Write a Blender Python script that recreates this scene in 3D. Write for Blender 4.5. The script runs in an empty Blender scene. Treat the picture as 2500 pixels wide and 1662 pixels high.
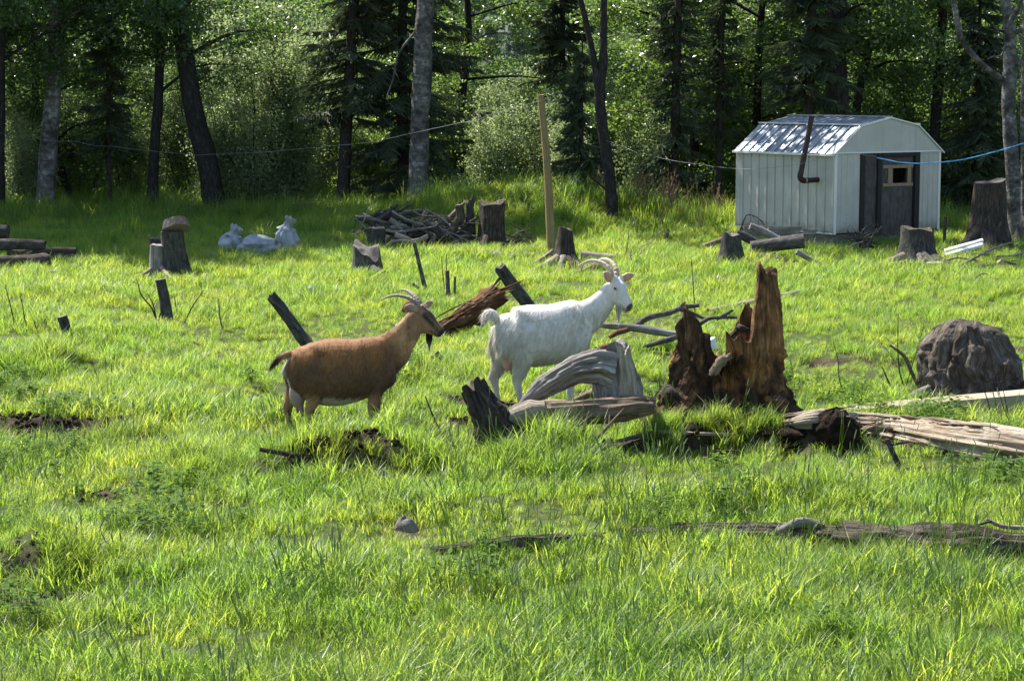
import bpy, bmesh, math, random
import numpy as np
from mathutils import Vector, Matrix

# ------------------------------------------------------------------ camera, sky, sun, exposure
SC = bpy.context.scene
COL = SC.collection
FPX, CX, CY = 5000.0, 1250.0, 831.0          # focal length and centre, in photograph pixels
CAM_H = 2.77
PITCH = math.atan(616.0 / FPX)
cam_data = bpy.data.cameras.new('camera')
cam_data.sensor_width = 36.0
cam_data.lens = 36.0 * FPX / 2500.0
cam_data.clip_start = 0.1
cam_data.clip_end = 3000.0
cam = bpy.data.objects.new('camera', cam_data)
COL.objects.link(cam)
cam.location = (0, 0, CAM_H)
cam.rotation_euler = (math.pi / 2 - PITCH, 0, 0)
SC.camera = cam

SUN_AZ, SUN_EL = math.radians(45), math.radians(54)     # behind the scene, to the left of straight ahead
to_sun = Vector((-math.sin(SUN_AZ) * math.cos(SUN_EL), math.cos(SUN_AZ) * math.cos(SUN_EL), math.sin(SUN_EL)))
world = bpy.data.worlds.new('World')
SC.world = world
world.use_nodes = True
wn = world.node_tree
wn.nodes.clear()
sky = wn.nodes.new('ShaderNodeTexSky')
sky.sky_type = 'NISHITA'
sky.sun_disc = False
sky.sun_elevation = SUN_EL
sky.sun_rotation = -SUN_AZ
sky.air_density = 1.0
sky.dust_density = 0.6
bg = wn.nodes.new('ShaderNodeBackground')
bg.inputs['Strength'].default_value = 0.10
wo = wn.nodes.new('ShaderNodeOutputWorld')
wn.links.new(sky.outputs[0], bg.inputs[0])
wn.links.new(bg.outputs[0], wo.inputs[0])
sun_data = bpy.data.lights.new('sun', 'SUN')
sun_data.energy = 5.0
sun_data.angle = math.radians(0.5)
sun_data.color = (1.0, 0.95, 0.87)
sun = bpy.data.objects.new('sun', sun_data)
COL.objects.link(sun)
sun.location = (-20, 30, 40)
sun.rotation_euler = to_sun.to_track_quat('Z', 'Y').to_euler()
SC.view_settings.view_transform = 'Standard'
SC.view_settings.look = 'None'
SC.view_settings.gamma = 1.0
SC.view_settings.exposure = 1.22
SC.render.engine = 'CYCLES'
SC.cycles.max_bounces = 7
SC.cycles.diffuse_bounces = 3
SC.cycles.glossy_bounces = 2
SC.cycles.transmission_bounces = 5
SC.cycles.transparent_max_bounces = 4
SC.cycles.caustics_reflective = False
SC.cycles.caustics_refractive = False

# ------------------------------------------------------------------ small maths
def ray(px, py):
    a, b = (px - CX) / FPX, -(py - CY) / FPX
    c, s = math.cos(PITCH), math.sin(PITCH)
    return np.array([a, c + b * s, -s + b * c])

def W(px, py, D):                     # point on the sight line through a photo pixel, D metres ahead
    d = ray(px, py)
    return np.array([0, 0, CAM_H]) + d * (D / d[1])

def flat(px, py):                     # the same on level ground
    d = ray(px, py)
    return np.array([0, 0, CAM_H]) + d * (-CAM_H / d[2])

def sstep(a, b, x):
    t = np.clip((x - a) / (b - a), 0, 1)
    return t * t * (3 - 2 * t)

def _h(ix, iy, iz):
    n = (ix * 374761393 + iy * 668265263 + iz * 1442695041) & 0xFFFFFFFF
    n = ((n ^ (n >> 13)) * 1274126177) & 0xFFFFFFFF
    n = n ^ (n >> 16)
    return (n & 0xFFFFFF) / float(0xFFFFFF) * 2 - 1

def vnoise(x, y, z=0.0):              # value noise, -1..1, arrays welcome
    x, y, z = np.broadcast_arrays(np.asarray(x, float), np.asarray(y, float), np.asarray(z, float))
    ix, iy, iz = np.floor(x).astype(np.int64), np.floor(y).astype(np.int64), np.floor(z).astype(np.int64)
    fx, fy, fz = x - ix, y - iy, z - iz
    fx, fy, fz = fx * fx * (3 - 2 * fx), fy * fy * (3 - 2 * fy), fz * fz * (3 - 2 * fz)
    r = 0
    for dx in (0, 1):
        for dy in (0, 1):
            for dz in (0, 1):
                w = (fx if dx else 1 - fx) * (fy if dy else 1 - fy) * (fz if dz else 1 - fz)
                r = r + w * _h(ix + dx, iy + dy, iz + dz)
    return r

def fbm(x, y, z=0.0, o=4):
    r, a, f = 0, 1.0, 1.0
    for i in range(o):
        r = r + a * vnoise(np.asarray(x) * f + 17.3 * i, np.asarray(y) * f - 9.1 * i, np.asarray(z) * f + 3.7 * i)
        a *= 0.5
        f *= 2.03
    return r

# ------------------------------------------------------------------ objects
def link(o, parent=None):
    COL.objects.link(o)
    if parent is not None:
        o.parent = parent
    return o

def tag(o, label, cat, group=None, kind=None):
    o['label'] = label
    o['category'] = cat
    if group:
        o['group'] = group
    if kind:
        o['kind'] = kind
    return o

def thing(name, label, cat, loc=(0, 0, 0), group=None, rot=(0, 0, 0)):
    o = bpy.data.objects.new(name, None)
    o.empty_display_size = 0.2
    o.location = [float(v) for v in loc]
    o.rotation_euler = rot
    link(o)
    return tag(o, label, cat, group)

class MB:
    """collects vertices, faces, uvs (per vertex), colours and links them as one mesh object"""
    def __init__(self):
        self.v, self.q, self.t, self.uv, self.c, self.n, self.mi_q, self.mi_t = [], [], [], [], [], 0, [], []
    def add(self, V, Q=None, T=None, uv=None, col=None, mi=0):
        V = np.asarray(V, float).reshape(-1, 3)
        self.v.append(V)
        self.uv.append(np.zeros((len(V), 2)) if uv is None else np.asarray(uv, float))
        self.c.append(np.ones((len(V), 3)) if col is None else np.broadcast_to(np.asarray(col, float), (len(V), 3)))
        if Q is not None and len(Q):
            Q = np.asarray(Q, np.int64).reshape(-1, 4) + self.n
            self.q.append(Q); self.mi_q.append(np.full(len(Q), mi))
        if T is not None and len(T):
            T = np.asarray(T, np.int64).reshape(-1, 3) + self.n
            self.t.append(T); self.mi_t.append(np.full(len(T), mi))
        self.n += len(V)
        return self
    def box(self, lo, hi, M=None, mi=0):
        lo, hi = np.minimum(lo, hi), np.maximum(lo, hi)
        V = np.array([[(lo, hi)[i][0], (lo, hi)[j][1], (lo, hi)[k][2]] for i in (0, 1) for j in (0, 1) for k in (0, 1)], float)
        uv = V[:, [0, 2]] + V[:, [1, 1]]
        if M is not None:
            V = np.asarray([M(p) for p in V])
        return self.add(V, [[0, 1, 3, 2], [4, 6, 7, 5], [0, 4, 5, 1], [2, 3, 7, 6], [0, 2, 6, 4], [1, 5, 7, 3]], uv=uv, mi=mi)
    def data(self, name, mats, smooth=True, off=(0, 0, 0), color=False):
        V = np.concatenate(self.v) - np.asarray(off, float)
        Q = np.concatenate(self.q) if self.q else np.zeros((0, 4), np.int64)
        T = np.concatenate(self.t) if self.t else np.zeros((0, 3), np.int64)
        uv = np.concatenate(self.uv)
        me = bpy.data.meshes.new(name)
        me.vertices.add(len(V)); me.vertices.foreach_set('co', V.astype(np.float32).ravel())
        loops = np.concatenate([Q.ravel(), T.ravel()])
        me.loops.add(len(loops)); me.loops.foreach_set('vertex_index', loops.astype(np.int32))
        nq, nt = len(Q), len(T)
        me.polygons.add(nq + nt)
        start = np.concatenate([np.arange(nq) * 4, nq * 4 + np.arange(nt) * 3])
        me.polygons.foreach_set('loop_start', start.astype(np.int32))
        mi = np.concatenate([np.concatenate(self.mi_q) if self.mi_q else np.zeros(0), np.concatenate(self.mi_t) if self.mi_t else np.zeros(0)])
        me.polygons.foreach_set('material_index', mi.astype(np.int32))
        me.polygons.foreach_set('use_smooth', np.full(nq + nt, smooth))
        ul = me.uv_layers.new(name='UVMap')
        ul.data.foreach_set('uv', uv[loops].astype(np.float32).ravel())
        if color:
            ca = me.color_attributes.new('coat', 'FLOAT_COLOR', 'POINT')
            c4 = np.concatenate([np.concatenate(self.c), np.ones((len(V), 1))], 1)
            ca.data.foreach_set('color', c4.astype(np.float32).ravel())
        me.update(calc_edges=True)
        for m in (mats if isinstance(mats, (list, tuple)) else [mats]):
            me.materials.append(m)
        return me
    def build(self, name, mats, parent=None, smooth=True, color=False, origin=None):
        """vertices are world coordinates; the object's origin goes to `origin` (or the parent's place)"""
        if parent is not None and origin is None:
            me = self.data(name, mats, smooth, parent.location if parent.type == 'EMPTY' else (0, 0, 0), color)
            return link(bpy.data.objects.new(name, me), parent)
        off = (0, 0, 0) if origin is None else origin
        o = bpy.data.objects.new(name, self.data(name, mats, smooth, off, color))
        o.location = [float(v) for v in off]
        return link(o, parent)

def catmull(P, n):
    P = np.asarray(P, float)
    if len(P) < 3:
        t = np.linspace(0, 1, n)[:, None]
        return P[0] * (1 - t) + P[-1] * t
    Q = np.vstack([2 * P[0] - P[1], P, 2 * P[-1] - P[-2]])
    seg = len(P) - 1
    out = []
    for t in np.linspace(0, seg, n):
        i = min(int(t), seg - 1)
        f = t - i
        p0, p1, p2, p3 = Q[i], Q[i + 1], Q[i + 2], Q[i + 3]
        out.append(0.5 * (2 * p1 + (p2 - p0) * f + (2 * p0 - 5 * p1 + 4 * p2 - p3) * f * f + (3 * p1 - p0 - 3 * p2 + p3) * f ** 3))
    return np.array(out)

def frames(C):
    T = np.gradient(C, axis=0)
    T /= np.linalg.norm(T, axis=1)[:, None] + 1e-9
    ref = np.array([0, 0, 1.0]) if abs(T[0][2]) < 0.9 else np.array([1.0, 0, 0])
    N = np.zeros_like(C)
    n = ref - T[0] * ref.dot(T[0]); n /= np.linalg.norm(n)
    for i in range(len(C)):
        n = n - T[i] * n.dot(T[i]); n /= np.linalg.norm(n) + 1e-9
        N[i] = n
    return T, N, np.cross(T, N)

def tube(mb, pts, rad, seg=10, n=None, rough=0.0, fr=3.0, seed=0, cap=True, jag=0.0, ex=1.0, mi=0, capmi=None, flute=0.0, crack=0):
    """tapered limb along pts; rough = relative radius noise, jag = ragged ends (metres)"""
    pts = np.asarray(pts, float)
    L = np.linalg.norm(np.diff(pts, axis=0), axis=1).sum()
    if n is None:
        n = int(max(len(pts) * 3, min(60, L / (np.max(rad) * 0.7 + 1e-4)))) if len(pts) > 2 or rough > 0 else 4
        n = max(3, min(n, 60))
    C = catmull(pts, n)
    R = np.interp(np.linspace(0, 1, n), np.linspace(0, 1, len(rad)), rad)
    T, N, B = frames(C)
    a = np.linspace(0, 2 * np.pi, seg, endpoint=False)
    s = np.concatenate([[0], np.cumsum(np.linalg.norm(np.diff(C, axis=0), axis=1))])
    ca, sa = np.cos(a), np.sin(a)
    rr = np.ones((n, seg))
    if rough > 0:
        rr += rough * fbm(ca[None] * fr * 0.6 + seed * 7.7, sa[None] * fr * 0.6 + seed, (s / (np.mean(R) * 4))[:, None] * fr * 0.5 + seed, 3)
    if flute > 0:
        rr += flute * vnoise(ca[None] * fr * 2.2 + seed, sa[None] * fr * 2.2, (s / (np.mean(R) * 14))[:, None] + seed)
    if crack:
        rk = np.random.default_rng(seed * 13 + 5)
        u = np.linspace(0, 1, n)[:, None]
        for q in range(crack):
            a0, u0, du = rk.uniform(0, 6.28), rk.uniform(0, 1), rk.uniform(0.08, 0.3)
            w = rk.uniform(0.05, 0.12); dep = rk.uniform(0.06, 0.2)
            dd = (a[None] - a0 - rk.uniform(-.8, .8) * (u - u0) - 0.12 * vnoise(u * 9, q, seed) + np.pi) % (2 * np.pi) - np.pi
            rr -= dep * np.exp(-(dd / w) ** 2) * np.exp(-((u - u0) / du) ** 4)
        for q in range(max(1, crack // 5)):          # knots
            a0, u0 = rk.uniform(0, 6.28), rk.uniform(0.1, 0.9)
            dd = (a[None] - a0 + np.pi) % (2 * np.pi) - np.pi
            e2 = (dd * np.mean(R)) ** 2 + ((u - u0) * L) ** 2
            k2 = np.mean(R) * rk.uniform(0.25, 0.4)
            rr += 0.22 * np.exp(-e2 / k2 ** 2) - 0.30 * np.exp(-e2 / (k2 * 0.45) ** 2)
    V = C[:, None] + (N[:, None] * (ca * ex)[None, :, None] + B[:, None] * sa[None, :, None]) * (R[:, None] * rr)[..., None]
    if jag > 0:
        V[0] -= T[0] * (jag * (0.5 + 0.5 * vnoise(ca * 2.3 + seed, sa * 2.3, 5.1)))[:, None]
        V[-1] += T[-1] * (jag * (0.5 + 0.9 * vnoise(ca * 2.6 + seed, sa * 2.6, 9.1)))[:, None]
    uv = np.stack(np.broadcast_arrays((a * np.mean(R))[None], s[:, None]), -1).reshape(-1, 2)
    i = np.arange(n - 1)[:, None] * seg
    j = np.arange(seg)[None]
    k = (j + 1) % seg
    Q = np.stack([i + j, i + k, i + seg + k, i + seg + j], -1).reshape(-1, 4)
    mb.add(V.reshape(-1, 3), Q, uv=uv, mi=mi)
    if cap:
        cm = mi if capmi is None else capmi
        for e, sgn in ((0, -1), (n - 1, 1)):
            ring = V[e]
            c = ring.mean(0) - (T[e] * sgn * jag * 0.4)
            VV = np.vstack([ring, c[None]])
            d = np.linalg.norm(ring - c, axis=1)
            cuv = np.vstack([np.stack([ca * d, sa * d], -1), [[0, 0]]])
            jj = np.arange(seg)
            tri = np.stack([jj, (jj + 1) % seg, np.full(seg, seg)], -1)
            if sgn < 0:
                tri = tri[:, [1, 0, 2]]
            mb.add(VV, T=tri, uv=cuv, mi=cm)
    return mb

# ------------------------------------------------------------------ materials
def newmat(name):
    m = bpy.data.materials.new(name)
    m.use_nodes = True
    nt = m.node_tree
    nt.nodes.clear()
    out = nt.nodes.new('ShaderNodeOutputMaterial')
    return m, nt, out

def N(nt, typ, **kw):
    n = nt.nodes.new('ShaderNode' + typ)
    for k, v in kw.items():
        if hasattr(n, k):
            setattr(n, k, v)
        else:
            n.inputs[k.replace('_', ' ')].default_value = v
    return n

def ramp(nt, stops, fac):
    r = nt.nodes.new('ShaderNodeValToRGB')
    e = r.color_ramp.elements
    while len(e) < len(stops):
        e.new(0.5)
    for el, (p, c) in zip(e, stops):
        el.position = p
        el.color = (c[0], c[1], c[2], 1) if hasattr(c, '__len__') else (c, c, c, 1)
    nt.links.new(fac, r.inputs[0])
    return r

def noise(nt, vec, scale, detail=4, rough=0.55, dist=0.0):
    n = N(nt, 'TexNoise')
    n.inputs['Scale'].default_value = scale
    n.inputs['Detail'].default_value = detail
    n.inputs['Roughness'].default_value = rough
    n.inputs['Distortion'].default_value = dist
    if vec is not None:
        nt.links.new(vec, n.inputs['Vector'])
    return n

def mapping(nt, vec, scale):
    m = N(nt, 'Mapping')
    m.inputs['Scale'].default_value = scale
    nt.links.new(vec, m.inputs['Vector'])
    return m.outputs[0]

def mixc(nt, fac, a, b, mode='MIX'):
    m = nt.nodes.new('ShaderNodeMix')
    m.data_type = 'RGBA'
    m.blend_type = mode
    for sock, v in ((m.inputs[0], fac), (m.inputs[6], a), (m.inputs[7], b)):
        if isinstance(v, (int, float)):
            sock.default_value = v
        elif isinstance(v, tuple):
            sock.default_value = (v[0], v[1], v[2], 1)
        else:
            nt.links.new(v, sock)
    return m.outputs[2]

def wood(name, dark, mid, light, stain=None, gu=60, gv=5, bump=0.6, rough=0.85, blot=3.0, stain_amt=0.5, spec=0.25):
    """bark or weathered wood; the grain follows the limb (uv = round, along, in metres)"""
    m, nt, out = newmat(name)
    b = N(nt, 'BsdfPrincipled')
    uv = N(nt, 'UVMap').outputs[0]
    geo = N(nt, 'TexCoord').outputs['Object']
    g = noise(nt, mapping(nt, uv, (gu, gv, 1)), 1.0, 5, 0.65, 0.4)
    r = ramp(nt, [(0.28, dark), (0.5, mid), (0.74, light)], g.outputs[0])
    col = r.outputs[0]
    if stain is not None:
        s = noise(nt, geo, blot, 4, 0.6)
        sr = ramp(nt, [(0.5 - 0.12, 0.0), (0.5 + 0.14, stain_amt)], s.outputs[0])
        col = mixc(nt, sr.outputs[0], col, stain)
    nt.links.new(col, b.inputs['Base Color'])
    b.inputs['Roughness'].default_value = rough
    b.inputs['Specular IOR Level'].default_value = spec
    g2 = noise(nt, mapping(nt, uv, (gu * 1.6, gv * 2.2, 1)), 1.0, 4, 0.7)
    add = N(nt, 'Math', operation='ADD')
    nt.links.new(g.outputs[0], add.inputs[0]); nt.links.new(g2.outputs[0], add.inputs[1])
    bp = N(nt, 'Bump')
    bp.inputs['Strength'].default_value = bump
    bp.inputs['Distance'].default_value = 0.03
    nt.links.new(add.outputs[0], bp.inputs['Height'])
    nt.links.new(bp.outputs[0], b.inputs['Normal'])
    nt.links.new(b.outputs[0], out.inputs[0])
    return m

def endgrain(name, a, b_, c=None):
    m, nt, out = newmat(name)
    b = N(nt, 'BsdfPrincipled')
    uv = N(nt, 'UVMap').outputs[0]
    ln = N(nt, 'VectorMath', operation='LENGTH')
    nz = noise(nt, uv, 9, 3)
    nt.links.new(uv, ln.inputs[0])
    w = N(nt, 'Math', operation='MULTIPLY_ADD')
    nt.links.new(nz.outputs[0], w.inputs[0]); w.inputs[1].default_value = 0.03
    nt.links.new(ln.outputs['Value'], w.inputs[2])
    s = N(nt, 'Math', operation='MULTIPLY'); s.inputs[1].default_value = 330.0
    nt.links.new(w.outputs[0], s.inputs[0])
    sn = N(nt, 'Math', operation='SINE'); nt.links.new(s.outputs[0], sn.inputs[0])
    m2 = N(nt, 'Math', operation='MULTIPLY_ADD'); m2.inputs[1].default_value = 0.2; m2.inputs[2].default_value = 0.2
    nt.links.new(sn.outputs[0], m2.inputs[0])
    ad = N(nt, 'Math', operation='ADD')
    big = noise(nt, uv, 25, 4)
    nt.links.new(m2.outputs[0], ad.inputs[0]); nt.links.new(big.outputs[0], ad.inputs[1])
    r = ramp(nt, [(0.35, a), (0.95, b_)], ad.outputs[0])
    nt.links.new(r.outputs[0], b.inputs['Base Color'])
    b.inputs['Roughness'].default_value = 0.9
    bp = N(nt, 'Bump'); bp.inputs['Strength'].default_value = 0.5; bp.inputs['Distance'].default_value = 0.01
    nt.links.new(big.outputs[0], bp.inputs['Height']); nt.links.new(bp.outputs[0], b.inputs['Normal'])
    nt.links.new(b.outputs[0], out.inputs[0])
    return m

def plain(name, col, rough=0.6, metal=0.0, var=0.12, scale=6.0, bump=0.0, spec=0.5):
    m, nt, out = newmat(name)
    b = N(nt, 'BsdfPrincipled')
    t = N(nt, 'TexCoord').outputs['Object']
    n = noise(nt, t, scale, 5, 0.6)
    lo = tuple(c * (1 - var * 1.6) for c in col)
    hi = tuple(min(1, c * (1 + var)) for c in col)
    r = ramp(nt, [(0.3, lo), (0.7, hi)], n.outputs[0])
    nt.links.new(r.outputs[0], b.inputs['Base Color'])
    b.inputs['Roughness'].default_value = rough
    b.inputs['Metallic'].default_value = metal
    b.inputs['Specular IOR Level'].default_value = spec
    if bump:
        n2 = noise(nt, t, scale * 5, 4, 0.6)
        bp = N(nt, 'Bump'); bp.inputs['Strength'].default_value = bump; bp.inputs['Distance'].default_value = 0.02
        nt.links.new(n2.outputs[0], bp.inputs['Height']); nt.links.new(bp.outputs[0], b.inputs['Normal'])
    nt.links.new(b.outputs[0], out.inputs[0])
    return m

def leafy(name, refl, trans, tw=0.4, rough=0.35, spec=0.5, island=True, patch=None, var=0.35, patch_scale=0.35):
    """thin leaf or blade: glossy on top, lets light through"""
    m, nt, out = newmat(name)
    p = N(nt, 'BsdfPrincipled')
    t = N(nt, 'BsdfTranslucent')
    mx = N(nt, 'MixShader')
    mx.inputs[0].default_value = tw
    if island:
        rnd = N(nt, 'NewGeometry').outputs['Random Per Island']
    else:
        rnd = N(nt, 'ObjectInfo').outputs['Random']
    lo = tuple(c * (1 - var) for c in refl); hi = tuple(c * (1 + var) for c in refl)
    c1 = ramp(nt, [(0.0, lo), (1.0, hi)], rnd).outputs[0]
    lo = tuple(c * (1 - var) for c in trans); hi = tuple(c * (1 + var * 0.8) for c in trans)
    c2 = ramp(nt, [(0.0, lo), (1.0, hi)], rnd).outputs[0]
    if patch is not None:
        pos = N(nt, 'NewGeometry').outputs['Position']
        n = noise(nt, pos, patch_scale, 4, 0.6)
        pr = ramp(nt, [(0.38, 0.0), (0.62, 1.0)], n.outputs[0]).outputs[0]
        c1 = mixc(nt, pr, c1, mixc(nt, 1.0, c1, patch, 'MULTIPLY'))
        c2 = mixc(nt, pr, c2, mixc(nt, 1.0, c2, patch, 'MULTIPLY'))
    nt.links.new(c1, p.inputs['Base Color'])
    nt.links.new(c2, t.inputs['Color'])
    p.inputs['Roughness'].default_value = rough
    p.inputs['Specular IOR Level'].default_value = spec
    nt.links.new(p.outputs[0], mx.inputs[1]); nt.links.new(t.outputs[0], mx.inputs[2])
    nt.links.new(mx.outputs[0], out.inputs[0])
    return m

MAT = {}
MAT['grey'] = wood('weathered_grey_wood', (0.07, 0.062, 0.055), (0.29, 0.27, 0.25), (0.54, 0.52, 0.49), (0.15, 0.12, 0.09), 48, 3, 0.8, 0.8, 5, 0.65)
MAT['pale'] = wood('bleached_wood', (0.15, 0.11, 0.075), (0.42, 0.36, 0.28), (0.62, 0.56, 0.46), (0.25, 0.175, 0.11), 44, 2.5, 0.9, 0.8, 4, 0.75)
MAT['tan'] = wood('tan_dead_wood', (0.09, 0.06, 0.04), (0.27, 0.20, 0.135), (0.45, 0.36, 0.26), (0.12, 0.085, 0.06), 40, 3, 0.9, 0.85, 5, 0.7)
MAT['bark'] = wood('dark_grey_bark', (0.014, 0.012, 0.011), (0.055, 0.05, 0.045), (0.19, 0.175, 0.155), (0.10, 0.095, 0.08), 26, 9, 1.0, 0.9, 7)
MAT['bark_brown'] = wood('brown_bark', (0.02, 0.014, 0.010), (0.075, 0.056, 0.042), (0.20, 0.165, 0.13), (0.11, 0.10, 0.08), 28, 8, 1.0, 0.9, 6)
MAT['bark_silver'] = wood('silvery_bark', (0.025, 0.022, 0.02), (0.12, 0.112, 0.10), (0.30, 0.285, 0.26), (0.05, 0.043, 0.035), 26, 10, 0.9, 0.85, 6, 0.7)
MAT['char'] = wood('blackened_wood', (0.010, 0.008, 0.007), (0.042, 0.036, 0.031), (0.20, 0.175, 0.15), (0.085, 0.055, 0.038), 30, 6, 1.0, 0.9, 7, 0.6)
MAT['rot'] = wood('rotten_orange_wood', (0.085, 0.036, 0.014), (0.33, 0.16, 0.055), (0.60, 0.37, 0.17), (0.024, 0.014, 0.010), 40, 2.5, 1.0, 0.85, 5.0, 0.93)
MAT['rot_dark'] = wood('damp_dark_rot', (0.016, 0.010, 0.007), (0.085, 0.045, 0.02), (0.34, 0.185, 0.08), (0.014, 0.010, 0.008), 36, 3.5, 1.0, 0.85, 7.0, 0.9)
MAT['shred'] = wood('shredded_red_wood', (0.06, 0.028, 0.015), (0.19, 0.085, 0.045), (0.36, 0.20, 0.11), (0.10, 0.045, 0.025), 90, 4, 0.8, 0.9, 6)
MAT['birch'] = wood('birch_bark', (0.022, 0.02, 0.018), (0.18, 0.165, 0.155), (0.50, 0.475, 0.45), (0.035, 0.03, 0.027), 9, 11, 0.8, 0.8, 3.2, 0.92)
MAT['poplar'] = wood('poplar_bark', (0.012, 0.011, 0.010), (0.030, 0.027, 0.025), (0.085, 0.08, 0.072), (0.018, 0.016, 0.014), 22, 6, 0.9, 0.85, 3)
MAT['spruce_bark'] = wood('spruce_bark', (0.02, 0.016, 0.014), (0.052, 0.043, 0.038), (0.10, 0.085, 0.077), (0.025, 0.021, 0.018), 30, 14, 0.9, 0.9, 3)
MAT['post'] = wood('yellowed_post_wood', (0.14, 0.095, 0.035), (0.30, 0.22, 0.10), (0.40, 0.31, 0.16), (0.16, 0.12, 0.06), 70, 2.5, 0.4, 0.8, 2.5)
MAT['plank'] = wood('sawn_plank', (0.24, 0.19, 0.12), (0.42, 0.36, 0.26), (0.54, 0.47, 0.36), (0.24, 0.18, 0.12), 60, 2.5, 0.3, 0.8, 3)
MAT['door'] = wood('stained_door_board', (0.05, 0.045, 0.042), (0.10, 0.09, 0.085), (0.15, 0.135, 0.125), (0.045, 0.035, 0.03), 18, 5, 0.3, 0.85, 4)
MAT['lumber'] = wood('rough_lumber', (0.18, 0.13, 0.08), (0.30, 0.22, 0.14), (0.40, 0.31, 0.20), None, 60, 4, 0.4, 0.8)
MAT['end'] = endgrain('cut_end_grain', (0.11, 0.095, 0.08), (0.32, 0.28, 0.24))
MAT['end_dark'] = endgrain('dark_end_grain', (0.05, 0.04, 0.033), (0.17, 0.145, 0.12))
MAT['end_tan'] = endgrain('fresh_end_grain', (0.30, 0.22, 0.12), (0.52, 0.42, 0.28))
def siding():
    m, nt, out = newmat('white_painted_steel')
    b = N(nt, 'BsdfPrincipled')
    t = N(nt, 'TexCoord').outputs['Object']
    col = ramp(nt, [(0.3, (0.42, 0.405, 0.36)), (0.7, (0.54, 0.525, 0.475))], noise(nt, t, 2.2, 5, 0.6).outputs[0]).outputs[0]
    st = ramp(nt, [(0.55, 0.0), (0.8, 0.5)], noise(nt, mapping(nt, t, (16, 16, 0.9)), 1.0, 4, 0.6).outputs[0]).outputs[0]
    col = mixc(nt, st, col, (0.27, 0.235, 0.18))                       # rain streaks
    sx = N(nt, 'SeparateXYZ'); nt.links.new(t, sx.inputs[0])
    ad = N(nt, 'Math', operation='MULTIPLY_ADD'); ad.inputs[1].default_value = 0.5
    nt.links.new(noise(nt, t, 7, 4, 0.7).outputs[0], ad.inputs[0]); nt.links.new(sx.outputs[2], ad.inputs[2])
    mud = ramp(nt, [(0.5, 0.75), (0.72, 0.0)], ad.outputs[0]).outputs[0]
    col = mixc(nt, mud, col, (0.17, 0.135, 0.09))                      # mud splashed up from the ground
    nt.links.new(col, b.inputs['Base Color'])
    b.inputs['Roughness'].default_value = 0.5
    bp = N(nt, 'Bump'); bp.inputs['Strength'].default_value = 0.25; bp.inputs['Distance'].default_value = 0.03
    nt.links.new(noise(nt, t, 3.5, 3, 0.5).outputs[0], bp.inputs['Height']); nt.links.new(bp.outputs[0], b.inputs['Normal'])
    nt.links.new(b.outputs[0], out.inputs[0])
    return m
MAT['siding'] = siding()
MAT['roof'] = plain('galvanised_roof_steel', (0.27, 0.30, 0.345), 0.44, 0.6, 0.14, 2.5)
MAT['trim'] = plain('white_trim_paint', (0.74, 0.73, 0.69), 0.45, 0.0, 0.05, 2)
MAT['frame_dark'] = plain('blackened_frame_timber', (0.016, 0.014, 0.013), 0.8, 0.0, 0.2, 8)
MAT['block'] = plain('stained_concrete', (0.17, 0.15, 0.13), 0.9, 0.0, 0.3, 5, 0.5)
MAT['rust'] = plain('rusty_stovepipe', (0.045, 0.026, 0.019), 0.65, 0.3, 0.35, 9)
MAT['zinc'] = plain('zinc_joint', (0.42, 0.42, 0.42), 0.45, 0.6, 0.1)
MAT['dark'] = plain('interior_shade_black', (0.012, 0.011, 0.010), 0.9, 0, 0.1)  # near-black colour stands for the unlit inside of the shed
MAT['bag'] = plain('shade_toned_white_sack', (0.33, 0.35, 0.365), 0.45, 0.0, 0.22, 7, 0.5)  # greyed and bluish: the tree shade on the sacks is in the colour
MAT['plastic'] = plain('white_plastic', (0.78, 0.79, 0.78), 0.35, 0.0, 0.05)
MAT['stone'] = plain('grey_field_stone', (0.20, 0.178, 0.15), 0.9, 0.0, 0.3, 9, 0.6)
MAT['wire'] = plain('galvanised_wire', (0.20, 0.205, 0.21), 0.6, 0.2, 0.1)
MAT['rope'] = plain('blue_rope', (0.10, 0.42, 0.72), 0.6, 0.0, 0.1)
MAT['dirt'] = plain('dark_peaty_soil', (0.034, 0.023, 0.016), 0.95, 0.0, 0.5, 18, 1.0, 0.1)
MAT['grass'] = leafy('meadow_grass', (0.155, 0.215, 0.04), (0.60, 0.71, 0.075), 0.53, 0.40, 0.45, True, (0.62, 0.84, 0.80), 0.42, 0.9)
MAT['grass_green'] = leafy('deep_green_grass', (0.105, 0.175, 0.04), (0.38, 0.53, 0.065), 0.48, 0.42, 0.4, True, (0.8, 0.9, 0.9), 0.32, 0.8)
MAT['straw'] = leafy('dry_straw', (0.34, 0.27, 0.13), (0.35, 0.28, 0.10), 0.3, 0.6, 0.3, True, None, 0.3)
MAT['weed'] = leafy('clover_leaf', (0.10, 0.17, 0.035), (0.27, 0.42, 0.05), 0.42, 0.7, 0.12, True, None, 0.3)
MAT['charred'] = wood('charred_stump_wood', (0.026, 0.020, 0.015), (0.145, 0.118, 0.092), (0.38, 0.33, 0.27), (0.055, 0.034, 0.022), 34, 5, 1.0, 0.85, 8, 0.75)
MAT['seed'] = leafy('green_seed_heads', (0.20, 0.26, 0.10), (0.30, 0.37, 0.10), 0.2, 0.7, 0.2, True, None, 0.25)
MAT['seed_brown'] = leafy('brown_seed_heads', (0.20, 0.14, 0.09), (0.25, 0.17, 0.10), 0.3, 0.7, 0.2, True, None, 0.3)
MAT['leaf_dark'] = leafy('poplar_leaves', (0.062, 0.105, 0.036), (0.20, 0.33, 0.05), 0.40, 0.32, 0.6, True, None, 0.45)
MAT['leaf_mid'] = leafy('birch_leaves', (0.078, 0.125, 0.042), (0.25, 0.38, 0.06), 0.42, 0.34, 0.6, True, None, 0.4)
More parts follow.
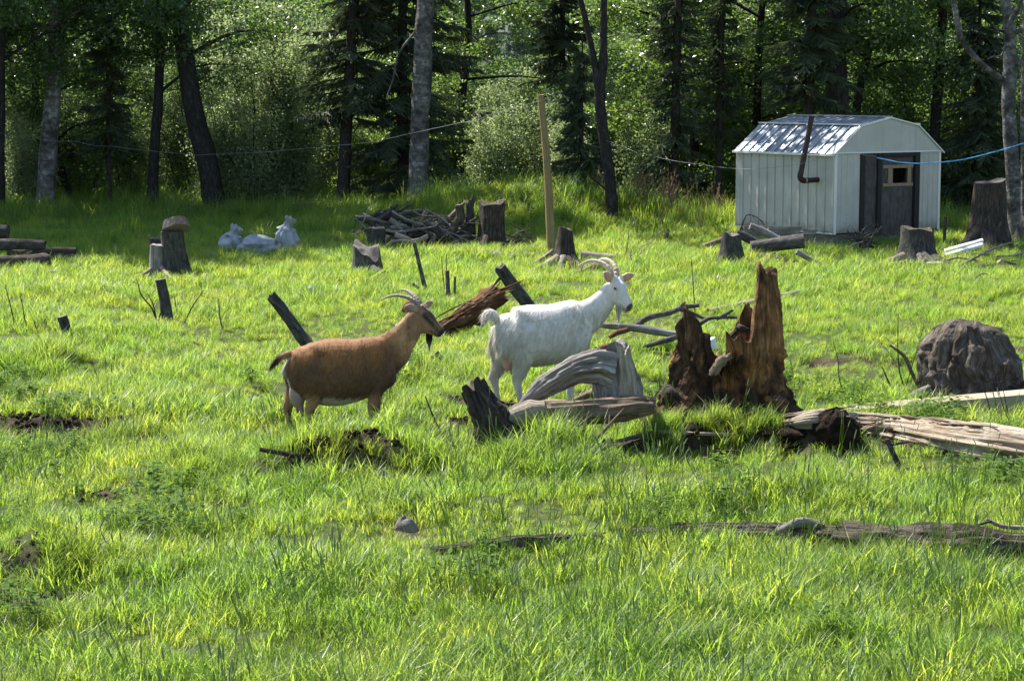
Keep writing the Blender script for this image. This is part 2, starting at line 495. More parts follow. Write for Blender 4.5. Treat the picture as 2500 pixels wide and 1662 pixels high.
MAT['leaf_pale'] = leafy('willow_leaves', (0.20, 0.25, 0.135), (0.38, 0.48, 0.17), 0.46, 0.4, 0.5, True, None, 0.3)
MAT['needle'] = leafy('spruce_needles', (0.085, 0.112, 0.062), (0.11, 0.15, 0.055), 0.25, 0.5, 0.25, True, None, 0.35)
MAT['far'] = leafy('hazed_far_foliage', (0.26, 0.31, 0.26), (0.25, 0.30, 0.23), 0.3, 0.7, 0.2, False, None, 0.25)  # paled so the leaf colour carries the haze of distance
# ------------------------------------------------------------------ ground
BANKS = [  # photo x from, to, y of the foot, height, how far it falls off behind, width of the face
    (-200, 400, 1085, 0.13, 1.3, 0.16), (600, 1120, 1178, 0.25, 0.9, 0.20), (1480, 2180, 1120, 0.24, 0.8, 0.30),
    (-200, 300, 1440, 0.12, 0.9, 0.25), (1900, 2120, 1215, 0.08, 0.6, 0.2), (300, 560, 1210, 0.07, 0.6, 0.15)]
MOUNDS = [(1340, 1120, 0.22, 0.42), (110, 900, 0.14, 0.5), (1230, 545, 0.55, 2.6), (1330, 560, 0.35, 2.0), (1900, 640, 0.12, 1.3),
          (2350, 930, 0.12, 0.8), (1010, 1115, 0.16, 0.3), (1640, 1050, 0.14, 0.25), (1750, 1055, 0.14, 0.22), (1865, 1060, 0.14, 0.25), (480, 1160, 0.12, 0.5), (230, 1080, 0.12, 0.4), (110, 1400, 0.14, 0.3), (1980, 1220, 0.10, 0.4), (420, 1010, 0.10, 0.45), (1500, 930, 0.08, 0.3)]
_bk = []
for a, b, y, h, back, w in BANKS:
    p, q = flat(a, y), flat(b, y)
    _bk.append((p[0], q[0], p[1], h, back, w))
_md = [(flat(x, y)[0], flat(x, y)[1], h, r) for x, y, h, r in MOUNDS]

def gz(x, y):
    x, y = np.asarray(x, float), np.asarray(y, float)
    z = 0.05 * fbm(x * 0.35, y * 0.35, 0.3, 3) + (0.025 + 0.035 * sstep(30, 20, y)) * fbm(x * 1.5, y * 1.5, 2.2, 3)
    for x0, x1, y0, h, back, w in _bk:
        win = sstep(x0, x0 + 0.5, x) * (1 - sstep(x1 - 0.5, x1, x))
        yl = y0 + 0.16 * fbm(x * 1.6 + y0, 0.5, 1.1, 3)
        z = z + h * win * sstep(0, w, y - yl) * np.exp(-np.maximum(0, y - yl - w) / back)
    for mx, my, h, r in _md:
        z = z + h * np.exp(-((x - mx) ** 2 + (y - my) ** 2) / (r * r))
    z = z + 75 * sstep(130, 620, y) + 3.0 * fbm(x * 0.01, y * 0.01, 0.7, 3) * sstep(110, 300, y)
    return z

def G(px, py, lift=0.0):              # where the sight line through a photo pixel meets the ground
    d = ray(px, py)
    t = np.linspace(8, 90, 1600)
    P = np.array([0, 0, CAM_H])[None] + d[None] * t[:, None]
    f = P[:, 2] - gz(P[:, 0], P[:, 1]) - lift
    k = int(np.argmax(f < 0)) if (f < 0).any() else len(t) - 1
    k = max(k, 1)
    u = f[k - 1] / (f[k - 1] - f[k] + 1e-9)
    p = P[k - 1] * (1 - u) + P[k] * u
    return np.array([p[0], p[1], float(gz(p[0], p[1]))])

BARE = [(400, 1085, 1.0, 0.22), (560, 1082, 0.7, 0.16), (1110, 1045, 0.55, 0.3), (1950, 1035, 0.55, 0.25), (2480, 850, 0.7, 0.35), (2080, 880, 0.8, 0.2),
        (1580, 1050, 0.45, 0.2), (230, 1215, 0.3, 0.16), (1460, 1095, 0.4, 0.2), (2420, 985, 0.8, 0.5), (2250, 1100, 0.9, 0.22), (60, 1475, 0.45, 0.16),
        (1200, 1000, 0.5, 0.4), (2350, 1165, 0.6, 0.2), (740, 1176, 0.36, 0.13), (965, 1180, 0.34, 0.12), (1700, 1095, 0.3, 0.18), (1830, 1100, 0.25, 0.2), (120, 1075, 0.8, 0.22), (1100, 600, 2.2, 1.2)]
_br = [(flat(x, y)[0], flat(x, y)[1], a, b) for x, y, a, b in BARE]

def dirt(x, y):
    x, y = np.asarray(x, float), np.asarray(y, float)
    m = np.zeros(np.broadcast(x, y).shape)
    nz = fbm(x * 2.3, y * 2.3, 4.4, 4)
    for x0, x1, y0, h, back, w in _bk:
        win = sstep(x0 + 0.25, x0 + 0.7, x) * (1 - sstep(x1 - 0.7, x1 - 0.25, x))
        yl = y0 + 0.16 * fbm(x * 1.6 + y0, 0.5, 1.1, 3)
        d = y - yl
        m = np.maximum(m, win * sstep(-0.22, -0.04, d) * (1 - sstep(w * 0.9, w + 0.14, d)) * sstep(-0.8, 0.0, nz) * (h > 0.075))
    for bx, by, ra, rb in _br:
        e = ((x - bx) / ra) ** 2 + ((y - by) / rb) ** 2
        m = np.maximum(m, (1 - sstep(0.4, 1.2, e + 0.55 * nz)))
    return m

def build_ground():
    ys = np.concatenate([np.linspace(-25, 6, 10), np.arange(6.5, 24, 0.07), np.arange(24, 60, 0.3), 60 * 1.09 ** np.arange(0, 32)])
    s = np.concatenate([[-6, -4, -2.5, -1.6, -1.2], np.linspace(-1, 1, 230), [1.2, 1.6, 2.5, 4, 6]])
    hw = np.where(ys < 5, 12.0, 1.2 + 0.30 * np.maximum(ys, 5)) + np.maximum(0, ys - 60) * 0.15
    X = s[None] * hw[:, None]
    Y = np.repeat(ys[:, None], len(s), 1)
    Z = gz(X, Y)
    dm = dirt(X, Y) * (Y < 60)
    Z = Z + dm * (0.04 * fbm(X * 8, Y * 8, 1.0, 4))
    n, k = X.shape
    i = np.arange(n - 1)[:, None] * k + np.arange(k - 1)[None]
    Q = np.stack([i, i + 1, i + k + 1, i + k], -1).reshape(-1, 4)
    mb = MB().add(np.stack([X, Y, Z], -1).reshape(-1, 3), Q, uv=np.stack([X, Y], -1).reshape(-1, 2), col=np.repeat(dm.reshape(-1, 1), 3, 1))
    m, nt, out = newmat('meadow_soil')
    b = N(nt, 'BsdfPrincipled')
    pos = N(nt, 'NewGeometry').outputs['Position']
    at = N(nt, 'Attribute'); at.attribute_name = 'coat'
    n1 = noise(nt, pos, 14, 6, 0.7)
    n2 = noise(nt, pos, 1.3, 4, 0.6)
    soil = ramp(nt, [(0.3, (0.014, 0.009, 0.006)), (0.52, (0.042, 0.028, 0.018)), (0.75, (0.12, 0.088, 0.058))], n1.outputs[0]).outputs[0]
    soil = mixc(nt, ramp(nt, [(0.5, 0.0), (0.7, 0.5)], n2.outputs[0]).outputs[0], soil, (0.15, 0.12, 0.08))
    turf = ramp(nt, [(0.3, (0.03, 0.042, 0.012)), (0.7, (0.085, 0.105, 0.03))], n1.outputs[0]).outputs[0]
    nt.links.new(mixc(nt, at.outputs['Fac'], turf, soil), b.inputs['Base Color'])
    b.inputs['Roughness'].default_value = 0.95
    b.inputs['Specular IOR Level'].default_value = 0.15
    bp = N(nt, 'Bump'); bp.inputs['Strength'].default_value = 0.9; bp.inputs['Distance'].default_value = 0.03
    nt.links.new(n1.outputs[0], bp.inputs['Height']); nt.links.new(bp.outputs[0], b.inputs['Normal'])
    nt.links.new(b.outputs[0], out.inputs[0])
    o = mb.build('ground', m, color=True)
    o['kind'] = 'structure'
    o['label'] = 'uneven meadow ground with bare soil banks rising to a far hillside'
    o['category'] = 'ground'
build_ground()

EXC = []                              # footprints where no grass grows: x0, y0, x1, y1, radius
def exc_line(P, r):
    for a, b in zip(P[:-1], P[1:]):
        EXC.append((a[0], a[1], b[0], b[1], r))
# ------------------------------------------------------------------ metal garden shed
def build_shed():
    S0 = G(2034, 611)
    ang = math.radians(35)
    ew, el = np.array([math.cos(ang), math.sin(ang), 0]), np.array([-math.sin(ang), math.cos(ang), 0])
    up = np.array([0, 0, 1.0])
    M = lambda p: S0 + ew * (p[0] * 1.172) + el * p[1] + up * p[2]
    Wd, L, Z0, Z1, ZB, ZR, IN = 2.21, 2.56, 0.27, 1.67, 2.13, 2.27, 0.50
    t = thing('garden_shed', 'white metal shed with barn-shaped roof and brown door', 'shed', S0)

    def panel(name, O, u, v, n, w, h, mat, rib=0.02, rw=0.03, parent=t):
        """ribbed sheet: O corner, u across (width w), v up (height h), n outward"""
        O, u, v, n = [np.asarray(q, float) for q in (O, u, v, n)]
        prof = [(0, 0), (w - rw, 0), (w - rw * 0.75, rib), (w - rw * 0.25, rib), (w - 0.0015, 0)]
        back = -0.006
        V = []
        for (a, d) in prof:
            V += [O + u * a + n * d, O + u * a + n * d + v * h]
        for (a, d) in prof:
            V += [O + u * a + n * (d + back), O + u * a + n * (d + back) + v * h]
        m = len(prof)
        Q = []
        for i in range(m - 1):
            Q.append([2 * i, 2 * i + 2, 2 * i + 3, 2 * i + 1])
            Q.append([2 * m + 2 * i, 2 * m + 2 * i + 1, 2 * m + 2 * i + 3, 2 * m + 2 * i + 2])
            Q.append([2 * i, 2 * m + 2 * i, 2 * m + 2 * i + 2, 2 * i + 2])
            Q.append([2 * i + 1, 2 * i + 3, 2 * m + 2 * i + 3, 2 * m + 2 * i + 1])
        Q.append([0, 1, 2 * m + 1, 2 * m])
        Q.append([2 * m - 2, 4 * m - 2, 4 * m - 1, 2 * m - 1])
        V = np.array([M(p) for p in V])
        return MB().add(V, Q, uv=V[:, [0, 2]]).build(name, mat, parent, smooth=False)

    fnd = MB().box((0.05, 0.05, -0.15), (Wd - 0.05, L - 0.05, Z0 - 0.004), M).build('foundation', MAT['block'], t, smooth=False)
    MB().box((0.0, 0.0, Z0), (0.05, L, Z0 + 0.05), M).build('base_rail', MAT['trim'], t, smooth=False)
    # side walls
    ns = 12
    for i in range(ns):
        w = L / ns
        panel('wall_panel', (0, L - i * w, Z0 + 0.02), (0, -1, 0), (0, 0, 1), (-1, 0, 0), w, Z1 - Z0 - 0.02, MAT['siding'])
        panel('wall_panel', (Wd, i * w, Z0 + 0.02), (0, 1, 0), (0, 0, 1), (1, 0, 0), w, Z1 - Z0 - 0.02, MAT['siding'])
    # back wall
    for i in range(9):
        w = Wd / 9
        panel('wall_panel', (Wd - i * w, L, Z0 + 0.02), (-1, 0, 0), (0, 0, 1), (0, 1, 0), w, Z1 - Z0 - 0.02, MAT['siding'])
    # front panels beside the doorway
    for a0, a1, k in ((0.03, 0.51, 4), (1.76, Wd - 0.03, 4)):
        w = (a1 - a0) / k
        for i in range(k):
            panel('front_panel', (a0 + i * w, 0, Z0 + 0.02), (1, 0, 0), (0, 0, 1), (0, -1, 0), w, Z1 - Z0 - 0.02, MAT['siding'], 0.010, 0.022)
    for a in (0.0, Wd - 0.035):
        MB().box((a - 0.004, -0.018, Z0), (a + 0.039, 0.02, Z1), M).build('corner_post', MAT['trim'], t, smooth=False)
    # gables
    for b, s in ((-0.012, -1), (L + 0.012, 1)):
        pts = [(-0.02, Z1), (Wd + 0.02, Z1), (Wd - IN, ZB - 0.012), (Wd / 2, ZR - 0.012), (IN, ZB - 0.012)]
        V = [M((a, b, z)) for a, z in pts] + [M((a, b - s * 0.02, z)) for a, z in pts]
        mb = MB().add(V, [[0, 1, 2, 4], [5, 9, 7, 6], [0, 5, 6, 1], [1, 6, 7, 2], [2, 7, 8, 3], [3, 8, 9, 4], [4, 9, 5, 0]], [[2, 3, 4], [7, 9, 8]], uv=np.array(V)[:, [0, 2]])
        g = mb.build('gable', MAT['siding'], t, smooth=False)
        if s < 0:
            MB().box((-0.02, -0.03, Z1 - 0.012), (Wd + 0.02, -0.0125, Z1 + 0.012), M).build('gable_seam', MAT['trim'], g, smooth=False)
    # roof slopes, each sheet a part
    ov = 0.03
    for side in (0, 1):
        f = (lambda a: a) if side == 0 else (lambda a: Wd - a)
        sx = 1 if side == 0 else -1
        for (a0, z0, a1, z1) in ((-0.05, Z1 - 0.03, IN, ZB), (IN, ZB + 0.004, Wd / 2, ZR)):
            ln = math.hypot(a1 - a0, z1 - z0)
            v = np.array([sx * (a1 - a0) / ln, 0, (z1 - z0) / ln])
            n = np.array([-sx * (z1 - z0) / ln, 0, (a1 - a0) / ln])
            w = (L + 2 * ov) / ns
            for i in range(ns):
                if side == 0:
                    panel('roof_sheet', (f(a0), L + ov - i * w, z0), (0, -1, 0), v, n, w, ln, MAT['roof'], 0.022, 0.032)
                else:
                    panel('roof_sheet', (f(a0), -ov + i * w, z0), (0, 1, 0), v, n, w, ln, MAT['roof'], 0.022, 0.032)
        MB().box((f(IN) - 0.025, -ov - 0.01, ZB + 0.012), (f(IN) + 0.025, L + ov + 0.01, ZB + 0.034), M).build('roof_break_trim', MAT['trim'], t, smooth=False)
        # rake edges at the front
        for (a0, z0, a1, z1) in ((-0.06, Z1 - 0.035, IN, ZB), (IN, ZB, Wd / 2, ZR)):
            mb = MB()
            V = [M((f(a), b, z + d)) for a, z in ((a0, z0), (a1, z1)) for b in (-ov - 0.012, -ov + 0.004) for d in (-0.012, 0.014)]
            mb.add(V, [[0, 1, 5, 4], [2, 6, 7, 3], [0, 4, 6, 2], [1, 3, 7, 5], [0, 2, 3, 1], [4, 5, 7, 6]])
            mb.build('rake_trim', MAT['trim'], t, smooth=False)
    MB().box((Wd / 2 - 0.04, -ov, ZR + 0.006), (Wd / 2 + 0.04, L + ov, ZR + 0.03), M).build('ridge_cap', MAT['roof'], t, smooth=False)
    MB().box((-0.065, -ov - 0.012, Z1 - 0.05), (-0.045, L + ov, Z1 - 0.012), M).build('eave_trim', MAT['trim'], t, smooth=False)
    # doorway
    fr = [('door_jamb', (0.515, -0.03, Z0 - 0.05), (0.60, 0.06, Z1 - 0.013)), ('door_jamb', (0.885, -0.01, Z0 - 0.05), (0.965, 0.075, Z1 - 0.013)),
          ('door_jamb', (1.655, -0.03, Z0 - 0.05), (1.755, 0.06, Z1 - 0.013)), ('door_header', (0.965, -0.02, Z1 - 0.085), (1.655, 0.06, Z1 - 0.013))]
    for nm, lo, hi in fr:
        MB().box(lo, hi, M).build(nm, MAT['frame_dark'], t, smooth=False)
    MB().box((0.60, 0.03, Z0 - 0.05), (0.885, 0.05, Z1 - 0.013), M).build('side_board', MAT['door'], t, smooth=False)
    MB().box((0.55, 0.40, Z0), (1.72, 0.42, Z1 - 0.02), M).build('interior_shade_sheet', MAT['dark'], t, smooth=False)  # added black sheet in place of the darkness inside
    # door leaf with a square window hole: four boards around the opening
    d0, d1, zb, zt = 0.975, 1.645, Z0 - 0.06, Z1 - 0.095
    wa0, wa1, wz0, wz1 = 1.205, 1.52, 1.12, 1.38
    door = MB()
    door.box((d0, 0.02, zb), (d1, 0.05, wz0), M).box((d0, 0.02, wz1), (d1, 0.05, zt), M)
    door.box((d0, 0.02, wz0), (wa0, 0.05, wz1), M).box((wa1, 0.02, wz0), (d1, 0.05, wz1), M)
    dl = door.build('door', MAT['door'], t, smooth=False)
    for lo, hi in (((d0 + 0.02, 0.0, wz0 - 0.055), (d1 - 0.01, 0.019, wz0 - 0.002)), ((d0 + 0.02, 0.0, wz1 + 0.004), (d1 - 0.01, 0.019, wz1 + 0.06)),
                   ((wa0 - 0.095, 0.002, wz0), (wa0 - 0.002, 0.018, wz1 + 0.002)), ((wa1 + 0.002, 0.002, wz0), (wa1 + 0.075, 0.018, wz1 + 0.002))):
        MB().box(lo, hi, M).build('window_batten', MAT['lumber'], dl, smooth=False).matrix_parent_inverse = Matrix()
    for c in dl.children:                       # sub-parts share the shed's origin
        c.data.transform(Matrix.Translation((-S0[0], -S0[1], -S0[2])))
    for c in [c for o in t.children if o.name.startswith('gable') for c in o.children]:
        c.data.transform(Matrix.Translation((-S0[0], -S0[1], -S0[2])))
    # stovepipe
    e = np.array([-0.34, 0.50, 1.19])
    p = MB(); tube(p, [M((0.02, 0.41, 1.205)), M((-0.21, 0.41, 1.195))], [0.046, 0.046], 14, 4)
    pipe = p.build('stovepipe', MAT['rust'], t)
    p = MB(); tube(p, [M((-0.21, 0.41, 1.195)), M((-0.30, 0.41, 1.20)), M((-0.355, 0.41, 1.25)), M((-0.35, 0.405, 1.34))], [0.05, 0.052, 0.052, 0.05], 14, 12)
    p.build('stovepipe_elbow', MAT['rust'], t)
    p = MB(); tube(p, [M((-0.35, 0.405, 1.32)), M((-0.17, 0.38, 2.30))], [0.046, 0.046], 14, 6, jag=0.0)
    p.build('stovepipe', MAT['rust'], t)
    p = MB(); tube(p, [M((-0.25, 0.41, 1.197)), M((-0.27, 0.41, 1.197))], [0.0545, 0.0545], 14, 3)
    p.build('pipe_collar', MAT['zinc'], t)
    p = MB(); tube(p, [M((-0.03, 0.33, 1.665)), M((-0.33, 0.38, 1.655)), M((-0.20, 0.44, 1.66)), M((-0.04, 0.47, 1.665))], [0.008] * 2, 5, 14)
    p.build('pipe_bracket', MAT['zinc'], t)
    c = S0 + ew * Wd / 2 + el * L / 2
    EXC.append((*(S0 + ew * 0.5 + el * 0.6)[:2], *(S0 + ew * 0.5 + el * (L - 0.6))[:2], 0.62))
    EXC.append((*(S0 + ew * 1.95 + el * 0.6)[:2], *(S0 + ew * 1.95 + el * (L - 0.6))[:2], 0.62))
    return S0, ew, el
SHED = build_shed()
# ------------------------------------------------------------------ trees and bushes
def rand_dir(rng, n):
    v = rng.normal(0, 1, (n, 3))
    return v / np.linalg.norm(v, axis=1)[:, None]

def leaf_quads(rng, C, size, droop=0.35):
    """one folded diamond leaf at each centre"""
    n = len(C)
    d = rand_dir(rng, n); d[:, 2] -= droop
    d /= np.linalg.norm(d, axis=1)[:, None]
    e = np.cross(d, rand_dir(rng, n)); e /= np.linalg.norm(e, axis=1)[:, None] + 1e-9
    s = (size * rng.uniform(0.65, 1.3, n))[:, None]
    nn = np.cross(d, e) * s * 0.12
    V = np.stack([C - d * s * 0.5, C - e * s * 0.40 + nn, C + d * s * 0.55, C + e * s * 0.40 + nn], 1).reshape(-1, 3)
    return V, np.arange(n * 4).reshape(-1, 4)

def tree_parts(seed, H, z0, reach, trunk_pts, trunk_r, leaves, leaf, cl=0.42, low_n=26, hi=0.20):
    """deciduous tree grown from the origin: returns (wood MB, foliage MB). Leaves hang in clumps on limbs."""
    rng = np.random.default_rng(seed)
    wood_mb, fol = MB(), MB()
    tp = np.asarray(trunk_pts, float)
    tube(wood_mb, tp, trunk_r, 11, 40, rough=0.10, fr=2.5, seed=seed)
    TC = catmull(tp, 60)
    clumps = []
    for i in range(low_n):
        f = (i + rng.uniform(0, 1)) / low_n
        z = z0 + (H - z0) * f ** 1.15
        k = int(np.clip(np.searchsorted(TC[:, 2], z), 0, 59))
        p = TC[k]
        a = i * 2.4 + rng.uniform(-.5, .5)
        ln = reach * (0.55 + 0.6 * math.sin(math.pi * min(1, 0.18 + 0.8 * f))) * rng.uniform(0.7, 1.2)
        up = rng.uniform(-0.1, 0.5)
        q1 = p + ln * 0.5 * np.array([math.cos(a), math.sin(a), up + 0.15])
        q2 = p + ln * np.array([math.cos(a + .2), math.sin(a + .2), up * 0.7])
        r = 0.055 * (1 - 0.6 * f) * ln / reach
        tube(wood_mb, [p, q1, q2], [r, r * 0.6, 0.008], 5, 7, cap=False)
        for j in range(7):
            u = 0.28 + 0.8 * j / 7
            c = p + (q2 - p) * u + rng.normal(0, 0.3, 3) * [1, 1, 0.7]
            clumps.append((c, cl * rng.uniform(0.6, 1.35)))
            if j % 2 == 0:
                tube(wood_mb, [p + (q2 - p) * max(0.1, u - 0.2), c], [0.012, 0.005], 4, 3, cap=False)
    C, S = [], []
    w = np.array([c[1] ** 2 for c in clumps]); w = w / w.sum()
    for (c, s), k in zip(clumps, rng.multinomial(leaves, w)):
        high = c[2] > 6.5
        k = int(k * (hi if high else 1.0))
        pts = c + rand_dir(rng, k) * (s * rng.uniform(0.15, 1, k) ** 0.6)[:, None] * [1.15, 1.15, 0.8]
        C.append(pts); S.append(np.full(k, leaf * (1.75 if high else 1.0)))
    C, S = np.concatenate(C), np.concatenate(S)
    V, Q = leaf_quads(rng, C, S)
    fol.add(V, Q)
    return wood_mb, fol

def bush_parts(seed, H, R, leaves, leaf, stems=7):
    rng = np.random.default_rng(seed)
    wood_mb, fol = MB(), MB()
    C = []
    for i in range(stems):
        a = rng.uniform(0, 6.28); r = R * rng.uniform(0.15, 0.85); h = H * rng.uniform(0.6, 1.0)
        top = np.array([r * math.cos(a), r * math.sin(a), h])
        mid = top * [0.45, 0.45, 0.5]
        b0 = np.array([0.12 * math.cos(a), 0.12 * math.sin(a), -0.1])
        tube(wood_mb, [b0, mid, top], [0.028, 0.018, 0.006], 5, 8, cap=False)
        P = catmull([b0, mid, top], 40)
        for k in range(int(h * 9)):
            u = rng.uniform(0.12, 1.0)
            p = P[min(39, int(u * 39))]
            tw = rand_dir(rng, 1)[0] * [1, 1, 0.6] * R * 0.45 * (1.2 - 0.8 * u) * rng.uniform(0.4, 1.3)
            tube(wood_mb, [p, p + tw], [0.007, 0.003], 3, 2, cap=False)
            m = int(leaves / (stems * H * 0.8 * 9))
            t = rng.uniform(0.2, 1.1, m)[:, None]
            C.append(p + tw * t + rng.normal(0, 0.13, (m, 3)))
    V, Q = leaf_quads(rng, np.concatenate(C), leaf)
    fol.add(V, Q)
    return wood_mb, fol

def spruce_parts(seed, H, R, z0=0.3, r0=0.12, lean=(0, 0), dens=1.0):
    rng = np.random.default_rng(seed)
    wood_mb, fol = MB(), MB()
    L = np.array([lean[0], lean[1], 0.0])
    tube(wood_mb, [(0, 0, -0.2), np.array([0, 0, H * 0.5]) + L * 0.5, np.array([0, 0, H]) + L], [r0, r0 * 0.6, 0.015], 9, 24, rough=0.08, seed=seed)
    Vs = []
    z = z0
    while z < H - 0.3:
        f = z / H
        vis = z < 6.2
        nb = 6 if vis else 5
        for i in range(nb):
            a = rng.uniform(0, 6.28)
            ln = R * (1 - f) ** 0.75 * rng.uniform(0.55, 1.15)
            zz = z + rng.uniform(-0.14, 0.14)
            p = np.array([0, 0, zz]) + L * f
            d = np.array([math.cos(a), math.sin(a), 0])
            q1 = p + d * ln * 0.5 + [0, 0, -0.10 * ln]
            q2 = p + d * ln + [0, 0, -rng.uniform(0.12, 0.5) * ln + 0.1]
            tube(wood_mb, [p, q1, q2], [0.02, 0.012, 0.004], 3, 4, cap=False)
            P = catmull([p, q1, q2], 30)
            m = int((54 if vis else 20) * dens * (0.4 + ln / R))
            u = rng.uniform(0.12, 1.0, m)
            B = P[(u * 29).astype(int)]
            sd = np.where(rng.uniform(0, 1, m) < 0.5, 1, -1)
            side = np.array([-d[1], d[0], 0])
            tl = (0.30 if vis else 0.45) * (1.25 - 0.7 * u) * rng.uniform(0.5, 1.2, m) * min(1.3, 0.5 + ln)
            T = side[None] * (sd * rng.uniform(0.35, 1.0, m))[:, None] + d[None] * rng.uniform(0.3, 1.0, m)[:, None] + np.array([0, 0, -1.0])[None] * rng.uniform(0.15, 0.9, m)[:, None]
            T /= np.linalg.norm(T, axis=1)[:, None]
            e = np.cross(T, rand_dir(rng, m)); e /= np.linalg.norm(e, axis=1)[:, None]
            w = (0.021 if vis else 0.04) * rng.uniform(0.7, 1.3, m)
            for ee in ((e, np.cross(T, e)) if vis else (e,)):
                Vs.append(np.stack([B - ee * w[:, None], B + ee * w[:, None], B + T * tl[:, None] + ee * w[:, None] * .35, B + T * tl[:, None] - ee * w[:, None] * .35], 1).reshape(-1, 3))
        z += 0.27 if vis else 0.42
    V = np.concatenate(Vs)
    fol.add(V, np.arange(len(V)).reshape(-1, 4))
    return wood_mb, fol

def straight(lean=(0, 0), H=13, wob=0.1, seed=0):
    rng = np.random.default_rng(seed)
    P = [np.array([lean[0] * t, lean[1] * t, -0.25 + (H + 0.25) * t]) + (rng.normal(0, wob, 3) * [1, 1, 0] if 0 < t < 1 else 0) for t in np.linspace(0, 1, 6)]
    return P

TREE = {}
def tmpl(key, parts, bark, leafm, barkname='trunk', folname='crown'):
    w, f = parts
    TREE[key] = (w.data(barkname, MAT[bark]), f.data(folname, MAT[leafm], smooth=False), barkname, folname)

def plant(key, name, label, cat, px, py, D=None, group=None, rz=0.0, s=1.0, sz=None, at=None, sink=0.0):
    g = G(px, py) if D is None else W(px, 500, D)
    g = np.array([g[0], g[1], float(gz(g[0], g[1])) - sink])
    t = thing(name, label, cat, g, group, (0, 0, rz))
    t.scale = (s, s, sz or s)
    a, b, n1, n2 = TREE[key]
    link(bpy.data.objects.new(n1, a), t)
    link(bpy.data.objects.new(n2, b), t)
    return t

tmpl('pop1', tree_parts(1, 13.5, 2.3, 2.3, straight((0.3, 0.2), 14, 0.12, 1), [0.16, 0.13, 0.10, 0.05, 0.02], 30000, 0.09), 'poplar', 'leaf_dark')
tmpl('pop2', tree_parts(2, 13.0, 1.6, 2.5, straight((-0.5, 0.1), 13.5, 0.15, 2), [0.13, 0.11, 0.08, 0.04, 0.02], 30000, 0.088), 'poplar', 'leaf_mid')
tmpl('pop3', tree_parts(3, 12.0, 0.9, 2.1, straight((0.2, -0.3), 12.5, 0.12, 3), [0.11, 0.09, 0.07, 0.04, 0.02], 28000, 0.085), 'poplar', 'leaf_dark')
tmpl('bush1', bush_parts(11, 3.2, 1.5, 12500, 0.062), 'poplar', 'leaf_pale', 'stems', 'foliage')
tmpl('bush2', bush_parts(12, 2.4, 1.3, 15000, 0.058), 'poplar', 'leaf_mid', 'stems', 'foliage')
tmpl('bush3', bush_parts(13, 4.4, 1.7, 16000, 0.064, 9), 'poplar', 'leaf_pale', 'stems', 'foliage')
tmpl('spr1', spruce_parts(21, 12.5, 2.1, 0.5, 0.15), 'spruce_bark', 'needle')
tmpl('spr2', spruce_parts(22, 10.5, 1.5, 1.1, 0.10), 'spruce_bark', 'needle')
tmpl('spr3', spruce_parts(23, 11.0, 1.3, 0.9, 0.11, dens=0.7), 'spruce_bark', 'needle')

tmpl('tall', tree_parts(9, 18.0, 3.4, 2.8, straight((0.4, 0.0), 18.5, 0.15, 9), [0.22, 0.18, 0.14, 0.08, 0.03], 46000, 0.09, low_n=40, hi=0.5), 'poplar', 'leaf_dark')

# ---- trees that can be told apart: trunks follow the photograph, crowns hang above
def hero(name, label, cat, path, D, rad, bark, seed, leafm='leaf_dark', limbs=(), z0=3.2, reach=2.3, leaves=30000, top=16.0, group=None, low_n=22, leaf=0.085):
    """path: photo points from the foot up, at distance D; above the frame the trunk runs on"""
    foot = G(*path[0]) if D is None else W(path[0][0], path[0][1], D)
    D = foot[1]
    g = np.array([foot[0], foot[1], float(gz(foot[0], foot[1]))])
    P = [W(x, y, D) - g for x, y in path]
    P[0][2] = -0.2
    d = (P[-1] - P[-2]); d = d / np.linalg.norm(d); d[2] = max(d[2], 0.8)
    hgt = top - P[-1][2]
    P += [P[-1] + d * hgt * 0.4 * [0.6, 0.6, 1], P[-1] + d * hgt * [0.3, 0.3, 1]]
    w, f = tree_parts(seed, top - 0.5, z0, reach, P, list(rad) + [rad[-1] * 0.6, 0.02], leaves, leaf, low_n=low_n, hi=0.34)
    t = thing(name, label, cat, g, group)
    link(bpy.data.objects.new('trunk', w.data('trunk', MAT[bark])), t)
    link(bpy.data.objects.new('crown', f.data('crown', MAT[leafm], smooth=False)), t)
    for pts, rr in limbs:
        mb = MB()
        tube(mb, [W(x, y, D + dd) - g for x, y, dd in pts], rr, 7, 18, rough=0.12, seed=seed)
        link(bpy.data.objects.new('limb', mb.data('limb', MAT[bark])), t)
    return t

hero('birch_tree', 'big birch with thick blotchy pale trunk rising behind the brush pile', 'tree', [(1022, 520), (1022, 380), (1028, 230), (1036, 60), (1040, -40)], 43.5, [0.24, 0.205, 0.20, 0.19, 0.175], 'birch', 41, z0=6.0, leaves=9000, low_n=14,
     limbs=[([(1012, 80, -.1), (975, 130, -.5), (958, 200, -.6), (945, 240, -.6), (960, 262, -.5)], [0.03, 0.015, 0.008])])
hero('poplar_tree', 'dark poplar with thick trunk leaning left at the meadow edge', 'tree', [(528, 515), (508, 410), (480, 300), (462, 200), (440, 60), (430, -60)], 45.5, [0.27, 0.235, 0.22, 0.20, 0.18], 'poplar', 42, z0=3.2, leaves=28000, top=17.0, low_n=26)
hero('birch_tree', 'upright birch with sunlit left edge at the left forest edge', 'tree', [(112, 535), (114, 430), (122, 320), (132, 200), (135, 60)], 45.0, [0.22, 0.20, 0.185, 0.17, 0.15], 'birch', 43, z0=3.6, leaves=24000)
hero('poplar_tree', 'slender dark poplar between the leaning poplar and the left birch', 'tree', [(374, 520), (374, 430), (380, 330), (388, 220), (390, 60)], 46.0, [0.135, 0.12, 0.11, 0.10], 'poplar', 44, z0=2.6, leaves=22000)
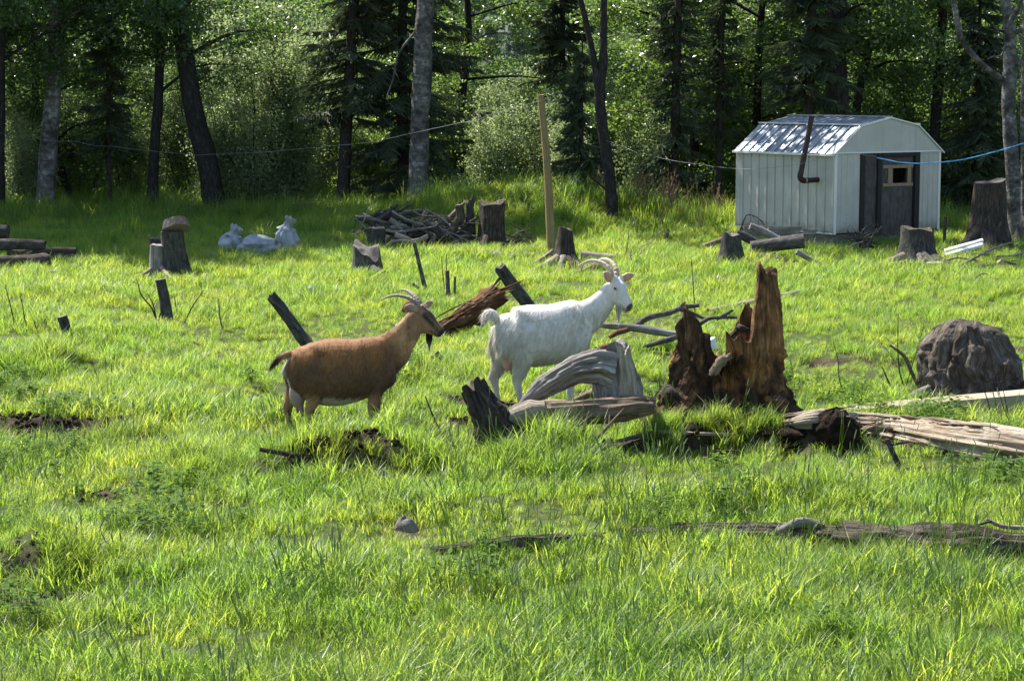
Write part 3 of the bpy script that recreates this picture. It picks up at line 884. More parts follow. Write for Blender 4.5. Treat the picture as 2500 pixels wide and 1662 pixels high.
hero('poplar_tree', 'forked poplar with crooked trunk right of the tall wooden post', 'tree', [(1496, 570), (1490, 450), (1475, 340), (1464, 240), (1472, 150), (1474, 40)], 39.5, [0.125, 0.115, 0.105, 0.10, 0.075], 'poplar', 45, z0=4.2, leaves=14000,
     limbs=[([(1464, 235, 0), (1452, 160, 0), (1438, 90, .1), (1420, 10, .2), (1405, -60, .3)], [0.08, 0.06, 0.05]), ([(1476, 460, 0), (1452, 440, -.3), (1438, 425, -.5)], [0.02, 0.012, 0.006])], low_n=16)
hero('poplar_tree', 'thick dark poplar trunk rising straight behind the shed roof', 'tree', [(2042, 500), (2046, 300), (2040, 150), (2044, 20)], 43.0, [0.26, 0.235, 0.22, 0.2], 'poplar', 46, z0=3.2, leaves=26000)
hero('poplar_tree', 'dark poplar behind the shed gable with a low fork', 'tree', [(2278, 480), (2282, 330), (2292, 200), (2300, 60)], 44.0, [0.13, 0.12, 0.11, 0.09], 'poplar', 47, z0=3.0, leaves=26000)
bt = hero('birch_tree', 'gnarled birch with bare crooked limbs beside the big mossy stump', 'tree', [(2486, 590), (2476, 470), (2468, 360), (2462, 250), (2466, 140), (2462, 40), (2450, -50)], 37.2, [0.19, 0.135, 0.12, 0.13, 0.11, 0.09], 'birch', 48, z0=4.6, leaves=14000, low_n=16,
     limbs=[([(2448, 196, 0), (2400, 160, -.3), (2352, 105, -.5), (2338, 60, -.6), (2328, 0, -.6), (2315, -60, -.6)], [0.062, 0.052, 0.05, 0.04]),
            ([(2460, 110, 0), (2466, 60, -.2), (2490, 15, -.4), (2520, -30, -.5)], [0.06, 0.06, 0.05, 0.04]),
            ([(2466, 85, 0), (2510, 70, -.2), (2560, 60, -.3)], [0.045, 0.04, 0.03]),
            ([(2470, 158, 0), (2520, 145, -.3), (2570, 120, -.4)], [0.07, 0.05, 0.04]),
            ([(2455, 105, 0), (2445, 135, -.2), (2425, 138, -.3), (2410, 145, -.3)], [0.02, 0.012, 0.006]),
            ([(2452, 78, 0), (2438, 75, -.1), (2430, 68, -.1)], [0.025, 0.02, 0.015])])
hero('birch_tree', 'thin white birch stem half out of view beside the gnarled birch', 'tree', [(2506, 560), (2502, 420), (2500, 250), (2503, 100)], 36.4, [0.075, 0.07, 0.065, 0.06], 'birch', 49, z0=5.0, leaves=7000, low_n=10, reach=1.5)
hero('poplar_tree', 'dark trunk cut by the left picture edge beside the log pile', 'tree', [(-4, 548), (-4, 400), (-2, 200), (0, 40)], 44.0, [0.15, 0.14, 0.13, 0.12], 'poplar', 50, z0=3.0, leaves=26000)
hero('poplar_tree', 'thin grey poplar trunk close behind the sunlit left birch', 'tree', [(86, 520), (88, 400), (86, 260), (84, 100)], 48.0, [0.10, 0.09, 0.085, 0.08], 'poplar', 51, z0=2.8, leaves=18000)
# spruces
def spruce_at(label, px, py, D, H, R, z0, r0, seed, lean=(0, 0), dens=1.0):
    foot = W(px, py, D)
    g = np.array([foot[0], foot[1], float(gz(foot[0], foot[1]))])
    w, f = spruce_parts(seed, H, R, z0, r0, lean, dens)
    t = thing('spruce_tree', label, 'tree', g)
    link(bpy.data.objects.new('trunk', w.data('trunk', MAT['spruce_bark'])), t)
    link(bpy.data.objects.new('crown', f.data('crown', MAT['needle'], smooth=False)), t)
spruce_at('broad dark spruce with boughs to the ground behind the big birch', 985, 500, 46.5, 12.5, 2.2, 0.25, 0.14, 61, (0, 0), 1.3)
spruce_at('tall spruce with bare brown lower trunk left of the big birch', 832, 500, 46.0, 13.0, 1.7, 2.3, 0.155, 62, (0.9, 0), 0.8)
spruce_at('thin spruce with drooping top boughs above the tall post', 1372, 480, 50.0, 12.0, 1.1, 3.2, 0.10, 63, (0, 0), 0.9)
spruce_at('dark ragged spruce left of the shed beside the brown plumes', 1642, 505, 43.0, 12.0, 0.7, 1.0, 0.115, 64, (0.2, 0), 0.5)
spruce_at('slim dark spruce standing at the left corner of the shed', 1752, 500, 43.5, 11.0, 0.55, 1.8, 0.095, 65, (0.1, 0), 0.45)
spruce_at('grey-green spruce with hanging boughs over the shed roof', 1972, 470, 41.5, 12.0, 1.2, 2.6, 0.12, 66, (0, 0), 1.2)
spruce_at('small half dead spruce with bare side twigs near the left birch', 270, 520, 46.5, 6.0, 0.9, 1.4, 0.05, 67, (0, 0), 0.7)
spruce_at('bushy spruce in the shade behind the shed and big stump', 2380, 500, 43.5, 6.0, 1.3, 0.3, 0.09, 68, (0, 0), 0.8)
spruce_at('low spruce beside the forked poplar foot', 1420, 540, 42.5, 3.4, 0.9, 0.2, 0.05, 69, (0, 0), 1.0)

# ---- bushes and the rest of the wood
rng = np.random.default_rng(5)
B1 = 'pale leafy willow bushes along the forest edge'
for px, py, D, key, s in ((640, 505, 47.5, 'bush3', 0.95), (705, 505, 49, 'bush3', 1.0), (585, 510, 48.5, 'bush1', 0.9), (760, 500, 50, 'bush1', 1.05), (1190, 500, 49, 'bush1', 0.95),
                          (1270, 505, 50, 'bush3', 0.7), (1330, 510, 48, 'bush1', 0.9), (1390, 520, 49, 'bush3', 0.8), (20, 520, 48, 'bush1', 0.9), (180, 520, 50.5, 'bush1', 0.95),
                          (450, 510, 50, 'bush3', 0.85), (1560, 525, 46, 'bush1', 0.75), (310, 515, 49.5, 'bush1', 0.8), (1240, 470, 54, 'bush3', 0.8), (555, 515, 46.9, 'bush1', 0.95), (620, 515, 46.6, 'bush1', 0.85), (725, 512, 47.6, 'bush3', 0.85), (1215, 515, 47.2, 'bush1', 0.8), (1400, 520, 46.6, 'bush1', 0.7), (50, 520, 46.6, 'bush1', 0.75), (680, 470, 54, 'bush3', 1.25)):
    plant(key, 'willow_bush', 'pale green leafy bush at the shaded forest edge', 'bush', px, py, D, B1, rng.uniform(0, 6.28), s)
B2 = 'dark leafy bushes under the trees'
for px, D, s in ((230, 52, 1.2), (520, 53, 1.2), (900, 51, 1.0), (1100, 52, 1.0), (1480, 50, 1.0), (1590, 51, 1.2), (1700, 48, 1.1), (1830, 46, 1.1), (1930, 46.5, 1.1), (2120, 45, 1.0),
                 (2330, 47, 1.2), (2420, 46, 1.2), (2500, 47, 1.3), (1010, 55, 1.3), (100, 54, 1.3), (390, 55, 1.3), (1760, 53, 1.3), (2230, 46, 1.2), (-60, 50, 1.3), (2580, 46, 1.3), (1880, 51, 1.3)):
    plant('bush2', 'undergrowth_bush', 'dark green undergrowth bush beneath the forest trees', 'bush', px, 500, D, B2, rng.uniform(0, 6.28), s, s * 1.15)
for i in [q for q in range(18) if not 8 <= q <= 10]:
    plant('bush3', 'willow_bush', 'pale green leafy bush at the shaded forest edge', 'bush', -60 + 148 * i + rng.uniform(-40, 40), 500, rng.uniform(55, 63), B1, rng.uniform(0, 6.28), rng.uniform(1.0, 1.4))
B3 = 'leafy trees of the wood behind the meadow'
for px, D in ((-260, 43.5), (-520, 42.0), (-420, 47.0), (-150, 47.5), (-760, 44)):
    plant('tall', 'poplar_tree', 'tall poplar beyond the left end of the meadow, shading the log pile', 'tree', px, 500, D, 'tall poplars beyond the log pile', rng.uniform(0, 6.28), rng.uniform(0.95, 1.1))
rows = [(53, 8, -60, 2560), (60, 9, -120, 2620), (69, 12, -150, 2650), (82, 13, -200, 2700), (98, 14, -250, 2750)]
for D, n, a, b in rows:
    for i in range(n):
        px = a + (b - a) * (i + 0.5) / n + rng.uniform(-60, 60)
        if 1170 < px < 1450 or (250 < px < 900 and D < 63):
            continue
        k = ('pop1', 'pop2', 'pop3', 'pop2', 'pop3', 'pop1', 'pop3', 'spr2')[rng.integers(0, 8)]
        if k == 'spr2':
            plant(k, 'spruce_tree', 'dark narrow spruce among the leafy trees of the wood', 'tree', px, 500, D + rng.uniform(-2, 2), 'spruces scattered in the wood', rng.uniform(0, 6.28), rng.uniform(0.9, 1.2))
        else:
            plant(k, 'poplar_tree', 'leafy forest tree in the dense wood behind the meadow', 'tree', px, 500, D + rng.uniform(-2, 2), B3, rng.uniform(0, 6.28), rng.uniform(0.9, 1.15), rng.uniform(0.62, 0.85))
for px, D, k, s in ((1690, 46.5, 'pop2', 1.05), (1835, 45.5, 'pop3', 1.0), (2130, 44.5, 'pop3', 1.05), (2350, 46, 'pop3', 1.0), (180, 49, 'pop3', 1.0)):
    plant(k, 'poplar_tree', 'leafy forest tree in the dense wood behind the meadow', 'tree', px, 500, D, B3, rng.uniform(0, 6.28), s, s * 0.8)
# far wooded hillside
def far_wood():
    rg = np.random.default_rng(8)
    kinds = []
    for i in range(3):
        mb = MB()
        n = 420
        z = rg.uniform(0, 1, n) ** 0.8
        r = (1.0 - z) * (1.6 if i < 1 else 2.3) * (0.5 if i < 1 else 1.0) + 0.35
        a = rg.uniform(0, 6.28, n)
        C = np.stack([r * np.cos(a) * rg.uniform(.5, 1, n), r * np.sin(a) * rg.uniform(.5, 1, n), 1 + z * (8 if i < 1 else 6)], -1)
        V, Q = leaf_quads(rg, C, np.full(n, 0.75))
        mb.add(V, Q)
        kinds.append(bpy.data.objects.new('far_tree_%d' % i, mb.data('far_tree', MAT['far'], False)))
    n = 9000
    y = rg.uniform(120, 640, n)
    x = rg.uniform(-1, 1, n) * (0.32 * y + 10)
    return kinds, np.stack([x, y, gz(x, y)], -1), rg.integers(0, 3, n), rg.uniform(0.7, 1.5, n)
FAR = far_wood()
# ------------------------------------------------------------------ dead wood, stumps, posts
def mpp(D):
    return D / FPX

def pts3(path, D=None, lift=0.0):
    """photo points (px, py[, depth offset]) -> world; depth from the ground under the lowest point unless D is given"""
    if D is None:
        low = max(path, key=lambda p: p[1])
        D = G(low[0], low[1])[1]
    return np.array([W(p[0], p[1], D + (p[2] if len(p) > 2 else 0)) for p in path]) + [0, 0, lift], D

SEED = [100]
def nseed():
    SEED[0] += 1
    return SEED[0]

def limb(name, label, cat, path, rpx, mat, D=None, group=None, seg=9, rough=0.14, jag=0.02, cap=None, twigs=0, exc=False, flute=0.0, n=None, sub=()):
    """one dead branch, log or stick; path in photo pixels, rpx radii in photo pixels"""
    P, D = pts3(path, D)
    k = mpp(D)
    mb = MB()
    mats = [MAT[mat]] + ([MAT[cap]] if cap else [])
    tube(mb, P, [r * k for r in rpx], seg, n, rough=rough, seed=nseed(), jag=jag * (0 if cap else 1), capmi=1 if cap else None, flute=flute)
    rg = np.random.default_rng(SEED[0])
    C = catmull(P, 30)
    for i in range(twigs):
        j = rg.integers(6, 29)
        d = (C[j] - C[j - 1]); d = d / (np.linalg.norm(d) + 1e-9)
        v = rand_dir(rg, 1)[0] * [1, 1, 0.8] + d * 0.9
        v /= np.linalg.norm(v)
        ln = rg.uniform(0.1, 0.35) * np.linalg.norm(P[-1] - P[0]) ** 0.5
        r = max(rpx) * k * 0.35
        q = C[j] + v * ln * 0.5 + rg.normal(0, 0.03, 3)
        e = C[j] + v * ln + rg.normal(0, 0.06, 3)
        tube(mb, [C[j], q, e], [r, r * 0.7, r * 0.3], 5, 6, rough=0.1, seed=i)
    for sp, sr in sub:
        SP, _ = pts3(sp, D)
        tube(mb, SP, [r * k for r in sr], 7, None, rough=rough, seed=nseed(), jag=jag)
    low = P[np.argmin(P[:, 2])]
    o = mb.build(name, mats, origin=(low[0], low[1], low[2]))
    tag(o, label, cat, group)
    if exc:
        exc_line(P, max(rpx) * k * 1.05)
    return o

def log_on_ground(name, label, cat, path, rad, mat, group=None, seg=14, rough=0.16, cap=None, sink=0.2, jag=0.03, flute=0.0, exc=True, n=None, crack=0):
    """path: photo points of where the log's near lower edge meets the ground; rad in metres"""
    P = []
    for (x, y), r in zip(path, np.interp(np.linspace(0, 1, len(path)), np.linspace(0, 1, len(rad)), rad)):
        g = G(x, y)
        g = g + [0, r * 0.6, 0]
        g[2] = float(gz(g[0], g[1])) + r * (1 - sink)
        P.append(g)
    P = np.array(P)
    mb = MB()
    tube(mb, P, rad, seg, n, rough=rough, seed=nseed(), jag=0 if cap else jag, capmi=1 if cap else None, flute=flute, crack=crack)
    mats = [MAT[mat]] + ([MAT[cap]] if cap else [])
    o = mb.build(name, mats, origin=P[len(P) // 2] - [0, 0, rad[0]])
    tag(o, label, cat, group)
    if exc:
        exc_line(P, max(rad) * 0.95)
    return o, P

def stump(label, px, py, wpx, hpx, bark='bark', end='end_dark', roots=(), tilt=(0, 0), flare=1.45, uneven=0.01, group=None, name='tree_stump', flute=0.10, top_w=1.0, exc=True, spikes=()):
    """cut stump: foot at a photo pixel, width and height in photo pixels; roots (dx px, dy px, r px)"""
    g = G(px, py)
    k = mpp(g[1])
    r, h = wpx * k / 2, hpx * k
    t = thing(name, label, 'stump', g, group)
    s = nseed()
    seg, nz = 30, 16
    a = np.linspace(0, 2 * np.pi, seg, endpoint=False)
    ca, sa = np.cos(a), np.sin(a)
    V = []
    zt = 1 + uneven * (2.0 * vnoise(ca * 1.3 + s, sa * 1.3, 0.4)) / max(h, 0.2)
    for sp_a, sp_w, sp_h in spikes:
        dd = np.abs((a - sp_a + np.pi) % (2 * np.pi) - np.pi)
        zt = zt + sp_h * np.clip(1 - dd / sp_w, 0, 1)
    for i in range(nz):
        f = i / (nz - 1)
        fl = 1 + (flare - 1) * (1 - f) ** 3 * (1 + 0.5 * vnoise(ca * 2 + s, sa * 2, 1.0))
        rr = r * (top_w * f + (1 - f)) * fl * (1 + 0.05 * fbm(ca * 2 + s, sa * 2, f * 3, 3) + flute * vnoise(ca * 4.5 + s, sa * 4.5, f * 0.8))
        z = -0.12 + (h * zt + 0.12) * f
        V.append(np.stack([ca * rr + tilt[0] * z, sa * rr + tilt[1] * z, z], -1))
    V = np.array(V) + g
    i = np.arange(nz - 1)[:, None] * seg; j = np.arange(seg)[None]; kk = (j + 1) % seg
    Q = np.stack([i + j, i + kk, i + seg + kk, i + seg + j], -1).reshape(-1, 4)
    uv = np.stack(np.broadcast_arrays((a * r)[None], (np.linspace(0, h, nz))[:, None]), -1).reshape(-1, 2)
    MB().add(V.reshape(-1, 3), Q, uv=uv).build('trunk', MAT[bark], t)
    ring = V[-1]; c = ring.mean(0) + [0, 0, 0.004]
    mid = c + (ring - c) * 0.55 + np.stack([0 * a, 0 * a, 0.03 * vnoise(ca * 4, sa * 4, s)], -1)
    d0, d1 = np.linalg.norm(ring - c, axis=1), np.linalg.norm(mid - c, axis=1)
    VV = np.vstack([ring, mid, c[None]])
    cuv = np.vstack([np.stack([ca * d0, sa * d0], -1), np.stack([ca * d1, sa * d1], -1), [[0, 0]]])
    jj = np.arange(seg)
    MB().add(VV, np.stack([jj, (jj + 1) % seg, seg + (jj + 1) % seg, seg + jj], -1), np.stack([seg + jj, seg + (jj + 1) % seg, np.full(seg, 2 * seg)], -1), uv=cuv).build('cut_face', MAT[end], t)
    for rt in roots:
        dx, dy, rp = rt[:3]
        m = rt[3] if len(rt) > 3 else bark
        e = G(px + dx, py + dy); e[2] += rp * k * 0.4
        st = g + (e - g) * 0.25; st[2] = g[2] + h * 0.28
        md = g + (e - g) * 0.65; md[2] = max(g[2], e[2]) + rp * k * 1.1
        mb = MB()
        tube(mb, [st, md, e], [rp * k * 1.5, rp * k, rp * k * (0.75 if len(rt) > 3 else 0.4)], 9, 14, rough=0.15, seed=nseed(), jag=0.02)
        mb.build('root', MAT[m], t)
    if exc:
        EXC.append((g[0], g[1], g[0] + 0.01, g[1], r * 1.15))
    return t

# --- left of the field
stump('tall dark cut stump with a loose slab on top beside the pale stump', 432, 668, 56, 104, 'bark', 'end_dark', [(34, 6, 9), (-24, 8, 8)], (-0.10, 0), 1.5)
P, D = pts3([(398, 562), (462, 560)], G(432, 668)[1])
mb = MB(); tube(mb, [(P[0] + P[1]) / 2 + [0.01, 0, 0.0], (P[0] + P[1]) / 2 + [-0.02, 0.06, 0.135]], [0.215, 0.17], 18, 6, rough=0.1, seed=3, capmi=1)
tag(mb.build('wood_slab', [MAT['bark'], MAT['end']], origin=(P[0] + P[1]) / 2), 'round grey wood slab lying on the tall dark stump', 'slab')
stump('short pale barkless stump standing against the tall dark stump', 386, 672, 44, 74, 'grey', 'end', [(40, 12, 4.5, 'pale'), (-50, 2, 3.5, 'pale')], (0.05, 0), 1.25)
stump('small dark cut stump close behind the short pale stump', 384, 640, 40, 58, 'bark', 'end_dark', [], (0.05, 0), 1.2)
LP = 'dark old logs piled at the left edge of the field'
log_on_ground('log', 'dark bark log lying lowest in the left log pile, end exposed', 'log', [(-60, 662), (60, 660), (112, 657)], [0.13, 0.125], 'bark_brown', LP, cap='end_dark')
log_on_ground('log', 'short dark log lying end-on behind the lowest piled log', 'log', [(100, 646), (188, 644)], [0.12, 0.115], 'bark', LP, cap='end_dark')
limb('log', 'dark log lying across the middle of the left log pile', 'log', [(-60, 600), (40, 596), (108, 598)], [15, 14, 12], 'bark', 32.0, LP, 12, 0.15, 0.03)
limb('log', 'fat dark log on top of the left log pile by the trunk', 'log', [(-70, 562), (-20, 565), (18, 566)], [19, 19, 17], 'bark', 32.6, LP, 12, 0.15, 0.03)
limb('log', 'weathered upper log resting behind the left log pile', 'log', [(20, 620), (110, 614), (184, 612)], [10, 10, 8], 'bark_brown', 32.6, LP, 10, 0.15, 0.03)
limb('board', 'pale weathered board half hidden in grass before the log pile', 'board', [(-60, 668), (60, 668), (165, 661)], [6, 6, 4], 'grey', 30.8, None, 6, 0.1, 0.02)
limb('post_stub', 'dark upright cut log stub standing in the open grass', 'post', [(410, 792), (402, 740), (391, 682)], [15, 14, 13.5], 'bark', None, None, 14, 0.12, 0, 'end_dark', flute=0.1)
limb('post_stub', 'short dark cut stub leaning in the left grass', 'post', [(168, 826), (160, 798), (152, 772)], [13, 12, 12.5], 'bark', None, None, 14, 0.1, 0, 'end', flute=0.1)
limb('dead_log', 'dark dead log leaning left behind the brown goat', 'log', [(768, 866), (742, 830), (705, 778), (662, 724)], [16, 15, 14, 12], 'bark', None, None, 12, 0.2, 0.03, flute=0.15)
limb('dead_log', 'charred leaning log with split tip behind the white goat', 'log', [(1320, 784), (1288, 742), (1255, 700), (1222, 656)], [16, 15.5, 15, 14], 'bark', None, None, 12, 0.12, 0.06, flute=0.2, sub=[([(1232, 672), (1218, 682), (1208, 694)], [5, 4, 2])])
TW = 'thin bare saplings sticking up in the left grass'
for path, r in (([(385, 790), (370, 752), (345, 720), (335, 684)], 2.4), ([(383, 786), (374, 745), (360, 716)], 1.9), ([(384, 790), (398, 745), (406, 708)], 2.2), ([(450, 788), (472, 745), (498, 708)], 2.2),
                ([(435, 772), (428, 742), (427, 716)], 1.6), ([(66, 808), (58, 765), (53, 728)], 1.8), ([(37, 800), (26, 748), (12, 694)], 1.9), ([(92, 814), (86, 795), (83, 780)], 2.0), ([(93, 812), (105, 790), (115, 771)], 1.7),
                ([(296, 792), (292, 778), (288, 772)], 1.6)):
    limb('bare_sapling', 'thin bare sapling stem standing among the grass left of the goats', 'sapling', path, [r, r * 0.8, r * 0.4], 'bark', None, TW, 5, 0.1, 0.0, twigs=2)
limb('pale_twig', 'pale barkless twig upright in grass behind the brown goat rump', 'twig', [(544, 806), (536, 770), (534, 728)], [2.6, 2.2, 1.6], 'pale', None, None, 5, 0.15, 0, twigs=1)
limb('pale_twig', 'small curved grey twig just above the brown goat tail', 'twig', [(672, 872), (671, 850), (688, 822)], [1.8, 1.6, 1.2], 'grey', None, None, 5, 0.15, 0)

# --- brush pile in the middle distance
stump('grey stump with stepped broken top in front of the brush pile', 898, 668, 66, 56, 'bark_silver', 'end_dark', [(40, 8, 7), (-30, 6, 6)], (-0.05, 0), 1.35, 0.1, spikes=[(math.pi, 1.3, 0.22)])
stump('tall broken dark stump at the right end of the brush pile', 1200, 604, 62, 104, 'char', 'bark_brown', [(46, 4, 9), (-30, 6, 8)], (0.02, 0), 1.45, 0.05, spikes=[(-0.3, 1.2, 0.12), (3.0, 0.5, 0.03)])
stump('cut log end standing low at the left of the brush pile', 918, 612, 44, 56, 'bark', 'end_dark', [], (0, 0), 1.1)
stump('sawn round stump at the back of the brush pile', 946, 574, 50, 58, 'bark_brown', 'end_dark', [], (0, 0), 1.1)
DB = G(1100, 606)[1]
limb('broken_log', 'upright splintered log with orange bare band in the brush pile', 'log', [(1156, 612), (1150, 560), (1146, 500)], [12, 11, 10], 'bark', DB, None, 12, 0.12, 0.10, flute=0.1, sub=[([(1148, 505), (1153, 488), (1156, 474)], [9.5, 6, 1])])
limb('bark_stripped_log', 'tan barkless stub pointing up in the brush pile', 'log', [(1000, 585), (1020, 552), (1042, 519)], [9, 8.5, 8], 'tan', DB, None, 10, 0.15, 0.0, 'end_tan')
limb('cut_log', 'bent dark log with round sawn face pointing up', 'log', [(1104, 582), (1106, 558), (1124, 532), (1120, 500)], [9, 10, 10, 9.5], 'bark_brown', DB - 0.2, None, 12, 0.12, 0.0, 'end')
limb('cut_log', 'grey bark log leaning up against the bent sawn log', 'log', [(1040, 586), (1064, 558), (1098, 534)], [9, 10, 10], 'bark_silver', DB - 0.1, None, 12, 0.12, 0.0, 'end')
limb('bark_stripped_log', 'orange inner wood splinter between the leaning logs', 'log', [(1092, 538), (1108, 522), (1122, 508), (1138, 492)], [6, 6, 5, 3], 'tan', DB + 0.1, None, 8, 0.2, 0.03)
limb('pale_log', 'pale tan barkless log lying on the front of the brush pile', 'log', [(966, 574), (985, 580), (1003, 589)], [7, 7, 6.5], 'pale', DB - 0.5, None, 10, 0.12, 0.02)
limb('pale_log', 'short pale log crossing the front of the brush pile', 'log', [(1006, 590), (1024, 586), (1044, 577)], [6, 6, 5.5], 'pale', DB - 0.6, None, 10, 0.12, 0.02)
limb('pale_log', 'thin grey log lying lowest at the brush pile front', 'log', [(958, 590), (980, 588), (1006, 592)], [4, 4, 3.5], 'grey', DB - 0.6, None, 8, 0.12, 0.02)
BR = 'bare dead branches heaped in the brush pile'
BL = 'bare dead branch heaped in the brush pile behind the goats'
for path, r, tw, dz in (([(958, 516), (992, 536), (1031, 548), (1063, 555), (1111, 573), (1157, 597)], 3.2, 6, -.3), ([(936, 562), (975, 567), (1013, 560), (1046, 556), (1066, 552)], 3.4, 4, -.4),
                        ([(1066, 552), (1082, 570), (1090, 584), (1098, 604)], 4, 3, -.5), ([(1010, 517), (1033, 526), (1082, 528)], 1.8, 6, -.2), ([(1038, 512), (1060, 522), (1086, 527)], 1.6, 5, -.1),
                        ([(868, 534), (880, 545), (894, 558), (905, 570)], 1.6, 5, -.4), ([(900, 510), (888, 540), (868, 580)], 1.5, 4, -.3), ([(862, 574), (880, 566), (896, 556)], 1.6, 4, -.5),
                        ([(1128, 565), (1150, 574), (1156, 582)], 2.5, 3, -.4), ([(1080, 600), (1110, 598), (1165, 610)], 2.2, 4, -.5), ([(1052, 545), (1080, 560), (1120, 592)], 3, 5, -.3),
                        ([(990, 600), (1010, 570), (1060, 540)], 4, 4, .2), ([(1020, 602), (1060, 586), (1110, 590)], 4, 4, .1), ([(940, 608), (990, 598), (1040, 606)], 4.5, 3, -.3),
                        ([(1060, 606), (1080, 590), (1100, 570)], 6, 2, .3), ([(1110, 610), (1130, 592), (1140, 560)], 5, 3, .3), ([(1030, 604), (1046, 580), (1050, 560)], 6, 2, .4),
                        ([(1245, 545), (1270, 560), (1300, 590)], 1.6, 7, .2), ([(1240, 600), (1270, 585), (1300, 602)], 1.8, 7, -.1), ([(1230, 570), (1262, 580), (1290, 575)], 1.6, 7, .1), ([(1252, 605), (1275, 600), (1312, 606)], 1.8, 6, -.2), ([(1236, 590), (1260, 570), (1282, 560)], 1.4, 6, .1)):
    limb('dead_branch', BL, 'branch', path, [r, r * 0.8, r * 0.5], 'grey' if tw in (4, 5, 6) and r < 3.5 else 'bark', DB + dz, BR, 6, 0.15, 0.01, twigs=tw)
rgb = np.random.default_rng(55)
for i in range(80):
    cx_, cy_ = rgb.uniform(905, 1165), rgb.uniform(518, 600)
    a_ = rgb.uniform(-1.0, 1.0); l_ = rgb.uniform(18, 46); r_ = rgb.choice([1.4, 2.4, 4.0, 7.0])
    limb('dead_branch', BL, 'branch', [(cx_ - l_ * math.cos(a_), cy_ + 0.6 * l_ * math.sin(a_)), (cx_, cy_ - 3), (cx_ + l_ * math.cos(a_), cy_ - 0.7 * l_ * math.sin(a_))], [r_, r_ * 0.9, r_ * 0.5],
         ('bark', 'bark', 'grey', 'bark_silver')[i % 4], DB + rgb.uniform(-0.3, 0.7), BR, 6, 0.15, 0.01, twigs=int(rgb.integers(1, 6)))
limb('thin_post', 'thin grey pole leaning left in front of the brush pile', 'post', [(1040, 714), (1026, 655), (1011, 592)], [5.5, 5, 4.5], 'bark_silver', None, None, 8, 0.06, 0.01)
limb('post_stub', 'small upright dead stub behind the brown goat head', 'post', [(1095, 728), (1093, 695), (1092, 660)], [6, 5.5, 5], 'bark_silver', None, None, 9, 0.1, 0, 'end')
limb('post_stub', 'thinner dead stub beside the small upright one', 'post', [(1110, 730), (1110, 700), (1111, 675)], [3.4, 3.2, 3], 'bark_silver', None, None, 7, 0.1, 0, 'end')
limb('pale_twig', 'slim dark twig rising left of the small dead stub', 'twig', [(1088, 720), (1082, 680), (1078, 626)], [1.3, 1.1, .8], 'bark', None, None, 5, 0.1, 0)
limb('pale_twig', 'slim dark twig rising behind the small dead stub', 'twig', [(1091, 665), (1089, 640), (1090, 618)], [1.3, 1.1, .8], 'bark', 27.6, None, 5, 0.1, 0)
limb('post_stub', 'short broken stub lying aslant at the foot of the thin pole', 'post', [(1036, 716), (1022, 704), (1008, 694)], [5, 4.5, 4], 'bark_silver', None, None, 8, 0.15, 0.01)
o, _ = log_on_ground('board', 'flat grey weathered slab lying in grass before the dark stump', 'board', [(1188, 630), (1245, 634), (1330, 622)], [0.085, 0.05, 0.03], 'grey', None, 10, 0.2, exc=False)

# --- tall wooden post and its rooted stump
Dp = G(1345, 622)[1]
limb('wooden_post', 'tall yellowish wooden post standing by the rooted stump', 'post', [(1346, 626), (1343, 540), (1334, 380), (1320, 233)], [11, 10.5, 9, 8], 'post', Dp, None, 8, 0.04, 0.02)
stump('dark rotten stump with pale spreading roots at the post foot', 1380, 652, 62, 90, 'char', 'bark_brown', [(-88, 14, 6.5, 'pale'), (30, 12, 7), (-20, 12, 6, 'grey'), (62, 10, 6, 'grey')], (0, 0), 1.6, 0.05, top_w=0.55)
limb('pale_log', 'pale sawn log lying against the rooted stump', 'log', [(1418, 624), (1455, 628), (1501, 633)], [13, 12.5, 12.5], 'pale', Dp - 1.3, None, 14, 0.06, 0, 'end_dark')
limb('pale_log', 'grey log end lying behind the pale sawn log', 'log', [(1460, 632), (1490, 636), (1522, 640)], [9, 9, 8.5], 'grey', Dp - 0.9, None, 12, 0.06, 0, 'end_dark')
TB = 'bare wiry twigs in the grass right of the rooted stump'
for path in ([(1515, 650), (1530, 610), (1536, 560)], [(1530, 640), (1555, 610), (1590, 590)], [(1560, 656), (1540, 630), (1545, 600)], [(1520, 636), (1560, 620), (1620, 560)]):
    limb('bare_twig', 'wiry bare twig in the grass beyond the white goat head', 'twig', path, [1.5, 1.2, .8], 'grey', None, TB, 5, 0.1, 0, twigs=4)
limb('post_stub', 'thin grey stake in the grass left of the shed', 'post', [(1625, 596), (1628, 580), (1632, 560)], [4, 3.5, 3.5], 'bark_silver', None, None, 7, 0.1, 0.01)

# --- wood in front of the shed
stump('squat dark stump at the left of the shed front logs', 1788, 640, 70, 70, 'bark', 'end_dark', [(36, 6, 8), (-34, 4, 8)], (-0.06, 0), 1.3, 0.04, top_w=0.62)
Ds = 32.6
limb('log', 'silvery bark log with dark cut end before the shed', 'log', [(1834, 606), (1890, 598), (1962, 588)], [17, 17, 18], 'bark_silver', Ds, None, 14, 0.08, 0, 'end_dark')
limb('log', 'grey barkless pole lying across the logs before the shed', 'log', [(1832, 552), (1866, 566), (1904, 586)], [9, 9, 8.5], 'grey', 33.2, None, 10, 0.06, 0.01)
limb('log', 'dark log lying behind the squat stump', 'log', [(1800, 570), (1830, 584), (1868, 606)], [11, 11, 10], 'bark', 33.0, None, 12, 0.1, 0.02)
limb('log', 'orange-tan log end in grass left of the squat stump', 'log', [(1718, 602), (1745, 592), (1778, 580)], [7, 7, 7], 'tan', 33.6, None, 10, 0.1, 0.02)
limb('plank', 'grey plank sloping down into grass before the shed', 'plank', [(1946, 614), (1990, 640), (2046, 668)], [7, 6.5, 6], 'grey', Ds - 0.9, None, 6, 0.05, 0.01)
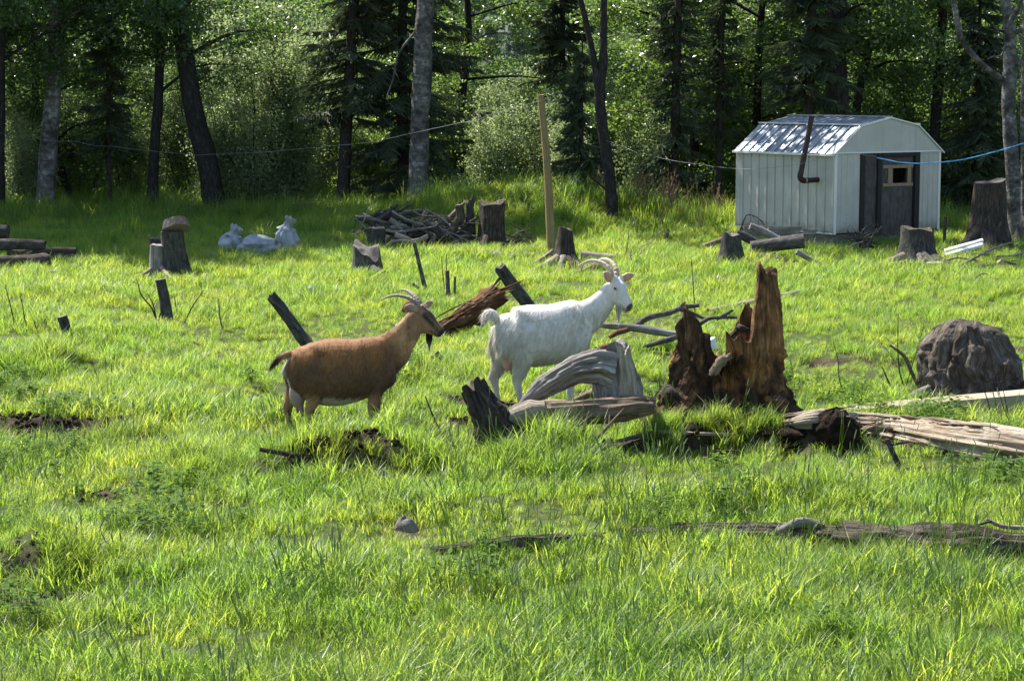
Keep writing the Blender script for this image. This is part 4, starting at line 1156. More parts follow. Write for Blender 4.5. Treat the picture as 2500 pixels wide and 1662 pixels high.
for i, (x0, x1, y0, y1) in enumerate(((1816, 1874, 551, 566), (1876, 1958, 552, 570), (1961, 1998, 559, 571))):
    A, _ = pts3([(x0, y0), (x1, y0 + 2), (x1 - 8, y1 + 2), (x0 + 0, y1)], 34.0 - 0.35 * i)
    n_ = np.array([0, 0.03, 0.0])
    V = np.vstack([A, A + n_])
    o = MB().add(V, [[0, 1, 2, 3], [7, 6, 5, 4], [0, 4, 5, 1], [1, 5, 6, 2], [2, 6, 7, 3], [3, 7, 4, 0]], uv=V[:, [2, 0]]).build('board', MAT['grey'], smooth=False, origin=A[3])
    tag(o, ('grey board left of three leaning on the shed wall', 'long grey board in the middle of three by the shed wall', 'short grey board nearest the shed corner')[i], 'board')
limb('bare_twig', 'curved bare twig rising over the boards at the shed wall', 'twig', [(1806, 566), (1816, 538), (1826, 524), (1850, 532), (1868, 552)], [2.2, 1.8, 1.3, 1], 'bark', 33.5, None, 5, 0.1, 0, twigs=3)
RC = 'snarled dead roots before the shed door'
rg = np.random.default_rng(77)
for i in range(16):
    a = rg.uniform(0.2, 2.9)
    l = rg.uniform(34, 74)
    e = (2112 + l * math.cos(a) * 0.75, 598 - l * math.sin(a) * 0.95 + 10)
    limb('root_snag', 'dark snarled root standing in the tangle before the shed door', 'root', [(2112 + rg.normal(0, 8), 604), ((2112 + e[0]) / 2 + rg.normal(0, 8), (600 + e[1]) / 2 - 8), e], [4, 2.4, 1.1], 'bark', 33.4 + rg.normal(0, .12), RC, 6, 0.2, 0, twigs=2)
limb('root_snag', 'pale root curling left out of the root tangle', 'root', [(2110, 590), (2088, 596), (2068, 606)], [3, 2.4, 1.5], 'grey', 33.3, None, 6, 0.2, 0)
stump('broken forked stump with pale roots before the shed', 2240, 642, 100, 82, 'bark', 'bark_brown', [(-92, 6, 8, 'pale'), (-58, -2, 8, 'grey'), (96, 12, 8), (20, 16, 6, 'bark_silver'), (70, 22, 7)], (-0.05, 0), 1.5, 0.06, top_w=0.75, spikes=[(0.3, 0.9, 0.2), (3.3, 0.7, 0.1)])
stump('huge dark mossy stump standing beside the gnarled birch', 2408, 612, 88, 168, 'char', 'end_dark', [(-72, 8, 16), (70, 6, 14), (10, 16, 14)], (0.02, 0.0), 1.5, 0.02, top_w=0.8, flute=0.16, spikes=[(0.4, 1.2, 0.06)])
stump('small round cut log end low in grass before the forked stump', 2278, 660, 40, 18, 'bark', 'end', [], (0, 0), 1.1, 0.01, exc=False)
for i, off in enumerate((0, 11)):
    A, _ = pts3([(2308, 612 + off), (2401, 586 + off * 0.9), (2401, 592 + off * 0.9), (2308, 620 + off)], 33.6 - 0.2 * i)
    V = np.vstack([A, A + [0, 0.10, 0.02]])
    o = MB().add(V, [[0, 1, 2, 3], [7, 6, 5, 4], [0, 4, 5, 1], [1, 5, 6, 2], [2, 6, 7, 3], [3, 7, 4, 0]], uv=V[:, [2, 0]]).build('plank', MAT['trim'], smooth=False, origin=A[3])
    tag(o, ('upper of two white painted planks propped before the huge stump', 'lower of two white painted planks propped before the huge stump')[i], 'plank')
limb('post_stub', 'thin dark stake standing at the right shed corner', 'post', [(2306, 612), (2306, 570), (2308, 530)], [4.5, 4, 4], 'bark', 35.0, None, 7, 0.06, 0.01)
RB = 'dead branches littering the grass at the right'
RL = 'dead grey branch lying in the litter below the gnarled birch'
for path, r, tw in (([(2290, 646), (2330, 630), (2370, 634), (2400, 640)], 3, 5), ([(2325, 658), (2380, 630), (2430, 605), (2476, 590)], 3.5, 3), ([(2340, 640), (2400, 628), (2470, 624), (2520, 610)], 3, 5), ([(2310, 654), (2340, 640), (2344, 636)], 2.5, 2),
                    ([(2420, 650), (2450, 640), (2500, 652)], 6, 3), ([(2376, 684), (2396, 668), (2412, 670)], 2.2, 0), ([(2430, 660), (2450, 652), (2480, 660)], 3, 2), ([(2400, 620), (2450, 640), (2510, 640)], 4, 4), ([(2450, 625), (2480, 632), (2520, 622)], 3, 3)):
    limb('dead_branch', RL, 'branch', path, [r, r * 0.8, r * 0.5], 'grey' if r < 4 else 'bark', None, RB, 6, 0.15, 0.01, twigs=tw)
limb('pale_log', 'short pale log end in the grass below the gnarled birch', 'log', [(2438, 638), (2446, 648), (2450, 656)], [8, 9, 9], 'pale', None, None, 10, 0.1, 0, 'end_tan')
limb('bark_root', 'thick silvery birch root sweeping to the right picture edge', 'root', [(2470, 632), (2490, 600), (2520, 540)], [16, 22, 26], 'bark_silver', 35.6, None, 12, 0.15, 0.02)

for path, r, m, lab in (([(1770, 634), (1820, 640), (1872, 640)], 8, 'grey', 'grey log half sunk in grass before the squat stump'), ([(1848, 626), (1900, 632), (1946, 640)], 6, 'bark', 'thin dark log under the silvery bark log'),
                        ([(1990, 602), (2024, 606), (2062, 606)], 8, 'bark', 'dark log lying along the shed foundation'), ([(2148, 652), (2180, 648), (2212, 640)], 7, 'pale', 'pale log lying left of the broken forked stump'),
                        ([(2330, 664), (2366, 660), (2402, 652)], 8, 'bark', 'dark log in the branch litter below the huge stump'), ([(2424, 634), (2462, 630), (2520, 616)], 7, 'bark_silver', 'silvery log in the litter beside the birch root'),
                        ([(1298, 646), (1326, 630), (1350, 612)], 5, 'pale', 'pale stick leaning on the tall post foot'), ([(1420, 660), (1450, 652), (1484, 642)], 5, 'grey', 'grey stick below the pale sawn log'), ([(1396, 672), (1420, 664), (1444, 652)], 6, 'tan', 'brown broken root piece before the rooted stump')):
    limb('log', lab, 'log', path, [r, r, r * 0.9], m, None, None, 12, 0.18, 0.03, twigs=1, flute=0.1)

# --- brush heap under the trees
HB = 'twiggy brush heap under the spruce'
for i in range(16):
    c = (775 + rg.normal(0, 26), 512 + rg.normal(0, 9))
    a = rg.uniform(-0.6, 0.6)
    limb('dead_branch', 'brown twiggy branch in the heap under the bare-trunked spruce', 'branch', [(c[0] - 30 * math.cos(a), c[1] + 20 * math.sin(a) + 8), c, (c[0] + 30 * math.cos(a), c[1] - 24 * math.sin(a) - 6)], [2, 1.6, 1], 'bark_brown', 44.0 + rg.normal(0, .4), HB, 5, 0.15, 0, twigs=6)
limb('pale_log', 'short white birch log sticking out of the twig heap', 'log', [(786, 506), (802, 518), (818, 534)], [5, 5, 5], 'birch', 43.0, None, 8, 0.06, 0.0, 'end')

# --- white sacks by the forest edge
def sack(label, cx, cy, w, h, D, seed, neck=None):
    c = W(cx, cy, D); k = mpp(D)
    rx, rz = w * k / 2, h * k / 2
    u, v = np.meshgrid(np.linspace(0, 2 * np.pi, 40, endpoint=False), np.linspace(-1, 1, 24))
    t = np.sqrt(np.clip(1 - np.abs(v) ** 2.6, 0.0, 1))
    cr = 1 + 0.22 * fbm(np.cos(u) * 2.0 + seed, np.sin(u) * 2.0, v * 1.8, 4) - 0.16 * np.abs(vnoise(np.cos(u) * 4 + seed, np.sin(u) * 4, v * 4))
    X = np.cos(u) * rx * t * cr; Y = np.sin(u) * rx * 0.8 * t * cr; Z = v * rz * (1 + 0.12 * vnoise(np.cos(u) * 2, np.sin(u) * 2, seed))
    if neck:
        f = np.clip((v - 0.1) / 0.9, 0, 1)
        X, Y = X * (1 - 0.35 * f), Y * (1 - 0.35 * f)
    pl = 1 + (0.10 + 0.25 * np.clip(v, 0, 1)) * np.cos(u * 8 + 3 * vnoise(v * 2, seed, 0.5)) * 0.5
    X, Y = X * pl, Y * pl
    V = np.stack([X, Y, Z], -1).reshape(-1, 3) + c
    i = np.arange(23)[:, None] * 40; j = np.arange(40)[None]; kk = (j + 1) % 40
    o = MB().add(V, np.stack([i + j, i + kk, i + 40 + kk, i + 40 + j], -1).reshape(-1, 4)).build('plastic_sack', MAT['bag'], origin=c - [0, 0, rz])
    tag(o, label, 'sack')
    if neck:                                          # gathered mouth of the sack
        tp = c + [rx * 0.12, 0, rz * 0.8]
        nb = MB(); tube(nb, [tp, tp + [0.01, 0, rz * 0.18], tp + [0.03, 0, rz * 0.32], tp + [0.06, 0, rz * 0.55]], [rx * 0.55, rx * 0.26, rx * 0.28, rx * 0.40], 28, 22, rough=0.3, seed=seed, jag=0.05, flute=0.35)
        ob = nb.build('gathered_mouth', MAT['bag']); ob.parent = o; ob.matrix_parent_inverse = Matrix.Translation(-o.location)
stump('dark root-bound stump hidden in the middle of the brush pile', 1046, 602, 60, 56, 'char', 'bark_brown', [(-34, 4, 8), (36, 6, 8), (10, 8, 7)], (0, 0), 1.4, 0.03, exc=False)
stump('leaning dark stump behind the pale logs of the brush pile', 992, 594, 50, 52, 'bark', 'end_dark', [(-30, 4, 7), (24, 6, 6)], (0.2, 0), 1.3, 0.03, exc=False)
sack('knotted white plastic sack at the left of the three sacks', 564, 598, 66, 60, 34.4, 1, 0.7)
sack('broad slumped white plastic sack between the other two', 628, 604, 96, 62, 34.2, 2)
sack('upright white plastic sack with gathered top on the right', 698, 592, 66, 82, 34.5, 3, 0.75)
sack('small flat white sack lying in grass before the others', 516, 627, 38, 20, 33.4, 4)
limb('board', 'low pale board lying in grass before the white sacks', 'board', [(590, 626), (620, 624), (648, 623)], [4, 4, 3], 'trim', 33.6, None, 6, 0.05, 0.01)

# --- hero pieces near the goats
# log with a dark rotten stub at its left end
t0 = G(1300, 1062)
t = thing('fallen_log', 'brown fallen log with blackened upturned stub before the white goat', 'log', t0)
P, D = pts3([(1196, 1048), (1262, 1030), (1330, 1014), (1410, 1006), (1500, 998), (1560, 992), (1594, 990)], G(1300, 1056)[1] + 0.12)
mb = MB(); tube(mb, P, [0.10, 0.105, 0.108, 0.10, 0.095, 0.085, 0.062], 72, 90, rough=0.16, seed=5, jag=0.03, flute=0.10, crack=26); mb.build('trunk', MAT['tan'], t)
exc_line(P, 0.13)
P2, _ = pts3([(1330, 1002), (1300, 1010), (1272, 1018), (1225, 1030)], D - 0.05)
mb = MB(); tube(mb, P2 + [0, 0, 0.02], [0.055, 0.088, 0.082, 0.05], 14, 20, rough=0.22, seed=6, jag=0.02); mb.build('bare_patch', MAT['pale'], t)
P3, _ = pts3([(1218, 1075), (1196, 1030), (1178, 990), (1158, 950)], D - 0.1)
mb = MB(); tube(mb, P3, [0.17, 0.13, 0.108, 0.088], 60, 70, rough=0.34, fr=5, seed=7, jag=0.07, flute=0.2, crack=24); mb.build('rotten_stub', MAT['char'], t)
EXC.append((P3[0][0], P3[0][1], P3[0][0] + .1, P3[0][1], 0.2))
for path, r in (([(1238, 1052), (1234, 1030), (1232, 990)], 4), ([(1214, 1040), (1216, 1010), (1208, 988)], 4)):
    Q_, _ = pts3(path, D - 0.14); mb = MB(); tube(mb, Q_, [r * .0034, r * .003, r * .002], 6, 8, rough=0.2, seed=r); mb.build('splinter', MAT['tan'], t)
# grey arched root
t0 = G(1500, 1000)
t = thing('arched_root_log', 'weathered grey arched root log standing against the brown fallen log', 'log', t0)
Dg = D + 0.30
P, _ = pts3([(1516, 1002), (1508, 960), (1498, 905), (1488, 858)], Dg)
mb = MB(); tube(mb, P, [0.185, 0.17, 0.16, 0.135], 80, 60, rough=0.12, fr=3, seed=8, jag=0.07, flute=0.16, crack=30); mb.build('trunk', MAT['grey'], t)
P, _ = pts3([(1500, 900), (1462, 892), (1415, 900), (1368, 922), (1325, 950), (1292, 974), (1264, 996)], Dg - 0.06)
mb = MB(); tube(mb, P, [0.16, 0.145, 0.115, 0.10, 0.085, 0.055, 0.02], 72, 90, rough=0.18, fr=4, seed=9, flute=0.14, ex=0.9, crack=30); mb.build('root', MAT['grey'], t)
P, _ = pts3([(1530, 990), (1532, 930), (1524, 868)], Dg - 0.10)
mb = MB(); tube(mb, P, [0.075, 0.07, 0.06], 48, 50, rough=0.2, seed=10, jag=0.07, flute=0.2, crack=16); mb.build('sun_toned_slab', MAT['pale'], t)  # paler wood colour puts sunlight on this side of the trunk
P, _ = pts3([(1450, 868), (1470, 852), (1492, 848), (1506, 862)], Dg - 0.08)
mb = MB(); tube(mb, P, [0.018, 0.03, 0.028, 0.015], 8, 16, rough=0.3, seed=11, jag=0.02); mb.build('bark_scrap', MAT['shred'], t)
P, _ = pts3([(1400, 980), (1440, 962), (1480, 960)], Dg + 0.1)
mb = MB(); tube(mb, P, [0.025, 0.03, 0.03], 8, 12, rough=0.2, seed=12); mb.build('lower_root', MAT['tan'], t)
EXC.append((P[2][0], Dg, P[2][0] + 0.1, Dg, 0.2))
limb('grey_slab', 'dark grey broken wood slab behind the blackened stub', 'log', [(1086, 998), (1112, 1002), (1150, 1004)], [7, 15, 20], 'bark_silver', 17.6, None, 12, 0.2, 0.04)

# big orange rotten stump: a hollow jagged shell
def rotten_stump():
    base = G(1782, 1000)
    Dr = base[1]
    t = thing('rotten_stump', 'tall orange-brown rotten hollow stump with jagged spires', 'stump', base)
    na, nz = 260, 80
    a = np.linspace(0, 2 * np.pi, na, endpoint=False)
    deg = (np.degrees(a) + 180) % 360 - 180
    def bump(c, w, p=1.0):
        d = np.abs((deg - c + 180) % 360 - 180)
        return np.clip(1 - d / w, 0, 1) ** p
    Hh = 0.50 + 0.0 * a
    Hh = Hh + 0.50 * bump(-163, 20, 0.7) + 0.30 * bump(-138, 22, 0.8) - 0.04 * bump(-112, 14)
    Hh = Hh + 0.35 * bump(-92, 22, 0.8) + 0.20 * bump(-66, 22, 0.7)
    Hh = Hh + 0.84 * np.clip(bump(-24, 44, 0.7) * 2.1, 0, 1) + 0.50 * bump(62, 26, 0.55) + 0.10 * bump(150, 40)
    Hh = Hh + 0.05 * vnoise(a * 9, 0.3, 2.0) + 0.025 * vnoise(a * 25, 3.3, 1.0)
    Hh = (Hh - 0.13 * bump(-112, 16) - 0.10 * bump(-108, 30)) * 0.84
    ca, sa = np.cos(a), np.sin(a)
    f = np.linspace(0, 1, nz)
    z = f[:, None] * (Hh[None] + 0.1) - 0.1
    R = 0.435 - 0.095 * np.clip(z, 0, 2) + 0.10 * np.exp(-np.clip(z, 0, 9) / 0.12) * (1 + 0.8 * vnoise(ca * 2.1, sa * 2.1, 4.4))[None]
    R = R * (1 + 0.15 * vnoise((ca * 2.6)[None], (sa * 2.6)[None], z * 1.2) + 0.10 * vnoise((ca * 8)[None], (sa * 8)[None], z * 1.3) + (0.05 + 0.07 * (z < 0.5)) * fbm((ca * 11)[None], (sa * 11)[None], z * 9, 4))
    # burnt hollow low in front and a ledge above it
    hol = np.exp(-((deg + 105) / 34) ** 2)[None] * np.exp(-((z - 0.20) / 0.20) ** 2)
    R = R * (1 - 0.55 * hol)
    led = np.exp(-((deg + 108) / 12) ** 2)[None] * np.exp(-((z - 0.44) / 0.06) ** 2)
    R = R * (1 + 0.16 * led)
    lx = -0.14 * bump(-92, 24) [None] * np.clip(z - 0.5, 0, 1) / 0.4 - 0.06 * bump(-163, 24)[None] * np.clip(z - 0.5, 0, 1) / 0.4 - 0.05 * bump(-24, 44)[None] * np.clip(z - 1.12, 0, 1) / 0.2
    out = np.stack([ca[None] * R + lx, sa[None] * R * 0.85, z], -1)
    th = (0.055 + 0.05 * (1 - f)[:, None]) * (1 + 0.3 * vnoise(a * 5, 7.0, 0.0))[None]
    Ri = np.maximum(R - th, 0.03)
    inn = np.stack([ca[None] * Ri + lx, sa[None] * Ri * 0.85, z - 0.015 * (f[:, None] > 0.97)], -1)
    V = np.concatenate([out, inn[::-1]], 0) + base
    n = 2 * nz
    i = np.arange(n - 1)[:, None] * na; j = np.arange(na)[None]; k = (j + 1) % na
    Q = np.stack([i + j, i + k, i + na + k, i + na + j], -1).reshape(-1, 4)
    s = np.concatenate([z, z[::-1] + 0.3], 0)
    uv = np.stack(np.broadcast_arrays((a * 0.45)[None], s), -1).reshape(-1, 2)
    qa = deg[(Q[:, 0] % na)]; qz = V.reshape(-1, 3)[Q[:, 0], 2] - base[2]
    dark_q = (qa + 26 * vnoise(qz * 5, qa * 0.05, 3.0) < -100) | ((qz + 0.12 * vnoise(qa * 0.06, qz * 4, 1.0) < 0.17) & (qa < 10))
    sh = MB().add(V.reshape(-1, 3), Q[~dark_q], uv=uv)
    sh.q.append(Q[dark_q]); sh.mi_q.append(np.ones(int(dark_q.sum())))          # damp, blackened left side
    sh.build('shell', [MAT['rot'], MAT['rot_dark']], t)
    for path, r, m in (([(1656, 975), (1634, 958), (1624, 980)], [14, 18, 9], 'char'), ([(1876, 985), (1904, 982), (1918, 1008)], [16, 15, 9], 'rot'), ([(1788, 818), (1806, 802), (1824, 806)], [6, 8, 5], 'char'),
                       ([(1742, 905), (1762, 880), (1775, 872)], [9, 12, 5], 'tan')):
        Pp, _ = pts3(path, Dr - 0.36 if path[0][1] > 850 else Dr - 0.1)
        mb = MB(); tube(mb, Pp, [q * mpp(Dr) for q in r], 16, 24, rough=0.55, fr=6, seed=nseed(), flute=0.3, jag=0.05)
        mb.build('crumbling_knot', MAT[m], t)
    EXC.append((base[0] - 0.15, base[1], base[0] + 0.15, base[1], 0.42))
rotten_stump()
limb('log', 'short dark log end lying right of the orange stump', 'log', [(1906, 962), (1922, 966), (1936, 976)], [12, 13, 12], 'bark', 17.9, None, 12, 0.12, 0, 'end_dark')
Dn = G(1600, 850)[1]
limb('dead_branch', 'straight grey dead branch between white goat and orange stump', 'branch', [(1462, 793), (1537, 799), (1594, 807), (1660, 820)], [7, 9, 10, 10], 'grey', Dn, None, 10, 0.12, 0.02, twigs=1)
limb('dead_branch', 'forked crooked grey branch rising behind the orange stump', 'branch', [(1550, 797), (1583, 775), (1636, 763), (1668, 750), (1706, 745)], [8, 8, 7, 6, 5], 'bark_silver', Dn + 0.15, None, 9, 0.16, 0.02, sub=[([(1660, 754), (1690, 765), (1720, 778)], [6, 5, 4]), ([(1655, 756), (1664, 745), (1672, 738)], [4, 3.5, 3])])
limb('dead_branch', 'long bent grey branch passing behind the orange stump', 'branch', [(1572, 846), (1613, 834), (1652, 822), (1709, 790), (1738, 776), (1796, 775)], [5, 7, 7, 6, 5, 3.5], 'bark_silver', Dn - 0.2, None, 9, 0.14, 0.02, sub=[([(1752, 778), (1770, 768), (1786, 758)], [4, 5, 4])])
limb('dead_branch', 'reddish broken branch end lying below the straight branch', 'branch', [(1490, 822), (1508, 812), (1530, 806)], [5, 7, 6], 'shred', Dn - 0.1, None, 8, 0.2, 0.03)
# white plastic tub
c = W(1732, 822, 21.6); mb = MB()
c[2] = float(gz(c[0], c[1])) + 0.02
tube(mb, [c, c + [-0.02, 0, 0.05], c + [-0.04, 0, 0.10]], [0.09, 0.10, 0.11], 18, 6, rough=0.0)
tag(mb.build('plastic_tub', MAT['plastic'], origin=c), 'white plastic tub in grass behind the orange stump', 'tub')
log_on_ground('pale_log', 'long pale log lying in grass beyond the orange stump', 'log', [(1730, 768), (1860, 742), (2004, 712)], [0.04, 0.05, 0.045], 'pale', exc=False)

# black round stump
def black_stump():
    g = G(2380, 962)
    t = thing('charred_stump', 'large rounded black charred stump with fibrous sides', 'stump', g)
    k = mpp(g[1])
    na, nz = 120, 60
    a = np.linspace(0, 2 * np.pi, na, endpoint=False); f = np.linspace(0, 1, nz)
    A, F = np.meshgrid(a, f)
    R = 0.45 * np.clip(1 - F ** 3.2, 0, 1) ** 0.5 * (1.04 - 0.05 * F)
    R = R * (1 + 0.12 * fbm(np.cos(A) * 1.7, np.sin(A) * 1.7, F * 1.6, 3) + (1 - F ** 3) * (0.08 * vnoise(np.cos(A) * 7, np.sin(A) * 7, F * 1.2) + 0.05 * fbm(np.cos(A) * 13, np.sin(A) * 13, F * 9, 3)))
    Z = -0.12 + F * 0.77 + 0.7 * F * (1 - F ** 5) * (-0.13 * np.cos(A) + 0.07 * fbm(np.cos(A) * 3, np.sin(A) * 3, F, 3))
    X = np.cos(A) * R - 0.06 * F + 0.03; Y = np.sin(A) * R * 0.85
    V = np.stack([X, Y, Z], -1).reshape(-1, 3) + g + [0, 0.15, 0]
    V = V + 0.045 * np.stack([fbm(V[:, 0] * 7 + q, V[:, 1] * 7, V[:, 2] * 7, 4) for q in (0, 5.0, 9.0)], -1)
    i = np.arange(nz - 1)[:, None] * na; j = np.arange(na)[None]; kk = (j + 1) % na
    MB().add(V, np.stack([i + j, i + kk, i + na + kk, i + na + j], -1).reshape(-1, 4), uv=np.stack([A * 0.4, F * 0.7], -1).reshape(-1, 2)).build('trunk', MAT['charred'], t)
    for dx, dy, r in ((-90, 0, 10), (60, 10, 16), (110, 4, 14), (0, 14, 12)):
        e = G(2390 + dx, 962 + dy); e[2] += 0.01
        mb = MB(); tube(mb, [g + [dx * k * 0.5, 0, 0.12], (g + e) / 2 + [dx * k * 0.2, 0, 0.07], e], [r * k * 1.3, r * k, r * k * 0.4], 9, 14, rough=0.2, seed=nseed())
        mb.build('root', MAT['char'], t)
    EXC.append((g[0] - 0.1, g[1] + 0.15, g[0] + 0.1, g[1] + 0.15, 0.45))
black_stump()
limb('rotten_chunk', 'grey and white rotten wood chunk left of the black stump', 'log', [(2216, 972), (2240, 962), (2268, 950)], [9, 13, 12], 'grey', None, None, 12, 0.3, 0.04)
# long beam
A = [W(2062, 1002, G(2062, 1012)[1]), W(2560, 958, G(2540, 1004)[1])]
d = (A[1] - A[0]); d /= np.linalg.norm(d)
sd = np.array([-d[1], d[0], 0]); sd /= np.linalg.norm(sd)
V = []
for p, hh in ((A[0], 0.035), (A[1], 0.13)):
    V += [p, p + sd * 0.16 + [0, 0, 0.02], p + sd * 0.16 - [0, 0, hh - 0.02], p - [0, 0, hh]]
V = np.array(V)
o = MB().add(V, [[0, 1, 5, 4], [1, 2, 6, 5], [2, 3, 7, 6], [3, 0, 4, 7], [0, 3, 2, 1], [4, 5, 6, 7]], uv=np.stack([V[:, 2] * 3 + V[:, 1], V[:, 0]], -1)).build('timber_beam', MAT['plank'], smooth=False, origin=V[3])
tag(o, 'long sawn timber beam lying before the black stump', 'beam')
exc_line([A[0] + sd * 0.08, A[1] + sd * 0.08], 0.09)
# bleached log
o, Pl = log_on_ground('bleached_log', 'big bleached splintered log running to the right picture edge', 'log', [(1925, 1046), (2010, 1052), (2090, 1066), (2200, 1082), (2310, 1104), (2420, 1128), (2580, 1160)], [0.03, 0.075, 0.10, 0.115, 0.135, 0.15, 0.15], 'pale', None, 80, 0.10, sink=0.35, flute=0.30, n=130, crack=50)
rg2 = np.random.default_rng(12)
for i in range(40):                                   # long splinters standing off the bleached log
    u = rg2.uniform(0.5, 4.9); k0 = int(u)
    c = Pl[k0] + (Pl[k0 + 1] - Pl[k0]) * (u - k0)
    dd = (Pl[k0 + 1] - Pl[k0]); dd = dd / np.linalg.norm(dd)
    R0 = (0.075, 0.10, 0.115, 0.135, 0.15)[min(k0, 4)]
    a_ = rg2.uniform(0.1, 2.6)
    rad_ = np.array([0, -math.cos(a_), math.sin(a_)]) * R0 * 1.0
    ln = rg2.uniform(0.08, 0.3)
    mb = MB(); tube(mb, [c + rad_ - dd * ln, c + rad_ * 1.03, c + rad_ * rg2.uniform(1.0, 1.12) + dd * ln], [0.003, 0.012, 0.004], 5, 7, rough=0.3, seed=i)
    sp_ = mb.build('splinter', MAT['pale' if rg2.uniform() < 0.7 else 'tan'])
    sp_.parent = o; sp_.matrix_parent_inverse = o.matrix_world.inverted() if False else Matrix.Translation(-o.location)
limb('bark_flap', 'curled bark flap on top of the bleached log', 'bark', [(2085, 1056), (2125, 1046), (2165, 1046), (2205, 1056)], [4, 8, 8, 3], 'tan', Pl[3][1] - 0.12, None, 9, 0.3, 0.03)
# soil clod torn up
def clod(label, px, py, rx, rz, seed):
    g = G(px, py)
    g = g + [0, rx * 0.5, 0]
    u, v = np.meshgrid(np.linspace(0, 2 * np.pi, 48, endpoint=False), np.linspace(-0.4, 1, 26))
    r = np.sqrt(np.clip(1 - np.clip(v, 0, 1) ** 3, 0, 1)) * (1 + 0.28 * fbm(np.cos(u) * 2 + seed, np.sin(u) * 2, v * 2, 5) + 0.14 * fbm(np.cos(u) * 8, np.sin(u) * 8, v * 8, 3))
    V = np.stack([np.cos(u) * rx * r, np.sin(u) * rx * 0.8 * r, v * rz * (1 + 0.15 * vnoise(np.cos(u) * 3, np.sin(u) * 3, seed))], -1).reshape(-1, 3) + g
    i = np.arange(25)[:, None] * 48; j = np.arange(48)[None]; k = (j + 1) % 48
    o = MB().add(V, np.stack([i + j, i + k, i + 48 + k, i + 48 + j], -1).reshape(-1, 4)).build('soil_clod', MAT['dirt'], origin=g)
    tag(o, label, 'soil')
clod('upturned dark soil clod leaning on the bleached log', 2042, 1090, 0.17, 0.27, 3)
clod('low dark lump of bare soil under the dark stick', 770, 1140, 0.15, 0.09, 5)
clod('crumbly brown soil lump left of the upturned clod', 1935, 1075, 0.20, 0.10, 7)
# rocks
def rock(label, px, py, w, h, seed, flatv=1.0):
    g = G(px, py) - [0, 0, 0.03]; k = mpp(g[1])
    u, v = np.meshgrid(np.linspace(0, 2 * np.pi, 36, endpoint=False), np.linspace(-0.5, 1, 20))
    r = np.sqrt(np.clip(1 - np.clip(v, -1, 1) ** 2, 0, 1)) * (1 + 0.16 * fbm(np.cos(u) * 1.6 + seed, np.sin(u) * 1.6, v * 1.6, 3))
    V = np.stack([np.cos(u) * w * k / 2 * r, np.sin(u) * w * k * 0.42 * r, v * h * k * (1 + 0.12 * vnoise(np.cos(u) * 2, np.sin(u) * 2, seed))], -1).reshape(-1, 3) + g
    i = np.arange(19)[:, None] * 36; j = np.arange(36)[None]; kk = (j + 1) % 36
    tag(MB().add(V, np.stack([i + j, i + kk, i + 36 + kk, i + 36 + j], -1).reshape(-1, 4)).build('rock', MAT['stone'], origin=g), label, 'rock')
    EXC.append((g[0], g[1] - 0.03, g[0] + 0.001, g[1] - 0.03, w * k * 0.62))
rock('rounded grey-brown rock sunk in foreground grass', 990, 1290, 66, 42, 2)
rock('mottled upright stone under the soil bank below the goats', 935, 1205, 44, 66, 4)
rock('flat pale stone in the lower middle of the grass', 758, 1432, 56, 26, 6)
rock('small pale stone near the lower left corner', 62, 1636, 40, 28, 8)
rock('small flat stone in bare ground left of the black stump', 2160, 860, 46, 14, 9)
# chip and sticks on the right
limb('wood_chip', 'pale broken wood chip beside the bleached log', 'wood chip', [(2134, 1076), (2148, 1066), (2160, 1056)], [7, 11, 6], 'pale', None, None, 7, 0.3, 0.02)
limb('dead_branch', 'dark curved stick lying on the bleached log', 'branch', [(2200, 1118), (2290, 1104), (2364, 1090), (2446, 1054)], [3, 4, 4, 3], 'bark', Pl[4][1] - 0.22, None, 7, 0.12, 0.01, twigs=1)
limb('post_stub', 'dark broken stub leaning in grass before the bleached log', 'post', [(2196, 1138), (2182, 1108), (2166, 1074)], [7, 7, 6], 'bark', None, None, 8, 0.2, 0.02, sub=[([(2172, 1086), (2194, 1082), (2216, 1078)], [4, 4, 3])])
log_on_ground('dead_branch', 'long pale stick lying on the soil bank', 'branch', [(1480, 1090), (1548, 1076), (1613, 1068), (1690, 1070), (1808, 1068)], [0.012, 0.017, 0.018, 0.015, 0.01], 'pale', None, 7, 0.15, sink=-0.6, exc=False)
ST = 'dead sticks standing up around the fallen log'
for path, r in (([(1412, 1086), (1424, 1050), (1438, 1008)], 6), ([(1434, 1092), (1476, 1050), (1522, 999)], 5), ([(1573, 1010), (1596, 972), (1618, 936)], 5), ([(1350, 1020), (1346, 1000), (1340, 985)], 2)):
    limb('dead_stick', 'broken dead stick propped up beside the brown fallen log', 'stick', path, [r, r * 0.9, r * 0.5], 'tan', None, ST, 7, 0.15, 0.02, twigs=1)
limb('dead_stick', 'long thin dark stick slanting down to the foreground', 'stick', [(1204, 1248), (1147, 1171), (1103, 1106), (1061, 1023), (1038, 967)], [4, 3.6, 3, 2.4, 1.5], 'bark', 15.2, None, 6, 0.1, 0)
limb('wood_splinter', 'pale flat splinter lying along the slanting stick', 'splinter', [(1150, 1172), (1176, 1200), (1200, 1228)], [2, 6, 3], 'pale', 15.1, None, 6, 0.1, 0)
limb('dead_stick', 'short dark stick poking left from the soil bank', 'stick', [(760, 1124), (700, 1108), (636, 1097)], [7, 6.5, 6], 'char', G(740, 1140)[1], None, 9, 0.12, 0.01)
log_on_ground('dead_branch', 'thin pale bent stick in grass above the rounded rock', 'branch', [(912, 1228), (952, 1220), (993, 1232), (1060, 1234), (1120, 1238)], [0.008, 0.011, 0.011, 0.009, 0.006], 'pale', None, 6, 0.15, sink=-3.0, exc=False)
SP = 'wiry saplings in front of the black stump'
